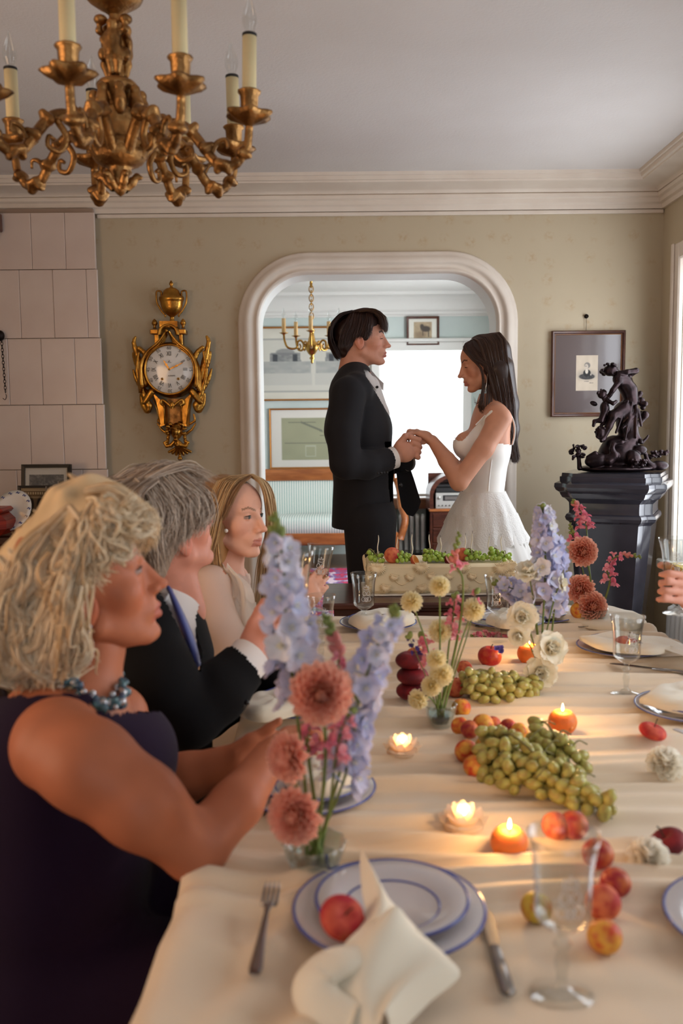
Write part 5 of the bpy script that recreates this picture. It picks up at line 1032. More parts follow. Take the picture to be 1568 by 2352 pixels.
# ================================================================== flowers
for n_, c_ in (('petal_mat', None),): mat('petal_mat', (255, 255, 255), .65, attr=True, transl=.3, spec=.3); mat('white_petal', (255, 255, 255), .7, attr=True, transl=.45, spec=.1)
mat('stem_green', (92, 116, 50), .55, rgb2=(120, 128, 62), nscale=10); mat('bud_green', (128, 140, 72), .6); mat('kenzan', (46, 42, 44), .5, .4); thin_glass('crystal', (232, 240, 240), 1.5); thin_glass('water', (226, 232, 228), .9)
def lc(c): return np.array(lin(c))
def petal_grid(L, w_, cup, curl, nu=5, nv=4, tip=.9, notch=0.):
    u = np.linspace(0, 1, nu); v = np.linspace(-1, 1, nv); A = np.zeros((nu, nv, 3)); W_ = w_ * np.sin(PI * np.clip(.12 + .83 * u, 0, 1)) ** tip
    A[..., 0] = (u * L)[:, None] - notch * L * (u ** 3)[:, None] * (1 - v[None] ** 2); A[..., 1] = W_[:, None] * v[None]; A[..., 2] = cup * (v[None] ** 2) * W_[:, None] + curl * L * (u ** 2)[:, None]
    return A, u
def bloom(n, R_, c_in, c_out, c_tip, pl, pw, cup=.9, curl=.25, maxphi=1.75, jit=.08, seed=1, core=.45, tilt0=.15):
    rr = np.random.default_rng(seed); b = MB(); ci, co, ct = lc(c_in), lc(c_out), lc(c_tip)
    for i in range(n):
        t = ((i + .5) / n) ** .62; phi = maxphi * t; az = i * 2.39996 + rr.normal(0, .05); L = R_ * (pl[0] + (pl[1] - pl[0]) * t); A, u = petal_grid(L, R_ * (pw[0] + (pw[1] - pw[0]) * t), cup, curl * (1 - .5 * t))
        el = PI / 2 - phi + tilt0 * (1 - t) + rr.normal(0, jit); M = Matrix.Rotation(az, 3, 'Z') @ Matrix.Rotation(-el, 3, 'Y'); rad = R_ * core * math.sin(min(phi, 1.6)) * .35; base = Matrix.Rotation(az, 3, 'Z') @ V((R_ * core * math.sin(phi) * .75, 0, R_ * core * (math.cos(phi)) * .75))
        A = A @ np.array(M).T + np.array(base); c = (ci * (1 - t) + co * t) * (1 - u[:, None] ** 1.5 * .85) + ct * (u[:, None] ** 1.5 * .85); b.grid(A, c=np.repeat(c, A.shape[1], 0))
    b.ball((0, 0, -.02 * R_), R_ * core * .8, 14, 9, c=ci); return b
DAHLIA = [mesh('petals', bloom(105, 1, (246, 122, 98), (255, 164, 134), (255, 214, 190), (.34, .68), (.13, .24), cup=1.1, curl=.3, seed=s_), 'petal_mat') for s_ in (1, 2)]
POMPON = [mesh('petals', bloom(120, 1, (255, 234, 160), (255, 242, 192), (255, 250, 226), (.36, .62), (.09, .17), cup=.9, curl=.15, maxphi=2.2, jit=.2, seed=s_), 'white_petal') for s_ in (3, 4)]
WPOM = mesh('petals', bloom(75, 1, (255, 243, 222), (255, 248, 232), (255, 252, 242), (.45, .72), (.17, .34), cup=.7, curl=.2, maxphi=2.1, jit=.2, seed=5), 'white_petal')
def lisi(seed):
    rr = np.random.default_rng(seed); b = MB()
    for ring, (n, tl, L, w_) in enumerate(((5, 12, .62, .34), (6, 32, .8, .46), (7, 58, 1, .56), (7, 82, 1.02, .55))):
        for k in range(n):
            A, u = petal_grid(L, w_, .25, .0, 7, 7, .6); A[..., 2] += .05 * np.sin(np.linspace(-1, 1, 7) * 7 + k)[None] * (u ** 2)[:, None] + .16 * L * (u ** 3)[:, None] * (1 if ring < 2 else -1.1); A[..., 0] += .04 * np.sin(np.linspace(-1, 1, 7) * 9 + 2 * k)[None] * (u ** 3)[:, None]
            M = Matrix.Rotation(k * 2 * PI / n + ring * .6 + rr.normal(0, .1), 3, 'Z') @ Matrix.Rotation(-R(90 - tl + rr.normal(0, 4)), 3, 'Y'); c = lc((206, 190, 96)) * (1 - np.clip(u * 2.2, 0, 1))[:, None] + lc((255, 250, 232)) * np.clip(u * 2.2, 0, 1)[:, None]; b.grid(A @ np.array(M).T, c=np.repeat(c, 7, 0))
    for k in range(6): b.ball((.07 * math.cos(k), .07 * math.sin(k), .2), .05, 6, 4, c=lc((190, 150, 50)))
    return mesh('petals', b, 'petal_mat')
LISI = [lisi(1), lisi(2)]
def floret(cols, seed):
    rr = np.random.default_rng(seed); b = MB(); a_, c2, eye = (lc(q_) for q_ in cols)
    for k in range(5):
        A, u = petal_grid(1, .46, .12, .12, 5, 5, .7); A[..., 2] += .07 * np.sin(np.linspace(-1, 1, 5) * 5 + k)[None] * u[:, None]; M = Matrix.Rotation(k * 2 * PI / 5 + rr.normal(0, .12), 3, 'Z') @ Matrix.Rotation(-R(24 + rr.normal(0, 9)), 3, 'Y'); c = a_ * (1 - u[:, None]) + c2 * u[:, None]; b.grid(A @ np.array(M).T, c=np.repeat(c, 5, 0))
    for k in range(3): A, u = petal_grid(.42, .18, .3, .2, 3, 3); b.grid(A @ np.array(Matrix.Rotation(k * 2.1, 3, 'Z') @ Matrix.Rotation(-R(50), 3, 'Y')).T, c=eye)
    b.tube([(0, 0, .05), (.1, 0, -.5), (.25, 0, -.9)], [.12, .07, .03], 5, c=a_ * .9); return mesh('floret', b, 'petal_mat')
DEL = [floret(((214, 220, 244), (222, 219, 242), (238, 234, 226)), 1), floret(((230, 233, 247), (235, 231, 245), (242, 238, 228)), 2), floret(((200, 208, 240), (212, 209, 240), (234, 230, 224)), 3), floret(((242, 244, 248), (244, 241, 246), (240, 234, 214)), 4)]
def snap(seed, c1=(246, 134, 154), c2=(255, 190, 196)):
    rr = np.random.default_rng(seed); b = MB(); a_, c = lc(c1), lc(c2)
    for tl, az, L, w_ in ((70, -.5, .95, .42), (70, .5, .95, .42), (-10, -.75, .85, .36), (-22, 0, .85, .34), (-10, .75, .85, .36)):
        A, u = petal_grid(L, w_, .5, -.35 if tl < 20 else .25, 5, 5, .6); A[..., 2] += .09 * np.sin(np.linspace(-1, 1, 5) * 6 + tl)[None] * (u ** 2)[:, None]; M = Matrix.Rotation(az, 3, 'Z') @ Matrix.Rotation(-R(tl), 3, 'Y'); b.grid(A @ np.array(M).T + np.array((.35, 0, 0)), c=np.repeat(a_ * (1 - u[:, None]) + c * u[:, None], 5, 0))
    b.ball((.42, 0, .02), (.26, .3, .22), 8, 6, c=c); b.tube([(-.45, 0, -.1), (-.1, 0, 0), (.35, 0, .02)], [.16, .24, .3], 8, c=c); return mesh('floret', b, 'petal_mat')
SNAP = [snap(1), snap(2, (230, 104, 134), (248, 160, 176))]
BUD = mesh('bud', MB().ball((0, 0, 0), (.7, .7, 1), 8, 6), 'bud_green'); mat('pink_bud', (214, 130, 120), .6); PBUD = mesh('bud', MB().ball((0, 0, 0), (.6, .6, 1), 8, 6), 'pink_bud')
def orient(loc, d, s, spin=0): return Matrix.Translation(loc) @ V(d).to_track_quat('Z', 'Y').to_matrix().to_4x4() @ Matrix.Rotation(spin, 4, 'Z') @ Matrix.Scale(s, 4)
def orientx(loc, d, s, spin=0): return Matrix.Translation(loc) @ V(d).to_track_quat('X', 'Z').to_matrix().to_4x4() @ Matrix.Rotation(spin, 4, 'X') @ Matrix.Scale(s, 4)
def stem_pts(base, head, bend=0, n=14):
    m_ = (V(base) * .45 + V(head) * .55) + V((bend, 0, .02)); return spline([base, m_, head], n)
def flower(kind, label, base, px, py, rp, Y, d=(0, -1, .25), bend=0, cat=None, me=None, group=None, sr=.0026, lab_stem=True):
    h = P(px, py, Y); r = rp * (h - V((0, 0, CAMZ))).y / FPX; o = thing(kind, label, cat or 'flower', base, group=group); b0_ = V(base); d = V(d).normalized(); hb = h - d * r * .35
    obj('stem', MB().tube(stem_pts((0, 0, 0), hb - b0_, bend), sr, 7), 'stem_green', o)
    q_ = link('petals', me, o, M=orient(h - d * r * .3 - b0_, d, r, random.uniform(0, 6))); q_['kind'] = 'stuff'
    if kind in ('dahlia', 'lisianthus'): 
        for k in range(4): obj('sepal', MB().ball(tuple(hb - b0_ + V((math.cos(k * 1.57), .2, math.sin(k * 1.57))) * r * .12 - d * r * .05), (r * .14, r * .05, r * .2), 6, 5), 'stem_green', o)
    return o
def spike(kind, label, base, pts, Y, nfl, sz, meshes, start=.4, end=.93, buds=6, sr=.0028, bud=None, budsz=.008, spread=1., seed=0, group=None, up=.15, dY=None):
    rr = random.Random(seed); b0_ = V(base); W_ = [P(x, y, Y + (dY[i] if dY else 0)) - b0_ for i, (x, y) in enumerate(pts)]; c = spline([V((0, 0, 0))] + W_, 60); o = thing(kind, label, 'flower', base, group=group)
    obj('stem', MB().tube(c, np.linspace(sr, sr * .45, 60), 6), 'stem_green', o)
    for i in range(nfl):
        t = start + (end - start) * (i + .5) / nfl; j = min(58, int(t * 59)); p_ = V(c[j]); tan = (V(c[j + 1]) - V(c[j])).normalized(); a = i * 2.4 + rr.uniform(-.4, .4); s1 = tan.orthogonal().normalized(); s2 = tan.cross(s1); d = (s1 * math.cos(a) + s2 * math.sin(a)) + tan * up; s = sz * (1.1 - .5 * (i / nfl)) * rr.uniform(.88, 1.1); me_ = rr.choice(meshes)
        if kind == 'snapdragon': link('floret', me_, o, M=orientx(p_ + d.normalized() * s * .55, d, s, rr.uniform(-.3, .3)))
        else: link('floret', me_, o, M=orient(p_ + d.normalized() * s * .75 * spread, d, s, rr.uniform(0, 6)))
    for i in range(buds):
        t = end + (1 - end) * i / max(1, buds - 1); j = min(58, int(t * 59)); tan = (V(c[j + 1]) - V(c[j])).normalized(); a = i * 2.2; s1 = tan.orthogonal().normalized(); s2 = tan.cross(s1); d = (s1 * math.cos(a) + s2 * math.sin(a)) * .8 + tan; s = budsz * (1.1 - .65 * i / max(1, buds)); link('bud', (bud if bud and i < buds * .4 else BUD), o, M=orient(V(c[j]) + d.normalized() * s * .9, d, s))
    return o
def vase(label, px, py, rp, h=.055):
    p = onT(px, py); r = rp * (p.y + .02) / FPX; o = thing('flower_bowl', label, 'vase', p, group='cut crystal flower bowls')
    pr = [(.001, .0), (r * .55, 0), (r * .62, .004), (r * .85, h * .5), (r * 1.0, h * .92), (r * 1.0, h), (r * .93, h), (r * .78, h * .5), (r * .55, .01), (.001, .009)]
    obj('bowl', MB().lathe(pr, 48, wob=lambda a, z_: 1 + .03 * np.cos(a * 12) * (z_ > .002)), 'crystal', o); obj('kenzan', MB().lathe([(.001, .01), (r * .52, .01), (r * .54, .02), (r * .4, .026), (.001, .026)], 24), 'kenzan', o); obj('water', MB().lathe([(r * .8, h * .56), (.001, h * .56)], 30), 'water', o); return p + V((0, 0, .024))
# near arrangement
v1 = vase('crystal bowl with the near dahlias and delphiniums', 722, 2018, 76, .052); Y1 = v1.y; j = lambda a=.012: V((random.uniform(-a, a), random.uniform(-a, a), 0))
flower('dahlia', 'largest coral dahlia at the top of the near bowl', v1 + j(), 738, 1596, 80, Y1 - .03, (.1, -1, .1), .01, me=DAHLIA[0]); flower('dahlia', 'coral dahlia facing the older lady in the near bowl', v1 + j(), 652, 1742, 64, Y1 - .04, (-.75, -.8, .1), -.01, me=DAHLIA[1]); flower('dahlia', 'lowest coral dahlia in the near bowl above its rim', v1 + j(), 670, 1878, 72, Y1 - .06, (-.35, -1, .2), -.01, me=DAHLIA[0])
spike('delphinium', 'tall pale delphinium of the near bowl reaching before the young guest', v1 + j(), [(700, 1800), (672, 1560), (655, 1400), (650, 1290), (628, 1180)], Y1 + .02, 26, .0255, [DEL[3], DEL[1], DEL[0]], .42, .9, 7, seed=1, bud=None, budsz=.009)
spike('delphinium', 'lilac blue delphinium of the near bowl leaning toward the candles', v1 + j(), [(752, 1880), (800, 1700), (838, 1560), (872, 1470), (912, 1395)], Y1 + .03, 30, .024, [DEL[0], DEL[2], DEL[1]], .32, .94, 6, seed=2, budsz=.008)
spike('delphinium', 'short lilac delphinium behind the largest near dahlia', v1 + j(), [(716, 1800), (690, 1620), (682, 1500), (690, 1405)], Y1 + .05, 20, .025, [DEL[0], DEL[1]], .5, .97, 3, seed=3)
spike('delphinium', 'lilac delphinium low on the candle side of the near bowl', v1 + j(), [(745, 1900), (790, 1790), (812, 1690), (822, 1600)], Y1 + .02, 15, .024, [DEL[2], DEL[0]], .45, .98, 2, seed=4)
spike('snapdragon', 'pink snapdragon low in the near bowl', v1 + j(), [(752, 1880), (768, 1760), (780, 1690), (800, 1640)], Y1 + .0, 12, .0165, SNAP, .5, 1, 2, seed=5); spike('snapdragon', 'small pink snapdragon behind the near dahlia stems', v1 + j(), [(728, 1880), (712, 1760), (708, 1690), (716, 1650)], Y1 + .04, 8, .0155, SNAP, .55, 1, 2, seed=6)
spike('snapdragon', 'green budded snapdragon tip above the largest near dahlia', v1 + j(), [(745, 1800), (770, 1620), (776, 1500), (745, 1410)], Y1 + .05, 5, .012, SNAP, .66, .74, 14, seed=7, bud=PBUD, budsz=.0095)
# pompon arrangement
v2 = vase('crystal bowl with the cream pompon flowers', 1012, 1660, 38, .05); Y2 = v2.y
for i, (x, y, r, d, lab) in enumerate(((1010, 1343, 27, (0, -1, .5), 'highest cream pompon before the cake'), (943, 1376, 28, (-.3, -.9, .9), 'cream pompon standing furthest toward the groom'), (1089, 1396, 30, (.1, -1, .6), 'cream pompon beside the wine glass stem'), (1012, 1447, 30, (0, -1, .4), 'cream pompon at the middle of the bowl'), (1001, 1509, 26, (-.2, -.8, .8), 'cream pompon tucked behind the lower pair'), (1016, 1547, 31, (.1, -1, .4), 'large cream pompon of the lower pair'), (989, 1575, 27, (-.3, -1, .3), 'lower cream pompon of the lower pair'), (954, 1612, 27, (-.7, -.7, -.4), 'drooping cream pompon beside the flat peaches'))):
    flower('pompon_flower', lab, v2 + j(.008), x, y, r * 1.08, Y2 + (-.04 if y > 1500 else .01 * i), d, .0, me=POMPON[i % 2], group='cream pompon flowers', sr=.0017)
spike('snapdragon', 'tall green tipped pink snapdragon of the pompon bowl', v2 + j(.008), [(1030, 1560), (1058, 1420), (1062, 1330), (1044, 1290), (1054, 1222)], Y2 + .02, 4, .013, SNAP, .7, .78, 13, seed=8, bud=PBUD, budsz=.0085, sr=.0032)
spike('snapdragon', 'pink snapdragon upright behind the pompons', v2 + j(.008), [(1022, 1560), (1032, 1470), (1040, 1420), (1044, 1370)], Y2 + .04, 11, .017, SNAP, .5, 1, 2, seed=9); spike('snapdragon', 'pink snapdragon low behind the pompons', v2 + j(.008), [(1005, 1580), (985, 1500), (965, 1465)], Y2 + .05, 9, .017, SNAP, .5, 1, 1, seed=10)
spike('snapdragon', 'small pink snapdragon close to the tall wine glass', v2 + j(.008), [(1040, 1560), (1078, 1440), (1092, 1360)], Y2 + .03, 4, .014, SNAP, .75, 1, 1, seed=11, sr=.0018)
spike('sea_lavender', 'dark violet sprig beside the stacked flat peaches', v2 + j(.008), [(980, 1560), (955, 1500), (940, 1465)], Y2 + .03, 7, .0075, [floret(((70, 56, 120), (84, 66, 140), (120, 100, 160)), 9)], .6, 1, 2, seed=12, sr=.0012)
# delphinium and lisianthus arrangement
v3 = vase('dark low crystal bowl with delphinium and lisianthus', 1238, 1574, 30, .04); Y3 = v3.y
spike('delphinium', 'tallest pale blue delphinium beside the cake', v3 + j(.008), [(1244, 1480), (1250, 1360), (1252, 1260), (1248, 1190), (1244, 1165)], Y3, 44, .026, [DEL[0], DEL[1], DEL[2], DEL[3]], .36, .94, 5, seed=13, budsz=.009)
spike('delphinium', 'blue delphinium arching sideways in front of the cake corner', v3 + j(.008), [(1236, 1480), (1222, 1400), (1190, 1360), (1140, 1338)], Y3 + .02, 16, .025, [DEL[2], DEL[0]], .62, 1, 2, seed=14, dY=[0, 0, .02, .05])
spike('delphinium', 'second blue delphinium standing close behind the tallest one', v3 + j(.008), [(1262, 1480), (1274, 1380), (1280, 1290), (1272, 1225)], Y3 + .03, 24, .024, [DEL[2], DEL[0]], .42, .96, 3, seed=15)
for i, (x, y, r, d, lab) in enumerate(((1213, 1308, 33, (-.2, -.5, 1), 'cream lisianthus opening upward beside the cake'), (1199, 1417, 37, (-.3, -1, .25), 'open cream lisianthus with a yellow eye'), (1190, 1462, 27, (-.4, -1, -.2), 'cream lisianthus under the open one'), (1292, 1338, 23, (1, -.4, .2), 'white lisianthus turned toward the pedestal'), (1268, 1488, 42, (.3, -1, .35), 'large white lisianthus low in the bowl'), (1243, 1546, 40, (-.1, -1, .1), 'lowest white lisianthus resting on the bowl'))):
    flower('lisianthus', lab, v3 + j(.008), x, y, r, Y3 - (.05 if y > 1400 else .01), d, .0, me=LISI[i % 2], group='cream lisianthus', sr=.0018)
# far arrangement
v4 = vase('cut crystal bowl with dahlias before the dark pedestal', 1357, 1440, 37, .05); Y4 = v4.y
flower('dahlia', 'upper coral dahlia before the dark pedestal', v4 + j(.008), 1340, 1267, 37, Y4, (0, -1, .15), .01, me=DAHLIA[1]); flower('dahlia', 'coral dahlia turned toward the lisianthus', v4 + j(.008), 1330, 1352, 36, Y4 + .01, (-.55, -.9, .3), 0, me=DAHLIA[0]); flower('dahlia', 'lowest coral dahlia on the rim of the far bowl', v4 + j(.008), 1363, 1393, 38, Y4 - .03, (.12, -1, .2), 0, me=DAHLIA[1])
spike('snapdragon', 'pink snapdragon rising above the far dahlias', v4 + j(.008), [(1356, 1340), (1350, 1260), (1345, 1205), (1332, 1172), (1316, 1150)], Y4 + .03, 13, .019, SNAP, .55, .88, 7, seed=16, bud=PBUD, budsz=.01); spike('snapdragon', 'short green snapdragon tip beside the upper far dahlia', v4 + j(.008), [(1345, 1340), (1325, 1260), (1308, 1202)], Y4 + .05, 3, .016, SNAP, .78, .84, 9, seed=17, budsz=.008)
spike('snapdragon', 'bent pink snapdragon curving out from the far bowl', v4 + j(.008), [(1385, 1385), (1400, 1335), (1392, 1300), (1418, 1277), (1445, 1275), (1472, 1280)], Y4, 11, .019, SNAP, .3, .74, 12, seed=18, bud=PBUD, budsz=.0085, sr=.0036)
fruit('apricot', 'orange apricot tucked into the far crystal bowl', 'round', 'apricot', 0, 0, .027, loc=P(1330, 1402, Y4 + .0), stalk=False)
# loose flowers on the cloth
pz = onT(1225, 1492, .008)
o = spike('snapdragon', 'cut pink snapdragon spray lying on the cloth before the far plates', pz, [(1190, 1480), (1150, 1470), (1115, 1462), (1085, 1463)], onT(1120, 1470).y, 15, .016, SNAP, .35, 1, 2, seed=19, sr=.003)
def head(label, px, py, rp):
    p = onT(px, py); r = rp * p.y / FPX; o = thing('loose_pompon', label, 'flower', p + V((0, 0, r * .45)), group='loose white flower heads'); q_ = link('petals', WPOM, o, M=orient((0, 0, 0), (0, -.4, 1), r)); q_['kind'] = 'stuff'
head('white pompon flower head lying beside the red plums', 1488, 2000, 52); head('white pompon flower head lying at the picture edge behind the grapes', 1527, 1782, 46)
p = onT(1140, 1560, .055); fl_ = thing('violet_floret', 'tiny violet blossom resting on the bunch of grapes', 'flower', p); VF = floret(((110, 100, 190), (128, 116, 206), (160, 150, 210)), 21)
for k in range(4): link('floret', VF, fl_, M=orient((random.uniform(-.015, .015), random.uniform(-.008, .008), random.uniform(0, .012)), (random.uniform(-.5, .5), -.8, .6), .009))
# ================================================================== cake on its side table
mat('buttercream', (244, 226, 186), .6, bump=.05, bscale=40); mat('piping', (252, 230, 188), .55); mat('board', (232, 226, 214), .5); mat('cake_candle', (240, 228, 204), .5); mat('fig_flesh', (150, 60, 60), .5, rgb2=(206, 130, 90), nscale=1.5)
ct0, ct1 = T(742, 1372, .745), T(1302, 1384, .745); cY0, cY1 = 3.22, 3.64
ctb = thing('side_table', 'dark polished wooden side table carrying the cake', 'table', ((ct0.x + ct1.x) / 2, (cY0 + cY1) / 2, 0)); hw = (ct1.x - ct0.x) / 2; hd = (cY1 - cY0) / 2
obj('top', MB().box((-hw, -hd, .72), (hw, hd, .745), .006), 'mahogany', ctb, False); obj('apron', MB().box((-hw + .04, -hd + .03, .6), (hw - .04, hd - .03, .72), .004), 'mahogany', ctb, False); obj('drawer', MB().box((-hw * .5, -hd + .022, .63), (hw * .5, -hd + .03, .71), .004), 'mahogany', ctb, False)
for a in (-1, 1):
    for c in (-1, 1): obj('leg', MB().lathe([(.015, 0), (.022, .3), (.032, .6)], 10, (a * (hw - .07), c * (hd - .06), 0)), 'mahogany', ctb)
c0, c1 = T(842, 1366, .75), T(1186, 1366, .75); kx0, kx1 = c0.x, c1.x; ky = 3.36; kz = .752; kh = P(1010, 1296, ky).z - kz; kd = .25
ck2 = thing('cake', 'rectangular cream buttercream cake with piped rosettes, topped with fruit', 'cake', ((kx0 + kx1) / 2, ky + kd / 2, kz)); kw = (kx1 - kx0) / 2
obj('board', MB().box((-kw - .015, -kd / 2 - .015, -.006), (kw + .015, kd / 2 + .015, .0), .002), 'board', ck2, False); obj('body', MB().box((-kw, -kd / 2, 0), (kw, kd / 2, kh), .012), 'buttercream', ck2, True, sharp=40)
rs = MB()
for k in range(-7, 8):
    a = k * .23; rs.tube(spline([(math.sin(a) * .12, -.16, .2), (math.sin(a) * .5, -.36, .2 - math.cos(a) * .45), (math.sin(a) * .92, -.08, .2 - math.cos(a) * 1.05)], 7), [.05, .075, .085, .09, .085, .07, .03], 5)
for k in range(-4, 5): rs.tube(spline([(k * .05, -.16, .2), (k * .13, -.3, .4), (k * .16, -.04, .62)], 6), [.05, .07, .075, .07, .055, .02], 5)
ros = mesh('rosette', rs, 'piping')
kp = lambda px, py: (P(px, py, ky).x - (kx0 + kx1) / 2, -kd / 2 - .002, P(px, py, ky).z - kz)
for x, y, s in ((866, 1306, .026), (967, 1303, .024), (1064, 1303, .022), (1152, 1304, .027), (905, 1326, .015), (941, 1326, .015), (990, 1322, .015), (1032, 1324, .014), (1084, 1324, .015), (1126, 1322, .015), (885, 1350, .018), (970, 1350, .018), (1065, 1350, .017), (1140, 1350, .018), (1172, 1322, .02), (1176, 1345, .02), (1172, 1300, .022), (848, 1325, .016), (848, 1350, .016)):
    link('rosette', ros, ck2, kp(x, y), (0, random.uniform(-.3, .3), 0), (s * 1.4, s * 1.4, s * 1.35))
for k in range(7):
    for sx_ in (-1, 1): link('rosette', ros, ck2, (sx_ * kw, -kd / 2 + .02 + k * .038, kh - .012), (0, 0, sx_ * PI / 2), .022)
for x0, x1, y in ((906, 940, 1334), (992, 1030, 1330), (1086, 1124, 1330)):
    a, c = V(kp(x0, y)), V(kp(x1, y)); obj('piped_garland', MB().tube(spline([a, (a + c) / 2 + V((0, 0, -.016)), c], 10), .0016, 5), 'piping', ck2)
kz1 = kz + kh
mw = mesh('candle', MB().tube([(.0022 * math.sin(t * 9), .002 * math.cos(t * 9), t * .062) for t in np.linspace(0, 1, 16)], [.0019] * 14 + [.0016, .001], 6), 'cake_candle'); mwk = mesh('wick', MB().tube([(.002, 0, .062), (.003, 0, .068)], .0007, 4), 'wick')
for i, (x, y) in enumerate(((868, 1228), (912, 1232), (946, 1226), (986, 1226), (1012, 1233), (1068, 1228), (1083, 1224), (1122, 1230), (1151, 1230))):
    yy = ky + .06 + (i % 3) * .05; p_ = P(x, 1256, yy); cnd = tag(link('birthday_candle', mw, None, (p_.x, yy, kz1 - .002 + .0), (0, 0, i)), 'thin wavy white candle, number %s in the row on the cake counted from the groom' % ('one two three four five six seven eight nine'.split()[i]), 'candle', 'wavy cake candles'); cnd.scale = (1, 1, (P(x, y, yy).z - kz1) / .062); link('wick', mwk, cnd)
def cake_grapes(label, px, py, wpx, n, seed, yy):
    c = P(px, py, yy); wd = wpx * yy / FPX; A_ = V((c.x - wd, yy, kz1)); B_ = V((c.x + wd, yy, kz1)); return bunch(label, A_, B_, .045, .04, .042, n, .0088, GB, lambda x, y: kz1, seed, True, 'green grapes on the cake')
cake_grapes('small cluster of round green grapes at the groom side corner of the cake', 862, 1280, 20, 14, 1, ky + .07); cake_grapes('green grapes beside the whole peach on the cake', 924, 1280, 18, 20, 2, ky + .055); cake_grapes('largest cluster of round green grapes on the cake', 1008, 1270, 34, 46, 3, ky + .06); cake_grapes('green grapes between the peach and the bride side of the cake', 1092, 1276, 26, 30, 4, ky + .06); cake_grapes('green grapes at the bride side corner of the cake', 1150, 1278, 24, 24, 5, ky + .06)
fruit('peach', 'whole peach on top of the cake near the groom', 'round', 'peach', 0, 0, .031, (.4, .3, 0), loc=(P(900, 1274, ky + .07).x, ky + .05, kz1 + .028), stalk=False, group='fruit on the cake'); fruit('peach', 'peach standing on the cake near the bride', 'round', 'peach', 0, 0, .026, (1, .3, 0), loc=(P(1063, 1274, ky + .08).x, ky + .08, kz1 + .024), stalk=False, group='fruit on the cake')
for x, lab, tl in ((954, 'cut peach half leaning on the cake icing', .9), (1032, 'opened dark fig lying on the cake', .7)):
    o = thing('fruit_half', lab, 'fruit', (P(x, 1280, ky + .04).x, ky + .03, kz1 + .012), (R(40), tl, .3), 'fruit on the cake'); obj('skin', MB().lathe([(max(math.sin(t), .01) * .022, -math.cos(t) * .02) for t in np.linspace(0, PI / 2, 8)], 20), 'peach' if x < 1000 else 'flat_peach_dark', o); obj('flesh', MB().lathe([(.022, 0), (.012, .001), (.006, -.003), (.001, -.004)], 20), 'apricot' if x < 1000 else 'fig_flesh', o)
# ================================================================== people
mat('skin', (255, 255, 255), .5, attr=True, spec=.3); mat('hair', (255, 255, 255), .42, attr=True, spec=.45)
mat('navy_suit', (15, 13, 19), .85, sheen=.03, bump=.05, bscale=500); mat('black_suit', (13, 12, 14), .9, spec=.2, sheen=.02, bump=.05, bscale=500); mat('white_shirt', (232, 226, 222), .75, bump=.03, bscale=300)
mat('tie_blue', (44, 52, 108), .45, sheen=.3); mat('purple_dress', (30, 15, 38), .85, spec=.15, sheen=.06, bump=.06, bscale=200); mat('bridal_satin', (240, 236, 230), .55, sheen=.2); mat('tulle', (246, 243, 238), .8, transl=.35); mat('lace', (248, 246, 242), .85, transl=.3, bump=.6, bscale=160)
mat('sheer_blouse', (246, 234, 220), .6, transl=.4, alpha=.74); mat('button', (22, 20, 24), .3); mat('pearl', (240, 232, 222), .2, coat=.6); mat('teal_bead', (70, 120, 124), .15, rgb2=(38, 60, 92), nscale=60, coat=.8); mat('silver_bead', (196, 196, 200), .18, .8); mat('iris_dark', (40, 28, 24), .2)
CMI = CM.inverted()
def PX(v):
    v = np.asarray(v, float) - np.array((0, 0, CAMZ)); c = v @ np.array(CMI).T; return np.stack([784 + FPX * c[:, 0] / -c[:, 2], 1176 - FPX * c[:, 1] / -c[:, 2]], 1)
def inpoly(p, poly):
    poly = np.array(poly, float); n = len(poly); r = np.zeros(len(p), bool); jx = n - 1
    for i in range(n):
        a, b = poly[i], poly[jx]; c = ((a[1] > p[:, 1]) != (b[1] > p[:, 1])) & (p[:, 0] < (b[0] - a[0]) * (p[:, 1] - a[1]) / (b[1] - a[1] + 1e-12) + a[0]); r ^= c; jx = i
    return r
def keep(mb, mask):
    f = [q for q in mb.f if all(mask[i] for i in q)]; o = MB(); used = sorted({i for q in f for i in q}); mp = {k: i for i, k in enumerate(used)}; o.v = [mb.verts()[used]] if used else []; o.f = [tuple(mp[i] for i in q) for q in f]; o.n = len(used); return o
class Person:
    def __init__(s, label, loc): s.o = thing('person', label, 'person', loc); s.l = V(loc)
    def part(s, name, mb, m, smooth=True, parent=None, col=None, **k):
        if col is not None: mb.c = [col(mb.verts())]
        mb.xf(Matrix.Translation(-s.l)); return obj(name, mb, m, parent or s.o, smooth, **k)
def sd(pts, pad, h):
    a = np.array([tuple(p) for p in pts]); return SDF(a.min(0) - pad, a.max(0) + pad, h)
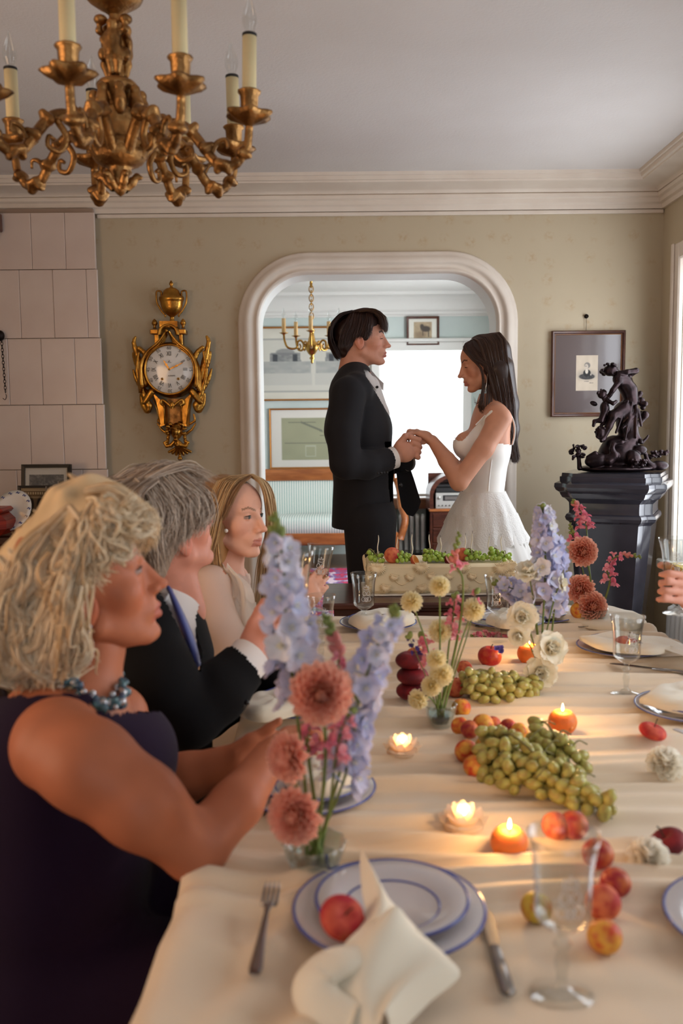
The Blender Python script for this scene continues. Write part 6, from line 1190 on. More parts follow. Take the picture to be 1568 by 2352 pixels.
# ---- head in local space: x forward, y to the person's left, z up, origin between the ears
def head_mb(M, skin, lip, brow, male=False, h=.0026, lids=.5, fat=0., smile=0., iris=(60, 45, 38), neck=.052, neck_to=(-.05, 0, -.17), eyeopen=True):
    D = SDF((-.125, -.1, -.2), (.15, .1, .145), h)
    D.ell((-.006, 0, .045), (.1, .074, .086), .012).ell((.035, 0, .055), (.058, .062, .062), .02).ell((.042, 0, -.012), (.05, .057 + fat, .08), .02).ell((.045, 0, -.058), (.043, .042 + fat, .034), .015)
    for s in (-1, 1):
        D.cap((.012, s * .052, -.042), (.076, s * .016, -.083), .017 + fat * .5, .014, .016).ell((.058, s * (.04 + fat), -.004), .024, .016).cap((.09, s * .01, .039), (.072, s * .046, .04), .0085 if male else .006, .006, .008)
        D.ell((.102, s * .031, .023), (.018, .017, .011), .012, sub=True).ell((.0795, s * .031, .0235), (.0125, .0125, .0115), .003)
        D.ell((-.002, s * .076, .002), (.019, .009, .031), .004, Matrix.Rotation(-.2, 3, 'Y')).ell((.004, s * .085, .004), (.009, .007, .016), .004, sub=True).ell((.0, s * .074, -.024), (.009, .007, .01), .004)
    D.cap((.093, 0, .032), (.113, 0, -.008), .0075 if not male else .009, .0095, .008).ell((.117, 0, -.0125), (.0115, .0095, .009), .006)
    D.cap((.082, 0, .034), (.094, 0, -.014), .011, .014, .008)
    for s in (-1, 1): D.ell((.105, s * .0115, -.0165), (.0095, .0065, .007), .005)
    D.ell((.082, 0, -.042), (.024, .03, .026), .014)
    D.cap((.093, -.02, -.047 + smile), (.1045, 0, -.0435), .0045, .0058, .004).cap((.093, .02, -.047 + smile), (.1045, 0, -.0435), .0045, .0058, .004).cap((.092, -.018, -.053 + smile), (.1025, 0, -.0565), .0045, .0068, .004).cap((.092, .018, -.053 + smile), (.1025, 0, -.0565), .0045, .0068, .004)
    D.cap((.094, -.021, -.0495 + smile), (.111, 0, -.0497), .0016, .0018, .003, sub=True).cap((.094, .021, -.0495 + smile), (.111, 0, -.0497), .0016, .0018, .003, sub=True)
    D.ell((.085, 0, -.083), (.017 + .002 * male, .018, .015), .012).cap((-.012, 0, -.03), neck_to, neck, neck * 1.04, .02)
    if male: D.ell((.012, 0, -.115), (.02, .012, .018), .014)
    mb = D.mb(); v = mb.verts(); sk, lp, br = lc(skin), lc(lip), lc(brow); n = len(v); c = np.tile(sk, (n, 1)); x, y, z = v.T; ay = abs(y)
    def put(col, m): nonlocal c; m = np.clip(m, 0, 1)[:, None]; c = c * (1 - m) + np.array(col) * m
    nzv = vnoise(v * 60, 3); put(sk * .9, (nzv > .55) * .5); put(sk * np.array((1.08, .82, .8)), .45 * np.exp(-(((z + .012) / .025) ** 2 + ((ay - .045) / .02) ** 2)) * (x > .03)); put(sk * np.array((1.05, .8, .78)), .25 * (x > .112)); put(sk * np.array((1.05, .72, .68)), .5 * ((ay > .072) & (x < .03) & (abs(z) < .04)))
    put(lp, .6 * ((x > .09) & (ay < .021) & (z > -.0645) & (z < -.039 - ay * .12)))
    if lids < 1 and eyeopen:
        e = (x > .072) & (abs(ay - .031) < .0125); put((.3, .22, .19), .85 * (e & (abs(z - .0225) < .0042))); put(lc(iris), 1. * ((x > .078) & (np.hypot(ay - .0305, z - .0235) < .0062)))
    put(br, .9 * ((x > .06) & (abs(z - (.0435 + .008 * np.clip(1 - abs(ay - .035) / .02, -1, 1))) < (.0042 if male else .003)) & (ay > .011) & (ay < .05)))
    mb.c = [c]; mb.xf(M)
    lash = MB()
    for s in (-1, 1):
        zl = .0195 if not eyeopen else .0285; lash.tube([M @ V((.0925 - .010 * (t / .013) ** 2, s * (.031 + t), zl - .0025 * abs(t) / .013)) for t in np.linspace(-.0125, .0125, 9)], [.0006, .001, .0013, .0014, .0015, .0015, .0014, .0012, .0006], 5)
    return mb, lash
def hmat(px, py, Y, yaw, pitch, s=1., roll=0, sxx=1.):
    f = V((math.cos(R(yaw)) * math.cos(R(pitch)), math.sin(R(yaw)) * math.cos(R(pitch)), math.sin(R(pitch)))); o = P(px, py, Y)
    return frame(f, o=o) @ Matrix.Rotation(R(roll), 4, 'X') @ Matrix.Diagonal((s * sxx, s, s, 1))
def strands(guides, n, rad, seed, jit=.004, wave=(0, 3), npts=14, c1=(0, 0, 0), c2=(0, 0, 0), clump=0):
    rr = np.random.default_rng(seed); G = np.array([spline(g, npts) for g in guides]); g = len(G); u = rr.random(n) * (g - 1); i = np.minimum(u.astype(int), g - 2); f = (u - i)[:, None, None]; C = G[i] * (1 - f) + G[i + 1] * f; t = np.linspace(0, 1, npts)[None, :, None]
    C = C + rr.normal(0, jit, (n, 1, 3)) * (.35 + .9 * t)
    if wave[0]:
        cl = (u * (clump or 8)).astype(int); ph = rr.random(cl.max() + 1)[cl] * 6.28 + rr.normal(0, .35, n); dr_ = rr.normal(0, 1, (cl.max() + 1, 3))[cl]; dr_ /= np.linalg.norm(dr_, axis=1)[:, None]; C = C + wave[0] * np.sin(t * wave[1] * 6.28 + ph[:, None, None]) * dr_[:, None] * np.clip(t * 2, 0, 1)
    T_ = np.gradient(C, axis=1); T_ /= np.linalg.norm(T_, axis=2, keepdims=True) + 1e-9; a = np.cross(T_, np.array((.3, .9, .2))); a /= np.linalg.norm(a, axis=2, keepdims=True) + 1e-9; b = np.cross(T_, a); r_ = rad * (1 - .75 * t ** 3) * rr.uniform(.7, 1.3, (n, 1, 1))
    Vt = np.stack([C + r_ * (math.cos(k) * a + math.sin(k) * b) for k in (0, 2.094, 4.189)], 2).reshape(-1, 3)
    base = (np.arange(n)[:, None, None] * npts + np.arange(npts - 1)[None, :, None]) * 3; k = np.arange(3)[None, None]; k2 = (k + 1) % 3; F = np.stack([base + k, base + k2, base + 3 + k2, base + 3 + k], -1).reshape(-1, 4)
    w_ = rr.random(n)[:, None]; col = lc(c1) * (1 - w_) + lc(c2) * w_; o = MB(); o.v = [Vt]; o.f = [tuple(q) for q in F.tolist()]; o.n = len(Vt); o.c = [np.repeat(col, npts * 3, 0)]; return o
def colored(mb, c): mb.c = [np.tile(lc(c), (mb.n, 1))]; return mb
def skincol(c): 
    k = lc(c); return lambda v: k * (.94 + .1 * vnoise(v * 50, 2))[:, None]
def hand(D, w_, kn, side, up, curl, r=.0088, spread=.0195, lens=(.078, .086, .08, .062), thumb=True, k=.006, thumb_dir=None):
    """w_ wrist, kn knuckle centre, side: unit vector across the palm toward the thumb, up: back of the hand; curl: angles per joint."""
    w_, kn, side, up = V(w_), V(kn), V(side).normalized(), V(up).normalized(); f = (kn - w_).normalized()
    for i in range(4):
        o_ = (1.5 - i) * spread; b0_ = kn + side * o_ - f * abs(o_ - spread * .5) * .18; D.cap(w_ + side * o_ * .55, b0_, .0135, .0112, .012); p = b0_; d = f; a = 0; rr = r
        for j_, fr_ in enumerate((.46, .3, .24)):
            a += curl[j_] * (1 + .08 * i); d = (f * math.cos(a) - up * math.sin(a)).normalized(); q_ = p + d * lens[i] * fr_; D.cap(p, q_, rr, rr * .9, .003); p = q_; rr *= .9
    if thumb:
        td = V(thumb_dir).normalized() if thumb_dir is not None else (f * .75 + side * .5 - up * .45).normalized(); b0_ = w_ + f * (kn - w_).length * .25 + side * spread * 1.2; m1 = b0_ + td * .034; m2 = m1 + (td * .8 + f * .5).normalized() * .03; D.cap(b0_, m1, .0135, .0115, .01).cap(m1, m2, .0105, .0095, .004).cap(m2, m2 + (td * .6 + f * .7).normalized() * .022, .0092, .0075, .004)
# ================================================================== groom
YG = 4.0
gr = Person('groom in a dark suit and open white collar holding the hand of the bride', (P(830, 1200, YG).x, YG, 0))
H = hmat(825, 789, YG, 0, 0, .945, sxx=1.13); SKG = (206, 148, 124)
hm, lash = head_mb(H, SKG, (176, 98, 92), (52, 34, 28), True, eyeopen=False, neck=.056, neck_to=(-.035, 0, -.16), smile=.003)
wr = P(904, 1051, 3.87); kn = P(946, 1024, 3.885); D = sd([P(880, 1060, 3.8), P(985, 985, 4.0)], .05, .003)
D.cap(P(890, 1056, 3.86), wr, .034, .032, .01).ell(P(927, 1037, 3.88), (.05, .032, .046), .012, Matrix.Rotation(.5, 3, 'Y'))
for i in range(4):
    b0_ = P(943 + i * 4.5, 1004 + i * 14, 3.87 + .004 * i); m1 = P(962 - i * 1, 1010 + i * 13, 3.885); m2 = P(966 - i * 2, 1016 + i * 11.5, 3.925); m3 = P(955 - i * 2, 1016 + i * 11, 3.945); D.path([b0_, m1, m2, m3], [.0125, .0112, .0105, .0095], .004)
D.path([P(916, 1020, 3.87), P(930, 1002, 3.87), P(945, 996, 3.9)], [.016, .0125, .0105], .006)
hb = D.mb(); hb.c = [skincol(SKG)(hb.verts())]; arm_ = MB().tube([P(826, 850, YG), P(815, 900, YG), P(803, 905, 3.85), P(788, 990, 3.78), P(798, 1062, 3.77), P(842, 1068, 3.8), P(900, 1052, 3.865)], [.05, .05, .045, .04, .036, .034, .03], 10); arm_.c = [skincol(SKG)(arm_.verts())]; gr.part('body', join(hm, hb, arm_), 'skin'); gr.part('eyelashes', lash, 'iris_dark')
# jacket
D = sd([P(735, 820, 3.7), P(960, 1230, 4.3)], .05, .0055); Yw = (0, 1, 0)
D.cap(P(815, 872, YG), P(814, 900, YG), .075, .1, .03, w=Yw, fl=1.7).cap(P(814, 900, YG), P(822, 985, YG), .108, .142, .03, w=Yw, fl=1.5).cap(P(822, 985, YG), P(834, 1070, YG), .142, .128, .03, w=Yw, fl=1.4).cap(P(834, 1070, YG), P(833, 1215, YG), .128, .138, .03, w=Yw, fl=1.35)
D.cap(P(818, 893, 3.84), P(818, 893, 4.16), .068, .068, .03).cap(P(814, 858, YG), P(812, 880, YG), .058, .085, .02, w=Yw, fl=1.25)
D.path([P(800, 905, 3.8), P(786, 990, 3.77), P(794, 1064, 3.76), P(842, 1068, 3.8), P(891, 1055, 3.86)], [.074, .069, .066, .06, .05], .012)
D.path([P(836, 905, 4.2), P(838, 1000, 4.24), P(850, 1062, 4.24), P(925, 1062, 4.06)], [.072, .066, .062, .048], .012)
D.cut((0, 0, -1), -P(830, 1209, YG).z, .004)
ax_ = (P(893, 1055, 3.862) - P(842, 1068, 3.8)).normalized()
jk = D.mb(); v = jk.verts(); px = PX(v); m_ = ~((v @ np.array(ax_) > ax_.dot(P(893, 1055, 3.862))) & (px[:, 0] > 880) & (v[:, 1] < 3.95) & (px[:, 1] > 1015)) & ~(inpoly(px, [(836, 848), (884, 870), (890, 915), (897, 960), (884, 938), (864, 902), (842, 866)]) & (v[:, 1] < 4.03)) & ~((px[:, 1] < 880) & (px[:, 0] > 850)); jko = gr.part('jacket', keep(jk, m_), 'navy_suit')
gr.part('jacket_flap', MB().prism([(p.x, p.z) for p in (P(x, y, 4.06) for x, y in ((905, 1040), (932, 1048), (950, 1100), (966, 1152), (960, 1170), (948, 1186), (934, 1182), (922, 1165), (914, 1120)))], 4.05, 4.075, 'xz'), 'navy_suit', False)
lp = []
for x, y, d_ in ((835, 862, 3.905), (850, 890, 3.885), (866, 920, 3.87), (884, 955, 3.868), (902, 990, 3.872)): lp.append([P(x, y, d_), P(x + 12 - (y - 862) * .03, y + 1, d_ - .004), P(x + 18 - (y - 862) * .04, y + 8, d_ + .03)])
for name, (x, y, d_), r_ in [('button', (920, 1114, 3.885), .009)] + [('button', (868 + i * 7, 1087 - i * .6, 3.738 + i * .006), .005) for i in range(4)]: gr.part(name, MB().lathe([(.001, .004), (r_ * .8, .004), (r_, .0015), (r_, 0)], 12, P(x, y, d_), RX), 'button', parent=None)
# collar, shirt front, cuff
low = [(806, 836, 4.0), (813, 838, 3.955), (838, 862, 3.93), (862, 895, 3.945), (874, 905, 3.985)]; upp = [(807, 825, 4.0), (822, 827, 3.962), (848, 855, 3.94), (872, 886, 3.95), (877, 893, 3.985)]
A = [[P(*a), P(*c), P(c[0] - 1, c[1] + 1, c[2] + .012)] for a, c in zip(spline(low, 14), spline(upp, 14))]; gr.part('collar', MB().grid(np.array([[tuple(q) for q in r] for r in A])), 'white_shirt')
low2 = [(806, 836, 4.0), (816, 838, 4.05), (840, 858, 4.075), (864, 880, 4.06), (880, 898, 4.02)]; upp2 = [(807, 825, 4.0), (824, 827, 4.04), (850, 848, 4.062), (866, 866, 4.055), (881, 880, 4.03)]
A = [[P(*a), P(*c)] for a, c in zip(spline(low2, 14), spline(upp2, 14))]; gr.part('collar', MB().grid(np.array([[tuple(q) for q in r] for r in A])), 'white_shirt')
D = sd([P(840, 870, 3.9), P(900, 985, 4.1)], .03, .005); D.cap(P(846, 888, YG), P(862, 950, YG), .05, .058, .02, w=Yw, fl=1.1).cap(P(862, 955, YG), P(858, 990, YG), .055, .05, .02); gr.part('shirt', D.mb(), 'white_shirt')
gr.part('collar_button', MB().ball(P(866, 889, 3.944), .006), 'button')
c0, c1 = P(884, 1058, 3.852), P(906, 1050, 3.872); gr.part('cuff', MB().tube([c0, c0.lerp(c1, .5), c1], [.043, .0445, .0455], 24, cap=False, flat=1.05), 'white_shirt')
gr.part('cuff', MB().tube([P(915, 1066, 4.1), P(938, 1061, 4.04)], [.04, .04], 20, cap=False), 'white_shirt')
D = sd([P(780, 1190, 3.8), P(920, 1200, 4.2)] + [V((P(830, 1200, YG).x, YG, -.0))], .06, .008)
hx = P(848, 1200, YG).x
for dy in (-.1, .1): D.path([(hx, YG + dy, P(830, 1190, YG).z), (hx, YG + dy * .95, .52), (hx - .01, YG + dy, .09)], [.115, .085, .07], .02)
D.ell((hx, YG, P(830, 1195, YG).z + .03), (.115, .17, .12), .03); gr.part('trousers', D.mb(), 'navy_suit')
for dy in (-.1, .1): gr.part('shoe', MB().ball((hx + .05, YG + dy, .045), (.14, .045, .05), 14, 8), 'black_plastic')
# hair
hv = lambda pts: [H @ V(p) for p in pts]
D = SDF((-.14, -.12, -.1), (.14, .12, .17), .0032); D.ell((-.012, 0, .05), (.106, .081, .09), .01).ell((-.05, 0, -.01), (.06, .066, .066), .02).ell((.036, 0, .098), (.052, .06, .034), .025)
D.ell((.09, 0, .0), (.06, .14, .07), .012, sub=True).ell((-.002, -.1, -.012), (.034, .055, .034), .008, sub=True).ell((-.002, .1, -.012), (.034, .055, .034), .008, sub=True).ell((.03, 0, -.06), (.085, .14, .07), .01, sub=True)
hb = D.mb(); v = hb.verts(); n_ = vnoise(v * np.array((30, 90, 50)), 6); hb.v = [v * (1 + (n_ - .5) * .07)[:, None]]; hb.xf(H); hb = colored(hb, (44, 28, 24)); G = []
for s in (-1, 1):
    for a in np.linspace(0, 1, 7): G.append(hv([(.05 - .07 * a, s * .02, .14), (.05 - .09 * a, s * .058, .122), (.048 - .1 * a, s * .082, .08), (.044 - .112 * a, s * .084, .052 - .02 * a), (.04 - .12 * a, s * .079, .024 - .05 * a ** 2)]))
s1 = strands(G[:7], 520, .0014, 1, .0045, (.004, 1), c1=(40, 26, 22), c2=(66, 42, 34)); s2 = strands(G[7:], 300, .0011, 2, .0025, c1=(40, 26, 22), c2=(60, 40, 32))
G = [hv([(-.03, y, .137), (.02, y * 1.1, .146), (.062, y * 1.25, .134), (.086, y * 1.35, .11), (.096, y * 1.4, .07 + .014 * math.cos(y * 70))]) for y in np.linspace(-.055, .055, 9)]; s3 = strands(G, 520, .0012, 3, .005, wave=(.005, 1.2), c1=(42, 27, 22), c2=(74, 50, 40))
G = [hv([(-.03, y, .138), (-.078, y * 1.1, .118), (-.113, y * 1.1, .06), (-.112, y, .0), (-.085, y * .8, -.06)]) for y in np.linspace(-.078, .078, 9)]; G5 = [hv([(.0, y, .138), (.055, y - .01, .142), (.092, y - .012, .118), (.104, y - .01, .085), (.105, y - .004, .05)]) for y in (-.06, -.045, -.03, -.01)]; s5 = strands(G5, 110, .0011, 5, .004, (.004, 1), c1=(46, 30, 24), c2=(96, 70, 52)); s4 = strands(G, 520, .0014, 4, .0045, (.004, 1), c1=(36, 23, 20), c2=(56, 36, 30)); gr.part('hair', join(hb, s1, s2, s3, s4, s5), 'hair')
# ================================================================== bride
br = Person('bride in a white dress with thin straps and long brown hair', (P(1110, 1200, YG).x, YG, 0)); SKB = (204, 146, 118)
H = hmat(1116, 841, YG, 180, -15, .95, sxx=1.07); hm, lash = head_mb(H, SKB, (168, 84, 80), (50, 32, 26), False, eyeopen=False, neck=.043, neck_to=(-.055, 0, -.15))
D = sd([P(930, 930, 3.75), P(1200, 1140, 4.25)], .05, .0042)
def torso(D, infl=0):
    D.cap(P(1126, 925, YG), P(1128, 960, YG), .05 + infl, .07 + infl, .03, w=Yw, fl=1.6).cap(P(1128, 968, YG), P(1116, 1030, YG), .085 + infl, .095 + infl, .03, w=Yw, fl=1.4).cap(P(1116, 1030, YG), P(1110, 1125, YG), .095 + infl, .084 + infl, .03, w=Yw, fl=1.25)
    D.cap(P(1138, 953, 3.87), P(1138, 953, 4.13), .045 + infl, .045 + infl, .03)
    for dy in (-.062, .062): D.ell(P(1070, 1022, YG + dy), (.052 + infl, .052 + infl, .058 + infl), .03)
torso(D); D.cap(P(1128, 900, YG), P(1126, 940, YG), .045, .055, .03)
sh, el, wr = P(1148, 962, 3.855), P(1054, 1106, 3.8), P(993, 1012, 3.93); D.path([sh, P(1110, 1030, 3.82), el], [.05, .041, .039], .02).path([el, P(1026, 1058, 3.86), wr], [.038, .036, .0235], .012)
sh2, el2, wr2 = P(1130, 960, 4.14), P(1060, 1090, 4.2), P(1000, 1020, 4.06); D.path([sh2, el2], [.046, .038], .015).path([el2, wr2], [.037, .024], .01)
kn = P(957, 992, 3.925); hand(D, wr, kn, V((0, 1, .15)), V((.1, 0, 1)), (.35, .8, .5), .0078, .0165, (.07, .078, .072, .056), True, thumb_dir=(-.6, -.55, -.5)); D.ell(P(972, 998, 3.925), (.034, .03, .017), .01)
hand(D, wr2, P(965, 1005, 4.03), V((0, -1, 0)), V((.1, 0, 1)), (.35, .8, .5), .0078, .0165, (.07, .078, .072, .056), False)
bb = D.mb(); bb.c = [skincol(SKB)(bb.verts())]; br.part('body', join(hm, bb), 'skin'); br.part('eyelashes', lash, 'iris_dark')
D = sd([P(1020, 930, 3.75), P(1200, 1150, 4.25)], .05, .004); torso(D, .005); mb = D.mb(); v = mb.verts(); px = PX(v)
poly = [(1020, 1012), (1046, 1010), (1062, 1012), (1082, 988), (1112, 955), (1128, 940), (1134, 944), (1120, 972), (1128, 1016), (1150, 1018), (1200, 1024), (1200, 1150), (1020, 1150)]
mk = inpoly(px, poly); bod = br.part('bodice', keep(mb, mk), 'bridal_satin')
for dy in (-1, 1):
    y0 = YG + dy * .115; br.part('strap', MB().tube(spline([P(1092, 976, y0 + dy * .015), P(1118, 950, y0 + dy * .02), P(1140, 935, y0 + dy * .01), P(1166, 945, y0), P(1180, 972, y0 - dy * .01), P(1181, 1000, y0 - dy * .01), P(1176, 1022, y0)], 24), .005, 6, flat=.5), 'bridal_satin')
br.part('seam', MB().tube(spline([P(1133, 1025, 3.862), P(1128, 1060, 3.868), P(1123, 1100, 3.878), P(1121, 1128, 3.885)], 12), .0028, 5), 'bridal_satin')
b = MB()
for k in range(26): 
    p_ = P(1046 + random.uniform(0, 26), 1012 + random.uniform(-3, 5), 3.93 + random.uniform(-.03, .06)); b.tube([p_, p_ + V((random.uniform(-.012, .004), random.uniform(-.01, .01), random.uniform(.008, .024)))], [.0016, .0004], 4)
br.part('feather_trim', b, 'lace')
cx = P(1109, 1130, YG).x; zW = P(1109, 1128, YG).z
def skirt(name, z0, prof, m, nw, amp, seed, rag=0):
    n, rr = 120, random.Random(seed); a = np.linspace(0, 2 * PI, n, endpoint=False); ph = [rr.uniform(0, 6) for _ in range(4)]; A = []
    for i, (rx, ry, z, xo) in enumerate(prof):
        t = i / (len(prof) - 1); w_ = 1 + amp * t * (np.sin(a * nw + ph[0]) * .6 + np.sin(a * (nw * 1.7 // 1) + ph[1]) * .4); zz_ = z + (rag * (np.sin(a * 17 + ph[2]) + np.sin(a * 31 + ph[3])) if i == len(prof) - 1 else 0); A.append(np.stack([cx + xo + rx * w_ * np.cos(a), YG + ry * w_ * np.sin(a), zz_ + 0 * a], 1))
    return br.part(name, MB().grid(np.array(A), closev=True), m)
zf = lambda y: P(1109, y, YG).z
skirt('skirt', 0, [(.094, .115, zW, 0), (.125, .15, zf(1160), 0), (.16, .19, zf(1200), 0), (.19, .23, zf(1240), .0), (.225, .27, zf(1290), .005), (.28, .3, .5, .01), (.36, .34, .2, .02), (.4, .37, .012, .02)], 'tulle', 14, .05, 1)
skirt('lace_peplum', 0, [(.097, .118, zW, 0), (.118, .145, zf(1150), 0), (.14, .17, zf(1172), 0), (.163, .195, zf(1205), 0)], 'lace', 9, .06, 2, .007); skirt('lace_flounce', 0, [(.15, .18, zf(1178), 0), (.178, .21, zf(1215), 0), (.197, .235, zf(1242), 0)], 'lace', 11, .06, 3, .008)
br.part('earring', MB().tube(spline([P(1119, 858, 3.918), P(1117, 880, 3.912), P(1113, 900, 3.914)], 10), [.0008, .001, .0012, .0016, .002, .0026, .003, .0026, .002, .0008], 6), 'silver')
# bride hair
D = SDF((-.16, -.13, -.12), (.15, .13, .17), .004); D.ell((-.012, 0, .05), (.108, .084, .093), .01).ell((-.05, 0, -.02), (.065, .07, .085), .02); D.ell((.085, 0, -.01), (.075, .12, .095), .012, sub=True).ell((.02, -.1, -.02), (.04, .045, .04), .01, sub=True)
hb = colored(D.mb(H), (50, 34, 29))
D = sd([P(1120, 830, 3.85), P(1200, 1070, 4.15)], .06, .006); D.path([P(1140, 850, YG), P(1160, 930, YG + .01), P(1172, 985, YG + .02), P(1180, 1040, YG + .03)], [.075, .055, .036, .014], .02, w=Yw, fl=1.5); hb2 = colored(D.mb(), (50, 34, 29))
def pg(pts, off): return [P(x, y, YG + d * 1. + off) for x, y, d in pts]
G1 = [pg([(1085 + 4 * i, 777 - 3 * i + .35 * i * i, -.02), (1100 + 9 * i, 788 - 3 * i, -.075), (1118 + 8 * i, 840, -.095), (1135 + 7 * i, 910, -.08), (1150 + 5 * i, 975, -.04), (1168 + 2.6 * i, 1020, -.0), (1178 + 2 * i, 1050 + (i % 3) * 6, .0)], 0) for i in range(7)]
s1 = strands(G1, 900, .0012, 11, .004, (.004, 1.5), 16, (46, 31, 27), (84, 60, 48), 14)
G2 = [pg([(1080 + 3 * i, 782 - i, -.03), (1062 + 4 * i, 800, -.066), (1082 + 5 * i, 825, -.09), (1104 + 4 * i, 850 + i, -.094), (1108 + 4 * i, 890, -.088), (1100 + 4 * i, 930, -.085), (1102 + 5 * i, 945, -.08)], 0) for i in range(4)]
s2 = strands(G2[:2], 60, .0009, 12, .002, (.003, 1), 16, (46, 31, 27), (80, 56, 44))
G3 = [pg([(1075 + 5 * i, 785 - 2 * i, -.025), (1066 + 9 * i, 795 + 2 * i, -.062), (1084 + 8 * i, 826 - i, -.088), (1108 + 7 * i, 838, -.096), (1130 + 6 * i, 870, -.09)], 0) for i in range(5)]; s3 = strands(G3, 420, .0011, 13, .003, (.002, 1), 14, (44, 30, 26), (78, 54, 44))
G4 = [pg([(1112, 880, -.088), (1106, 910, -.088), (1090, 925, -.085), (1085, 912, -.08)], 0), pg([(1114, 880, -.086), (1110, 930, -.09), (1118, 950, -.09), (1130, 935, -.09)], 0), pg([(1130, 890, -.08), (1128, 935, -.09), (1112, 950, -.1), (1098, 940, -.1)], 0)]; s4 = strands(G4, 60, .0009, 14, .003, (.003, 1), 14, (46, 32, 28), (86, 60, 48))
G5 = [[p_ + V((0, .09 if j_ else .04, 0)) for j_, p_ in enumerate(g)] for g in G1]; s5 = strands(G5, 250, .0013, 15, .006, (.004, 1.5), 16, (46, 31, 27), (70, 48, 40)); br.part('hair', join(hb, hb2, s1, s2, s3, s4, s5), 'hair')
# ================================================================== seated guests
MATS['tie_blue'].node_tree.nodes['Principled BSDF'].inputs['Base Color'].default_value = lin((52, 62, 126)) + (1,); mat('chair_wood', (40, 26, 22), .35, coat=.3); mat('chair_seat', (96, 78, 60), .85)
chr0 = thing('dining_chair', 'dark dining chair of the older lady in purple', 'chair', (-.42, 1.4, 0), group='dining chairs')
obj('seat', MB().box((-.22, -.22, .42), (.2, .22, .46), .015), 'chair_seat', chr0, False)
for x in (-.2, .18):
    for y in (-.2, .2): obj('leg', MB().tube([(x * 1.05, y * 1.05, 0), (x, y, .43)], [.014, .02], 8), 'chair_wood', chr0)
for y in (-.2, .2): obj('back_post', MB().tube(spline([(-.2, y, .42), (-.23, y, .7), (-.28, y * .96, .93)], 10), .016, 8), 'chair_wood', chr0)
for z_, x in ((.9, -.272), (.74, -.24), (.6, -.225)): obj('back_rail', MB().tube(spline([(x, -.2, z_), (x - .03, 0, z_ + .01), (x, .2, z_)], 10), .022, 8, flat=1.3), 'chair_wood', chr0)
for lab, x, y in (('dark dining chair of the grey haired guest', -.41, 1.97), ('dark dining chair of the young guest in a sheer blouse', -.36, 2.64)): c_ = copy_tree(chr0); c_['label'] = lab; c_.location = (x, y, 0)
def thighs(D, x0, y0, r=.085, x1=.06, z=.5):
    for dy in (-.09, .09): D.path([(x0, y0 + dy, z + .04), (x1, y0 + dy, z + .02), (x1 + .03, y0 + dy, .1)], [r + .03, r, r * .65], .03)
# ------------------------------------------------------------------ older lady
ld = Person('older lady with curly blonde bob and purple sleeveless dress seated nearest the camera', (-.43, 1.4, 0)); SKL = (184, 112, 80)
H = hmat(186, 1370, 1.42, 20, 11, 1.02, sxx=1.04); hm, lash = head_mb(H, SKL, (176, 92, 84), (150, 112, 84), False, fat=.003, smile=.002, iris=(70, 70, 70), neck=.05, neck_to=(-.04, 0, -.18))
D = SDF((-.66, .95, .66), (.02, 1.75, 1.16), .0065)
D.cap(P(215, 1490, 1.42), P(185, 1610, 1.4), .05, .056, .03).cap(P(140, 1690, 1.29), P(200, 1660, 1.52), .06, .056, .04).cap((-.44, 1.39, .9), (-.45, 1.38, .7), .108, .115, .04, w=Yw, fl=1.3)
ra = [P(130, 1715, 1.235), P(205, 1760, 1.2), P(322, 1848, 1.19), P(448, 1950, 1.235)]; D.path(ra, [.062, .058, .052, .043], .03).path([ra[-1], P(545, 1845, 1.3), P(622, 1735, 1.38)], [.043, .037, .027], .015)
la = [P(262, 1650, 1.56), P(300, 1800, 1.58), P(430, 1785, 1.55), P(545, 1742, 1.53)]; D.path(la, [.06, .046, .04, .027], .02)
hand(D, P(545, 1742, 1.53), P(588, 1712, 1.535), V((-.2, -.6, .6)), V((-.3, -.6, .6)), (.45, .5, .4), .0085, .0175, (.07, .078, .072, .056)); hand(D, P(622, 1735, 1.38), P(652, 1690, 1.41), V((.3, .9, 0)), V((.5, -.3, -.6)) * -1, (.5, .6, .4), .0085, .0175, (.07, .078, .072, .056))
bb = D.mb(); bb.c = [skincol(SKL)(bb.verts())]; ld.part('body', join(hm, bb), 'skin'); ld.part('eyelashes', lash, 'iris_dark')
D = SDF((-.7, 1.02, .0), (.2, 1.78, 1.12), .0065)
D.cap(P(150, 1672, 1.315), P(195, 1650, 1.5), .068, .068, .03).cap((-.44, 1.39, .9), (-.45, 1.38, .7), .125, .13, .04, w=Yw, fl=1.32).cap((-.45, 1.38, .7), (-.46, 1.38, .52), .13, .15, .04, w=Yw, fl=1.35).ell((-.34, 1.4, .86), (.075, .13, .085), .04); thighs(D, -.44, 1.38, .095, .0)
mb = D.mb(); px = PX(mb.verts()); ld.part('dress', keep(mb, (px[:, 1] > 1596 - .03 * px[:, 0]) & ~((px[:, 0] > 215) & (px[:, 1] < 1632))), 'purple_dress')
b = MB(); b2 = MB(); sp = spline([P(152, 1560, 1.325), P(185, 1588, 1.31), P(232, 1618, 1.305), P(266, 1614, 1.325), P(278, 1585, 1.37), P(264, 1548, 1.42)], 30)
nk_ = thing_ = None
for i, p_ in enumerate(sp):
    for k in range(4): (b if (i + k) % 3 else b2).ball(tuple(V(p_) + V((random.uniform(-.009, .009), random.uniform(-.008, .008), random.uniform(-.012, .008)))), random.uniform(.004, .0078), 7, 5)
n1 = ld.part('necklace', b, 'teal_bead'); n1['kind'] = 'stuff'; q_ = ld.part('silver_beads', b2, 'silver_bead', parent=n1); q_['kind'] = 'stuff'
ld.part('earring', MB().ball(P(202, 1440, 1.335), .006).ball(P(200, 1452, 1.335), (.005, .005, .009)), 'silver_bead')
D = SDF((-.66, 1.25, .9), (-.2, 1.6, 1.36), .0055)
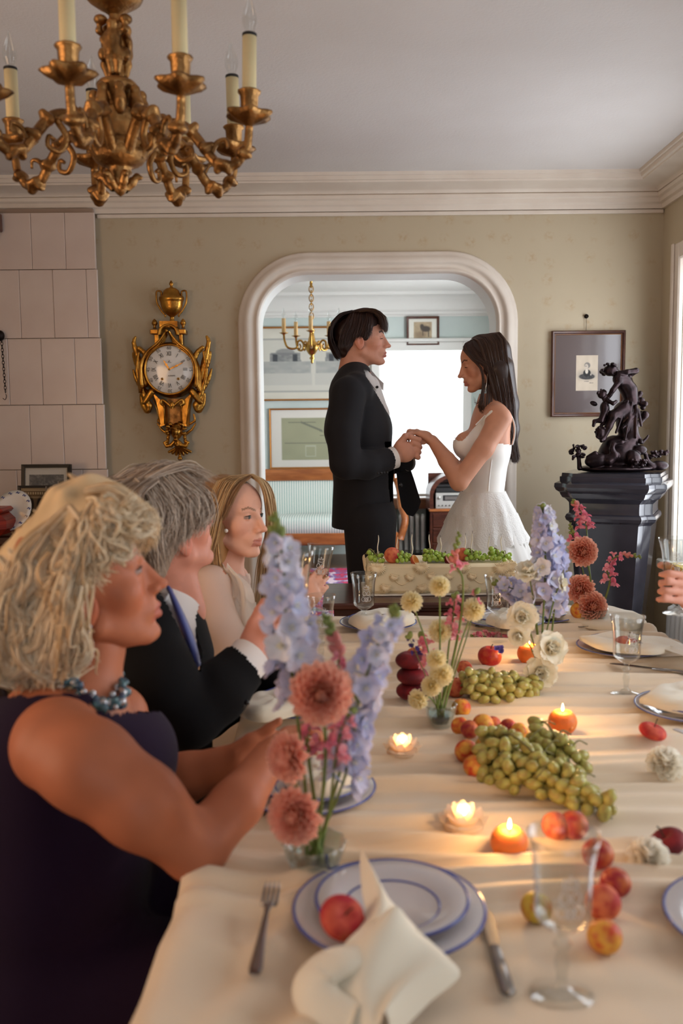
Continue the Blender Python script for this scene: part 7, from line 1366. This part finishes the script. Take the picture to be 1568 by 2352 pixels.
for x, y, Y, r in ((182, 1275, 1.43, (.092, .1, .1)), (110, 1340, 1.43, (.09, .1, .092)), (80, 1380, 1.43, (.08, .1, .085)), (70, 1465, 1.42, (.075, .085, .07)), (205, 1182, 1.43, (.07, .09, .06)), (262, 1200, 1.4, (.065, .08, .045)), (305, 1220, 1.39, (.034, .06, .03)), (115, 1508, 1.43, (.07, .08, .04)), (45, 1440, 1.43, (.06, .08, .07))): D.ell(P(x, y, Y), r, .02)
D.ell(P(330, 1400, 1.38), (.115, .14, .108), .012, sub=True).ell(P(192, 1368, 1.3), (.036, .09, .042), .008, sub=True).ell(P(270, 1480, 1.36), (.085, .14, .07), .012, sub=True)
hb = D.mb(); v = hb.verts(); n_ = vnoise(v * np.array((38, 30, 24)), 4); hb.v = [v + (v - np.array(P(150, 1320, 1.43))) * ((n_ - .5) * .09)[:, None]]; hb.c = [lc((220, 190, 146)) * (.72 + .5 * n_[:, None])]
def lg(pts): return [P(*p_) for p_ in pts]
c_, cr_ = [], (190, 1175)
ends = [((338, 1205), 1.34), ((300, 1180), 1.33), ((262, 1240), 1.315), ((215, 1305), 1.31), ((140, 1330), 1.31), ((132, 1410), 1.31), ((178, 1490), 1.315), ((140, 1545), 1.32), ((85, 1552), 1.33), ((30, 1540), 1.345), ((5, 1480), 1.37), ((-20, 1420), 1.39), ((0, 1345), 1.41), ((58, 1268), 1.42), ((112, 1195), 1.42), ((168, 1135), 1.42)]
G = []
for (ex, ey), Yy in ends:
    mx_, my_ = (cr_[0] + ex) / 2, (cr_[1] + ey) / 2; ox, oy = mx_ - 165, my_ - 1320; L_ = math.hypot(ox, oy) + 1; G.append(lg([(cr_[0] + (ex - cr_[0]) * .1, cr_[1] + (ey - cr_[1]) * .08 - 20, 1.375), (mx_ + ox / L_ * 8, my_ + oy / L_ * 8 - 12, Yy - .01), (ex + (mx_ - ex) * .3, ey + (my_ - ey) * .3, Yy - .012), (ex, ey, Yy), (ex + 14, ey + 8, Yy + .01)]))
s0 = strands(G, 420, .0028, 24, .01, (.015, 1.9), 24, (206, 172, 128), (240, 218, 182), 6); s1 = strands(G, 2200, .0012, 21, .006, (.017, 1.9), 24, (206, 170, 124), (250, 234, 204), 5)
G6 = [lg([(160 - 8 * i, 1165 + 8 * i, 1.35), (90 - 14 * i, 1235 + 22 * i, 1.335), (40 - 12 * i, 1335 + 18 * i, 1.325), (26 - 8 * i, 1440 + 8 * i, 1.32), (50 - 6 * i, 1545 - 4 * i, 1.33)]) for i in range(7)]; s6 = strands(G6, 1000, .0012, 25, .007, (.015, 1.9), 24, (206, 170, 124), (250, 234, 204), 5); s7 = strands(G6, 160, .003, 26, .01, (.015, 1.9), 24, (206, 172, 128), (240, 218, 182), 5)
CU = []; rc = random.Random(9)
for k, (x, y) in enumerate([(178 - 17 * i + rc.uniform(-6, 6), 1440 + 14 * (i % 3) + rc.uniform(-12, 12)) for i in range(13)] + [(rc.uniform(-10, 130), rc.uniform(1260, 1420)) for _ in range(14)] + [(rc.uniform(150, 300), rc.uniform(1125, 1190)) for _ in range(10)]):
    sg = rc.choice((-1, 1)); dd = rc.uniform(0, .02); q_ = [(x, y, 1.312 + dd), (x - 22 * sg, y + 34, 1.304 + dd), (x - 14 * sg, y + 72, 1.3 + dd), (x + 16 * sg, y + 88, 1.305 + dd), (x + 34 * sg, y + 70, 1.315 + dd), (x + 22 * sg, y + 52, 1.32 + dd)]
    CU.append(strands([lg(q_), lg([(a + 10, c + 8, e + .006) for a, c, e in q_])], 70, .0012, 60 + k, .004, (.003, 1), 16, (208, 174, 128), (252, 238, 210)))
G = [lg([(200, 1125 + 4 * i, 1.36 + .02 * i), (260, 1118 + 6 * i, 1.35 + .02 * i), (315, 1160 + 4 * i, 1.35 + .02 * i), (338, 1210, 1.36 + .01 * i), (325, 1250, 1.37 + .01 * i)]) for i in range(4)]; s2 = strands(G, 420, .0011, 22, .006, (.006, 1.2), 16, (206, 166, 118), (248, 230, 196)); ld.part('hair', join(hb, s0, s1, s2, s6, s7, *CU), 'hair')
# ------------------------------------------------------------------ grey haired guest
mn = Person('grey haired guest in a dark suit and blue tie raising a glass', (-.42, 1.97, 0)); SKM = (216, 146, 122)
H = hmat(374, 1238, 1.95, 46, 18, .99, sxx=1.08); hm, lash = head_mb(H, SKM, (180, 100, 92), (150, 120, 100), True, fat=.004, neck=.058, neck_to=(-.02, 0, -.17))
el = P(432, 1640, 1.73); D = sd([P(560, 1500, 1.75), P(690, 1370, 2.0)], .06, .0042); wr = P(578, 1500, 1.83); kn = P(622, 1440, 1.87); D.cap(P(555, 1530, 1.81), wr, .034, .03, .01).ell((wr + kn) / 2, (.035, .022, .04), .015, Matrix.Rotation(.6, 3, 'Y')); hand(D, wr, kn, V((-.75, .1, .6)), V((-.4, -.8, -.3)), (.5, .7, .5), .0098, .02, (.08, .088, .082, .064), True, thumb_dir=(.3, .3, .9))
bb = D.mb(); bb.c = [skincol(SKM)(bb.verts())]; arm_ = MB().tube([P(372, 1340, 1.96), P(362, 1420, 1.95), P(330, 1462, 1.8), P(366, 1560, 1.73), el, P(500, 1590, 1.76), P(575, 1505, 1.828)], [.05, .05, .045, .042, .038, .035, .03], 10); arm_.c = [skincol(SKM)(arm_.verts())]; mn.part('body', join(hm, bb, arm_), 'skin'); mn.part('eyelashes', lash, 'iris_dark')
D = SDF((-.68, 1.55, .42), (.02, 2.4, 1.12), .0056)
D.cap(P(345, 1440, 1.8), P(385, 1425, 2.12), .068, .062, .04).cap(P(352, 1450, 1.97), P(352, 1500, 1.96), .1, .12, .04, w=Yw, fl=1.45).cap(P(352, 1500, 1.96), P(345, 1720, 1.95), .122, .135, .04, w=Yw, fl=1.35).cap(P(372, 1345, 1.96), P(360, 1420, 1.96), .062, .085, .03)
el = P(432, 1640, 1.73); D.path([P(325, 1460, 1.78), P(365, 1560, 1.72), el], [.075, .072, .066], .02).path([el, P(500, 1590, 1.76), P(562, 1525, 1.815)], [.066, .06, .05], .015)
D.path([P(395, 1450, 2.14), P(470, 1640, 2.2), P(625, 1550, 2.12)], [.07, .062, .05], .015); mb = D.mb(); v = mb.verts(); ax_ = (P(562, 1525, 1.815) - el).normalized(); px = PX(v)
m_ = ~((v @ np.array(ax_) > ax_.dot(P(560, 1528, 1.812))) & (px[:, 0] > 520) & (v[:, 1] < 1.95)) & ~inpoly(px, [(352, 1290), (425, 1290), (408, 1345), (432, 1400), (462, 1490), (458, 1540), (430, 1480), (396, 1408), (366, 1352)]); mn.part('jacket', keep(mb, m_), 'black_suit')
D = SDF((-.6, 1.7, .4), (.2, 2.2, .75), .009); D.ell((-.42, 1.95, .52), (.15, .2, .12), .03); thighs(D, -.42, 1.95, .085, .05); mn.part('trousers', D.mb(), 'black_suit')
c0, c1 = P(545, 1542, 1.797), P(578, 1506, 1.828); mn.part('cuff', MB().tube([c0, c0.lerp(c1, .5), c1], [.044, .0445, .045], 22, cap=False), 'white_shirt')
low = [(340, 1332, 1.92), (356, 1352, 1.885), (376, 1385, 1.875), (388, 1392, 1.89)]; upp = [(338, 1306, 1.93), (360, 1320, 1.89), (384, 1345, 1.88), (396, 1362, 1.9)]; mn.part('collar', MB().grid(np.array([[tuple(P(*a)), tuple(P(*c))] for a, c in zip(spline(low, 12), spline(upp, 12))])), 'white_shirt')
D = sd([P(350, 1330, 1.86), P(440, 1480, 2.02)], .03, .006); D.cap(P(365, 1345, 1.95), P(388, 1440, 1.93), .05, .075, .02, w=Yw, fl=1.1).cap(P(388, 1440, 1.93), P(400, 1500, 1.93), .075, .07, .02); mn.part('shirt', D.mb(), 'white_shirt')
mn.part('tie', MB().tube(spline([P(388, 1352, 1.872), P(398, 1374, 1.858), P(416, 1418, 1.848), P(436, 1470, 1.842), P(450, 1525, 1.846)], 16), [.013, .017, .014, .016, .018, .02, .022, .024, .026, .027, .028, .029, .03, .031, .031, .03], 10, flat=.35, up=(1, 0, .2)), 'tie_blue')
b = MB()
for k, (x, y) in enumerate(((410, 1420), (440, 1480), (470, 1545))): pass
for i in range(4): mn.part('button', MB().ball(P(540 + i * 9, 1632 - i * 6, 1.735), .0055, 8, 5), 'button')
D = SDF((-.14, -.13, -.12), (.13, .13, .18), .0042); D.ell((-.015, 0, .055), (.115, .095, .1), .01).ell((-.06, 0, -.01), (.065, .075, .075), .02).ell((.05, 0, .11), (.05, .06, .035), .02).ell((.095, 0, -.005), (.075, .14, .085), .012, sub=True).ell((.03, 0, -.07), (.085, .14, .07), .01, sub=True)
hb = colored(D.mb(H), (150, 130, 112)); hv = lambda pts: [H @ V(p) for p in pts]; G = []
for s in (-1, 1): G.append([hv([(.02 - .05 * a, s * .01, .148), (.01 - .06 * a, s * .065, .138), (.02 - .085 * a, s * .096, .085), (.01 - .1 * a, s * .096, .04), (0. - .1 * a, s * .09, .018 - .045 * max(a, 0))]) for a in np.linspace(-.6, 1, 8)])
G3 = [hv([(-.02, y, .15), (-.085, y * 1.2, .135), (-.125, y * 1.2, .06), (-.118, y, -.01), (-.09, y * .9, -.07)]) for y in np.linspace(-.085, .085, 9)]; G4 = [hv([(-.03, y, .15), (.03, y * 1.1, .15), (.075, y * 1.3, .132), (.1, y * 1.4, .1)]) for y in np.linspace(-.06, .06, 7)]
cc = dict(c1=(136, 114, 96), c2=(216, 200, 182)); mn.part('hair', join(hb, strands(G[0], 800, .0011, 31, .006, (.011, 1.5), 16, clump=6, **cc), strands(G[1], 300, .0011, 32, .008, (.006, 1.3), 14, **cc), strands(G3, 700, .0011, 33, .006, (.011, 1.5), 16, clump=5, **cc), strands(G4, 420, .0011, 34, .006, (.01, 1.2), 14, **cc)), 'hair')
glass('engraved wine glass raised by the grey haired guest', P(668, 1462, 1.9), (0, R(4), .3), .01)
# ------------------------------------------------------------------ young guest
yg = Person('young guest with long blonde hair in a sheer cream blouse holding a glass', (-.34, 2.64, 0)); SKY_ = (236, 180, 154)
H = hmat(526, 1198, 2.62, -30, -2, .97, sxx=1.06); hm, lash = head_mb(H, SKY_, (196, 110, 106), (150, 112, 86), False, smile=.004, neck=.042, neck_to=(-.045, 0, -.17), iris=(70, 80, 80))
D = sd([P(430, 1280, 2.4), P(780, 1540, 2.8)], .06, .005); D.cap(P(530, 1270, 2.62), P(515, 1320, 2.62), .042, .055, .03).cap(P(490, 1340, 2.5), P(535, 1330, 2.74), .05, .048, .03).cap(P(505, 1360, 2.62), P(500, 1480, 2.62), .08, .085, .03, w=Yw, fl=1.35)
wr = P(690, 1392, 2.54); el = P(545, 1500, 2.42); D.path([P(480, 1345, 2.47), P(505, 1430, 2.43), el], [.046, .041, .037], .015).path([el, P(630, 1440, 2.48), wr], [.036, .032, .024], .012)
kn = P(722, 1350, 2.56); D.ell((wr + kn) / 2, (.026, .018, .034), .012, Matrix.Rotation(.7, 3, 'Y')); hand(D, wr, kn, V((-.55, .1, .8)), V((-.4, -.85, -.25)), (.35, .75, .6), .0082, .0168, (.072, .08, .074, .058), True, thumb_dir=(.1, .2, 1))
bb = D.mb(); bb.c = [skincol(SKY_)(bb.verts())]; yg.part('body', join(hm, bb), 'skin'); yg.part('eyelashes', lash, 'iris_dark')
D = SDF((-.6, 2.32, .45), (-.08, 2.95, 1.1), .006); D.cap(P(490, 1343, 2.5), P(535, 1333, 2.74), .056, .054, .03).cap(P(505, 1365, 2.62), P(500, 1480, 2.62), .09, .1, .03, w=Yw, fl=1.35).cap(P(500, 1480, 2.62), (-.36, 2.62, .5), .1, .13, .03, w=Yw, fl=1.3); D.path([P(480, 1348, 2.47), P(500, 1430, 2.43), el], [.055, .055, .056], .015).path([el, P(590, 1470, 2.45), P(640, 1436, 2.49)], [.056, .05, .042], .012)
mb = D.mb(); px = PX(mb.verts()); yg.part('blouse', keep(mb, ~((px[:, 0] > 515) & (px[:, 1] < 1316))), 'sheer_blouse')
D = SDF((-.55, 2.35, .4), (.2, 2.9, .75), .01); D.ell((-.36, 2.62, .52), (.13, .19, .12), .03); thighs(D, -.36, 2.62, .075, .05); yg.part('skirt', D.mb(), 'sheer_blouse')
yg.part('ruffle', sheet('ruffle', None, [P(505, 1305, 2.5), P(540, 1330, 2.47), P(535, 1400, 2.45), P(530, 1460, 2.44)], [P(540, 1300, 2.53), P(590, 1350, 2.5), P(600, 1410, 2.48), P(585, 1480, 2.46)], amp=.02, seed=2).data and MB(), 'sheer_blouse') if False else None
A = []
for t in np.linspace(0, 1, 24):
    a = V(spline([P(512, 1300, 2.515), P(535, 1345, 2.49), P(530, 1410, 2.47), P(540, 1475, 2.46)], 24)[int(t * 23)]); A.append([tuple(a + V((u_ * .075 * (.3 + t), -.016 * math.sin(u_ * 9 + t * 4) - .03 * math.sin(PI * u_), .012 * math.sin(u_ * 12)))) for u_ in np.linspace(0, 1, 12)])
yg.part('ruffle', MB().grid(np.array(A)), 'sheer_blouse')
yg.part('earring', MB().ball(P(519, 1219, 2.535), .006), 'pearl')
D = SDF((-.13, -.12, -.14), (.12, .12, .16), .004); D.ell((-.012, 0, .05), (.105, .08, .09), .01).ell((-.045, 0, -.03), (.065, .068, .085), .02).ell((.085, 0, -.01), (.068, .12, .092), .012, sub=True).ell((.02, -.1, -.025), (.036, .045, .04), .01, sub=True)
hb = colored(D.mb(H), (150, 112, 74)); D = sd([P(430, 1200, 2.5), P(540, 1420, 2.75)], .05, .007); D.path([P(505, 1210, 2.63), P(480, 1290, 2.62), P(455, 1370, 2.6), P(440, 1420, 2.6)], [.06, .055, .045, .02], .02, w=Yw, fl=1.4); hb2 = colored(D.mb(), (176, 132, 84))
G = [lg([(575 - 3 * i, 1092 + i, 2.61), (540 - 10 * i, 1110 - i, 2.55), (512 - 8 * i, 1165, 2.525), (497 - 8 * i, 1230, 2.52), (478 - 8 * i, 1300, 2.505), (462 - 8 * i, 1360, 2.5), (452 - 10 * i, 1400 + 14 * i, 2.5)]) for i in range(5)]; cc = dict(c1=(138, 98, 62), c2=(224, 184, 128))
s1 = strands(G, 1300, .0011, 41, .005, (.004, 1), 18, clump=10, **cc); G = [lg([(578, 1092, 2.6), (556 - 6 * i, 1112 + 2 * i, 2.55), (532 - 3 * i, 1150, 2.53), (512, 1180 + 4 * i, 2.523)]) for i in range(4)]; s2 = strands(G, 300, .001, 42, .003, npts=12, c1=(112, 80, 54), c2=(176, 132, 88))
G = [lg([(578, 1092, 2.6), (600 + 3 * i, 1110, 2.57 + .02 * i), (612 + 4 * i, 1150, 2.58 + .025 * i), (616 + 4 * i, 1220, 2.62 + .02 * i), (600 + 5 * i, 1290, 2.62), (594 + 6 * i, 1350, 2.58), (588 + 8 * i, 1400, 2.55)]) for i in range(4)]; s3 = strands(G, 600, .0011, 43, .005, (.006, 1.3), 18, c1=(150, 112, 74), c2=(226, 196, 150))
G = [lg([(500 - 3 * i, 1250, 2.515), (505 - 3 * i, 1300, 2.5), (520 - 6 * i, 1345, 2.485), (500 - 12 * i, 1400, 2.48)]) for i in range(3)]; s4 = strands(G, 160, .001, 44, .005, (.006, 1), 14, **cc); yg.part('hair', join(hb, hb2, s1, s2, s3, s4), 'hair')
glass('engraved wine glass tilted in the hand of the young guest', P(721, 1398, 2.6), (0, R(7), .15), .004)
# ------------------------------------------------------------------ guest at the window side, only the hand in view
rg = Person('guest whose hand raises a glass of white wine at the picture edge', (1.2, 2.3, 0)); SKR = (222, 158, 136)
D = SDF((.6, 1.95, .62), (1.35, 2.6, 1.4), .006); gb = P(1556, 1408, 2.2)
wr = P(1606, 1392, 2.2); kn = P(1562, 1346, 2.175); D.path([(1.14, 2.22, .9), (wr + V((.12, .02, -.02))), wr], [.042, .036, .026], .012).ell(wr * .6 + kn * .4, (.034, .02, .03), .012, Matrix.Rotation(-.7, 3, 'Y'))
for i in range(4):
    D.path([P(1592, 1346 + i * 14, 2.19), P(1566 - i * 2, 1322 + i * 19, 2.168), P(1538 - i * 4, 1316 + i * 20, 2.158), P(1518 - i * 2, 1320 + i * 19, 2.172)], [.012, .0098, .0088, .0078], .002)
D.path([P(1590, 1352, 2.2), P(1560, 1320, 2.24), P(1532, 1300, 2.235), P(1516, 1298, 2.23)], [.014, .012, .0105, .009], .005)
bb = D.mb(); bb.c = [skincol(SKR)(bb.verts())]; H = frame((-.9, .4, 0), o=(1.2, 2.3, 1.2)); hm, lash = head_mb(H, SKR, (180, 100, 92), (90, 66, 50), False, h=.004); rg.part('body', join(hm, bb), 'skin')
D = SDF((.95, 1.98, .4), (1.46, 2.62, 1.12), .009); D.cap((1.2, 2.14, .99), (1.2, 2.46, .99), .065, .065, .03).cap((1.2, 2.3, .95), (1.22, 2.3, .5), .1, .14, .03, w=Yw, fl=1.4).path([(1.2, 2.1, .98), (1.24, 2.06, .8), (1.14, 2.2, .88)], [.06, .055, .05], .02); rg.part('blouse', D.mb(), 'purple_dress')
D = SDF((-.14, -.12, -.14), (.13, .12, .16), .006); D.ell((-.015, 0, .05), (.107, .084, .092), .01).ell((-.05, 0, -.03), (.065, .07, .085), .02).ell((.085, 0, -.01), (.07, .12, .09), .012, sub=True); hb = colored(D.mb(H), (110, 80, 56)); G = [[H @ V(p) for p in ((.03 - .05 * a, 0, .14), (-.01 - .05 * a, s * .08, .11), (-.02 - .06 * a, s * .092, .03), (-.04 - .05 * a, s * .08, -.06))] for s in (-1, 1) for a in (0, .5, 1)]; rg.part('hair', join(hb, strands(G[:3], 200, .0014, 51, .004, c1=(96, 70, 50), c2=(140, 104, 74)), strands(G[3:], 200, .0014, 52, .004, c1=(96, 70, 50), c2=(140, 104, 74))), 'hair')
c_ = copy_tree(chr0); c_['label'] = 'dark dining chair of the guest at the window side'; c_.location = (1.22, 2.3, 0); c_.rotation_euler = (0, 0, PI)
glass('engraved wine glass with white wine raised at the picture edge', gb, (0, R(-3), -.3), .022)
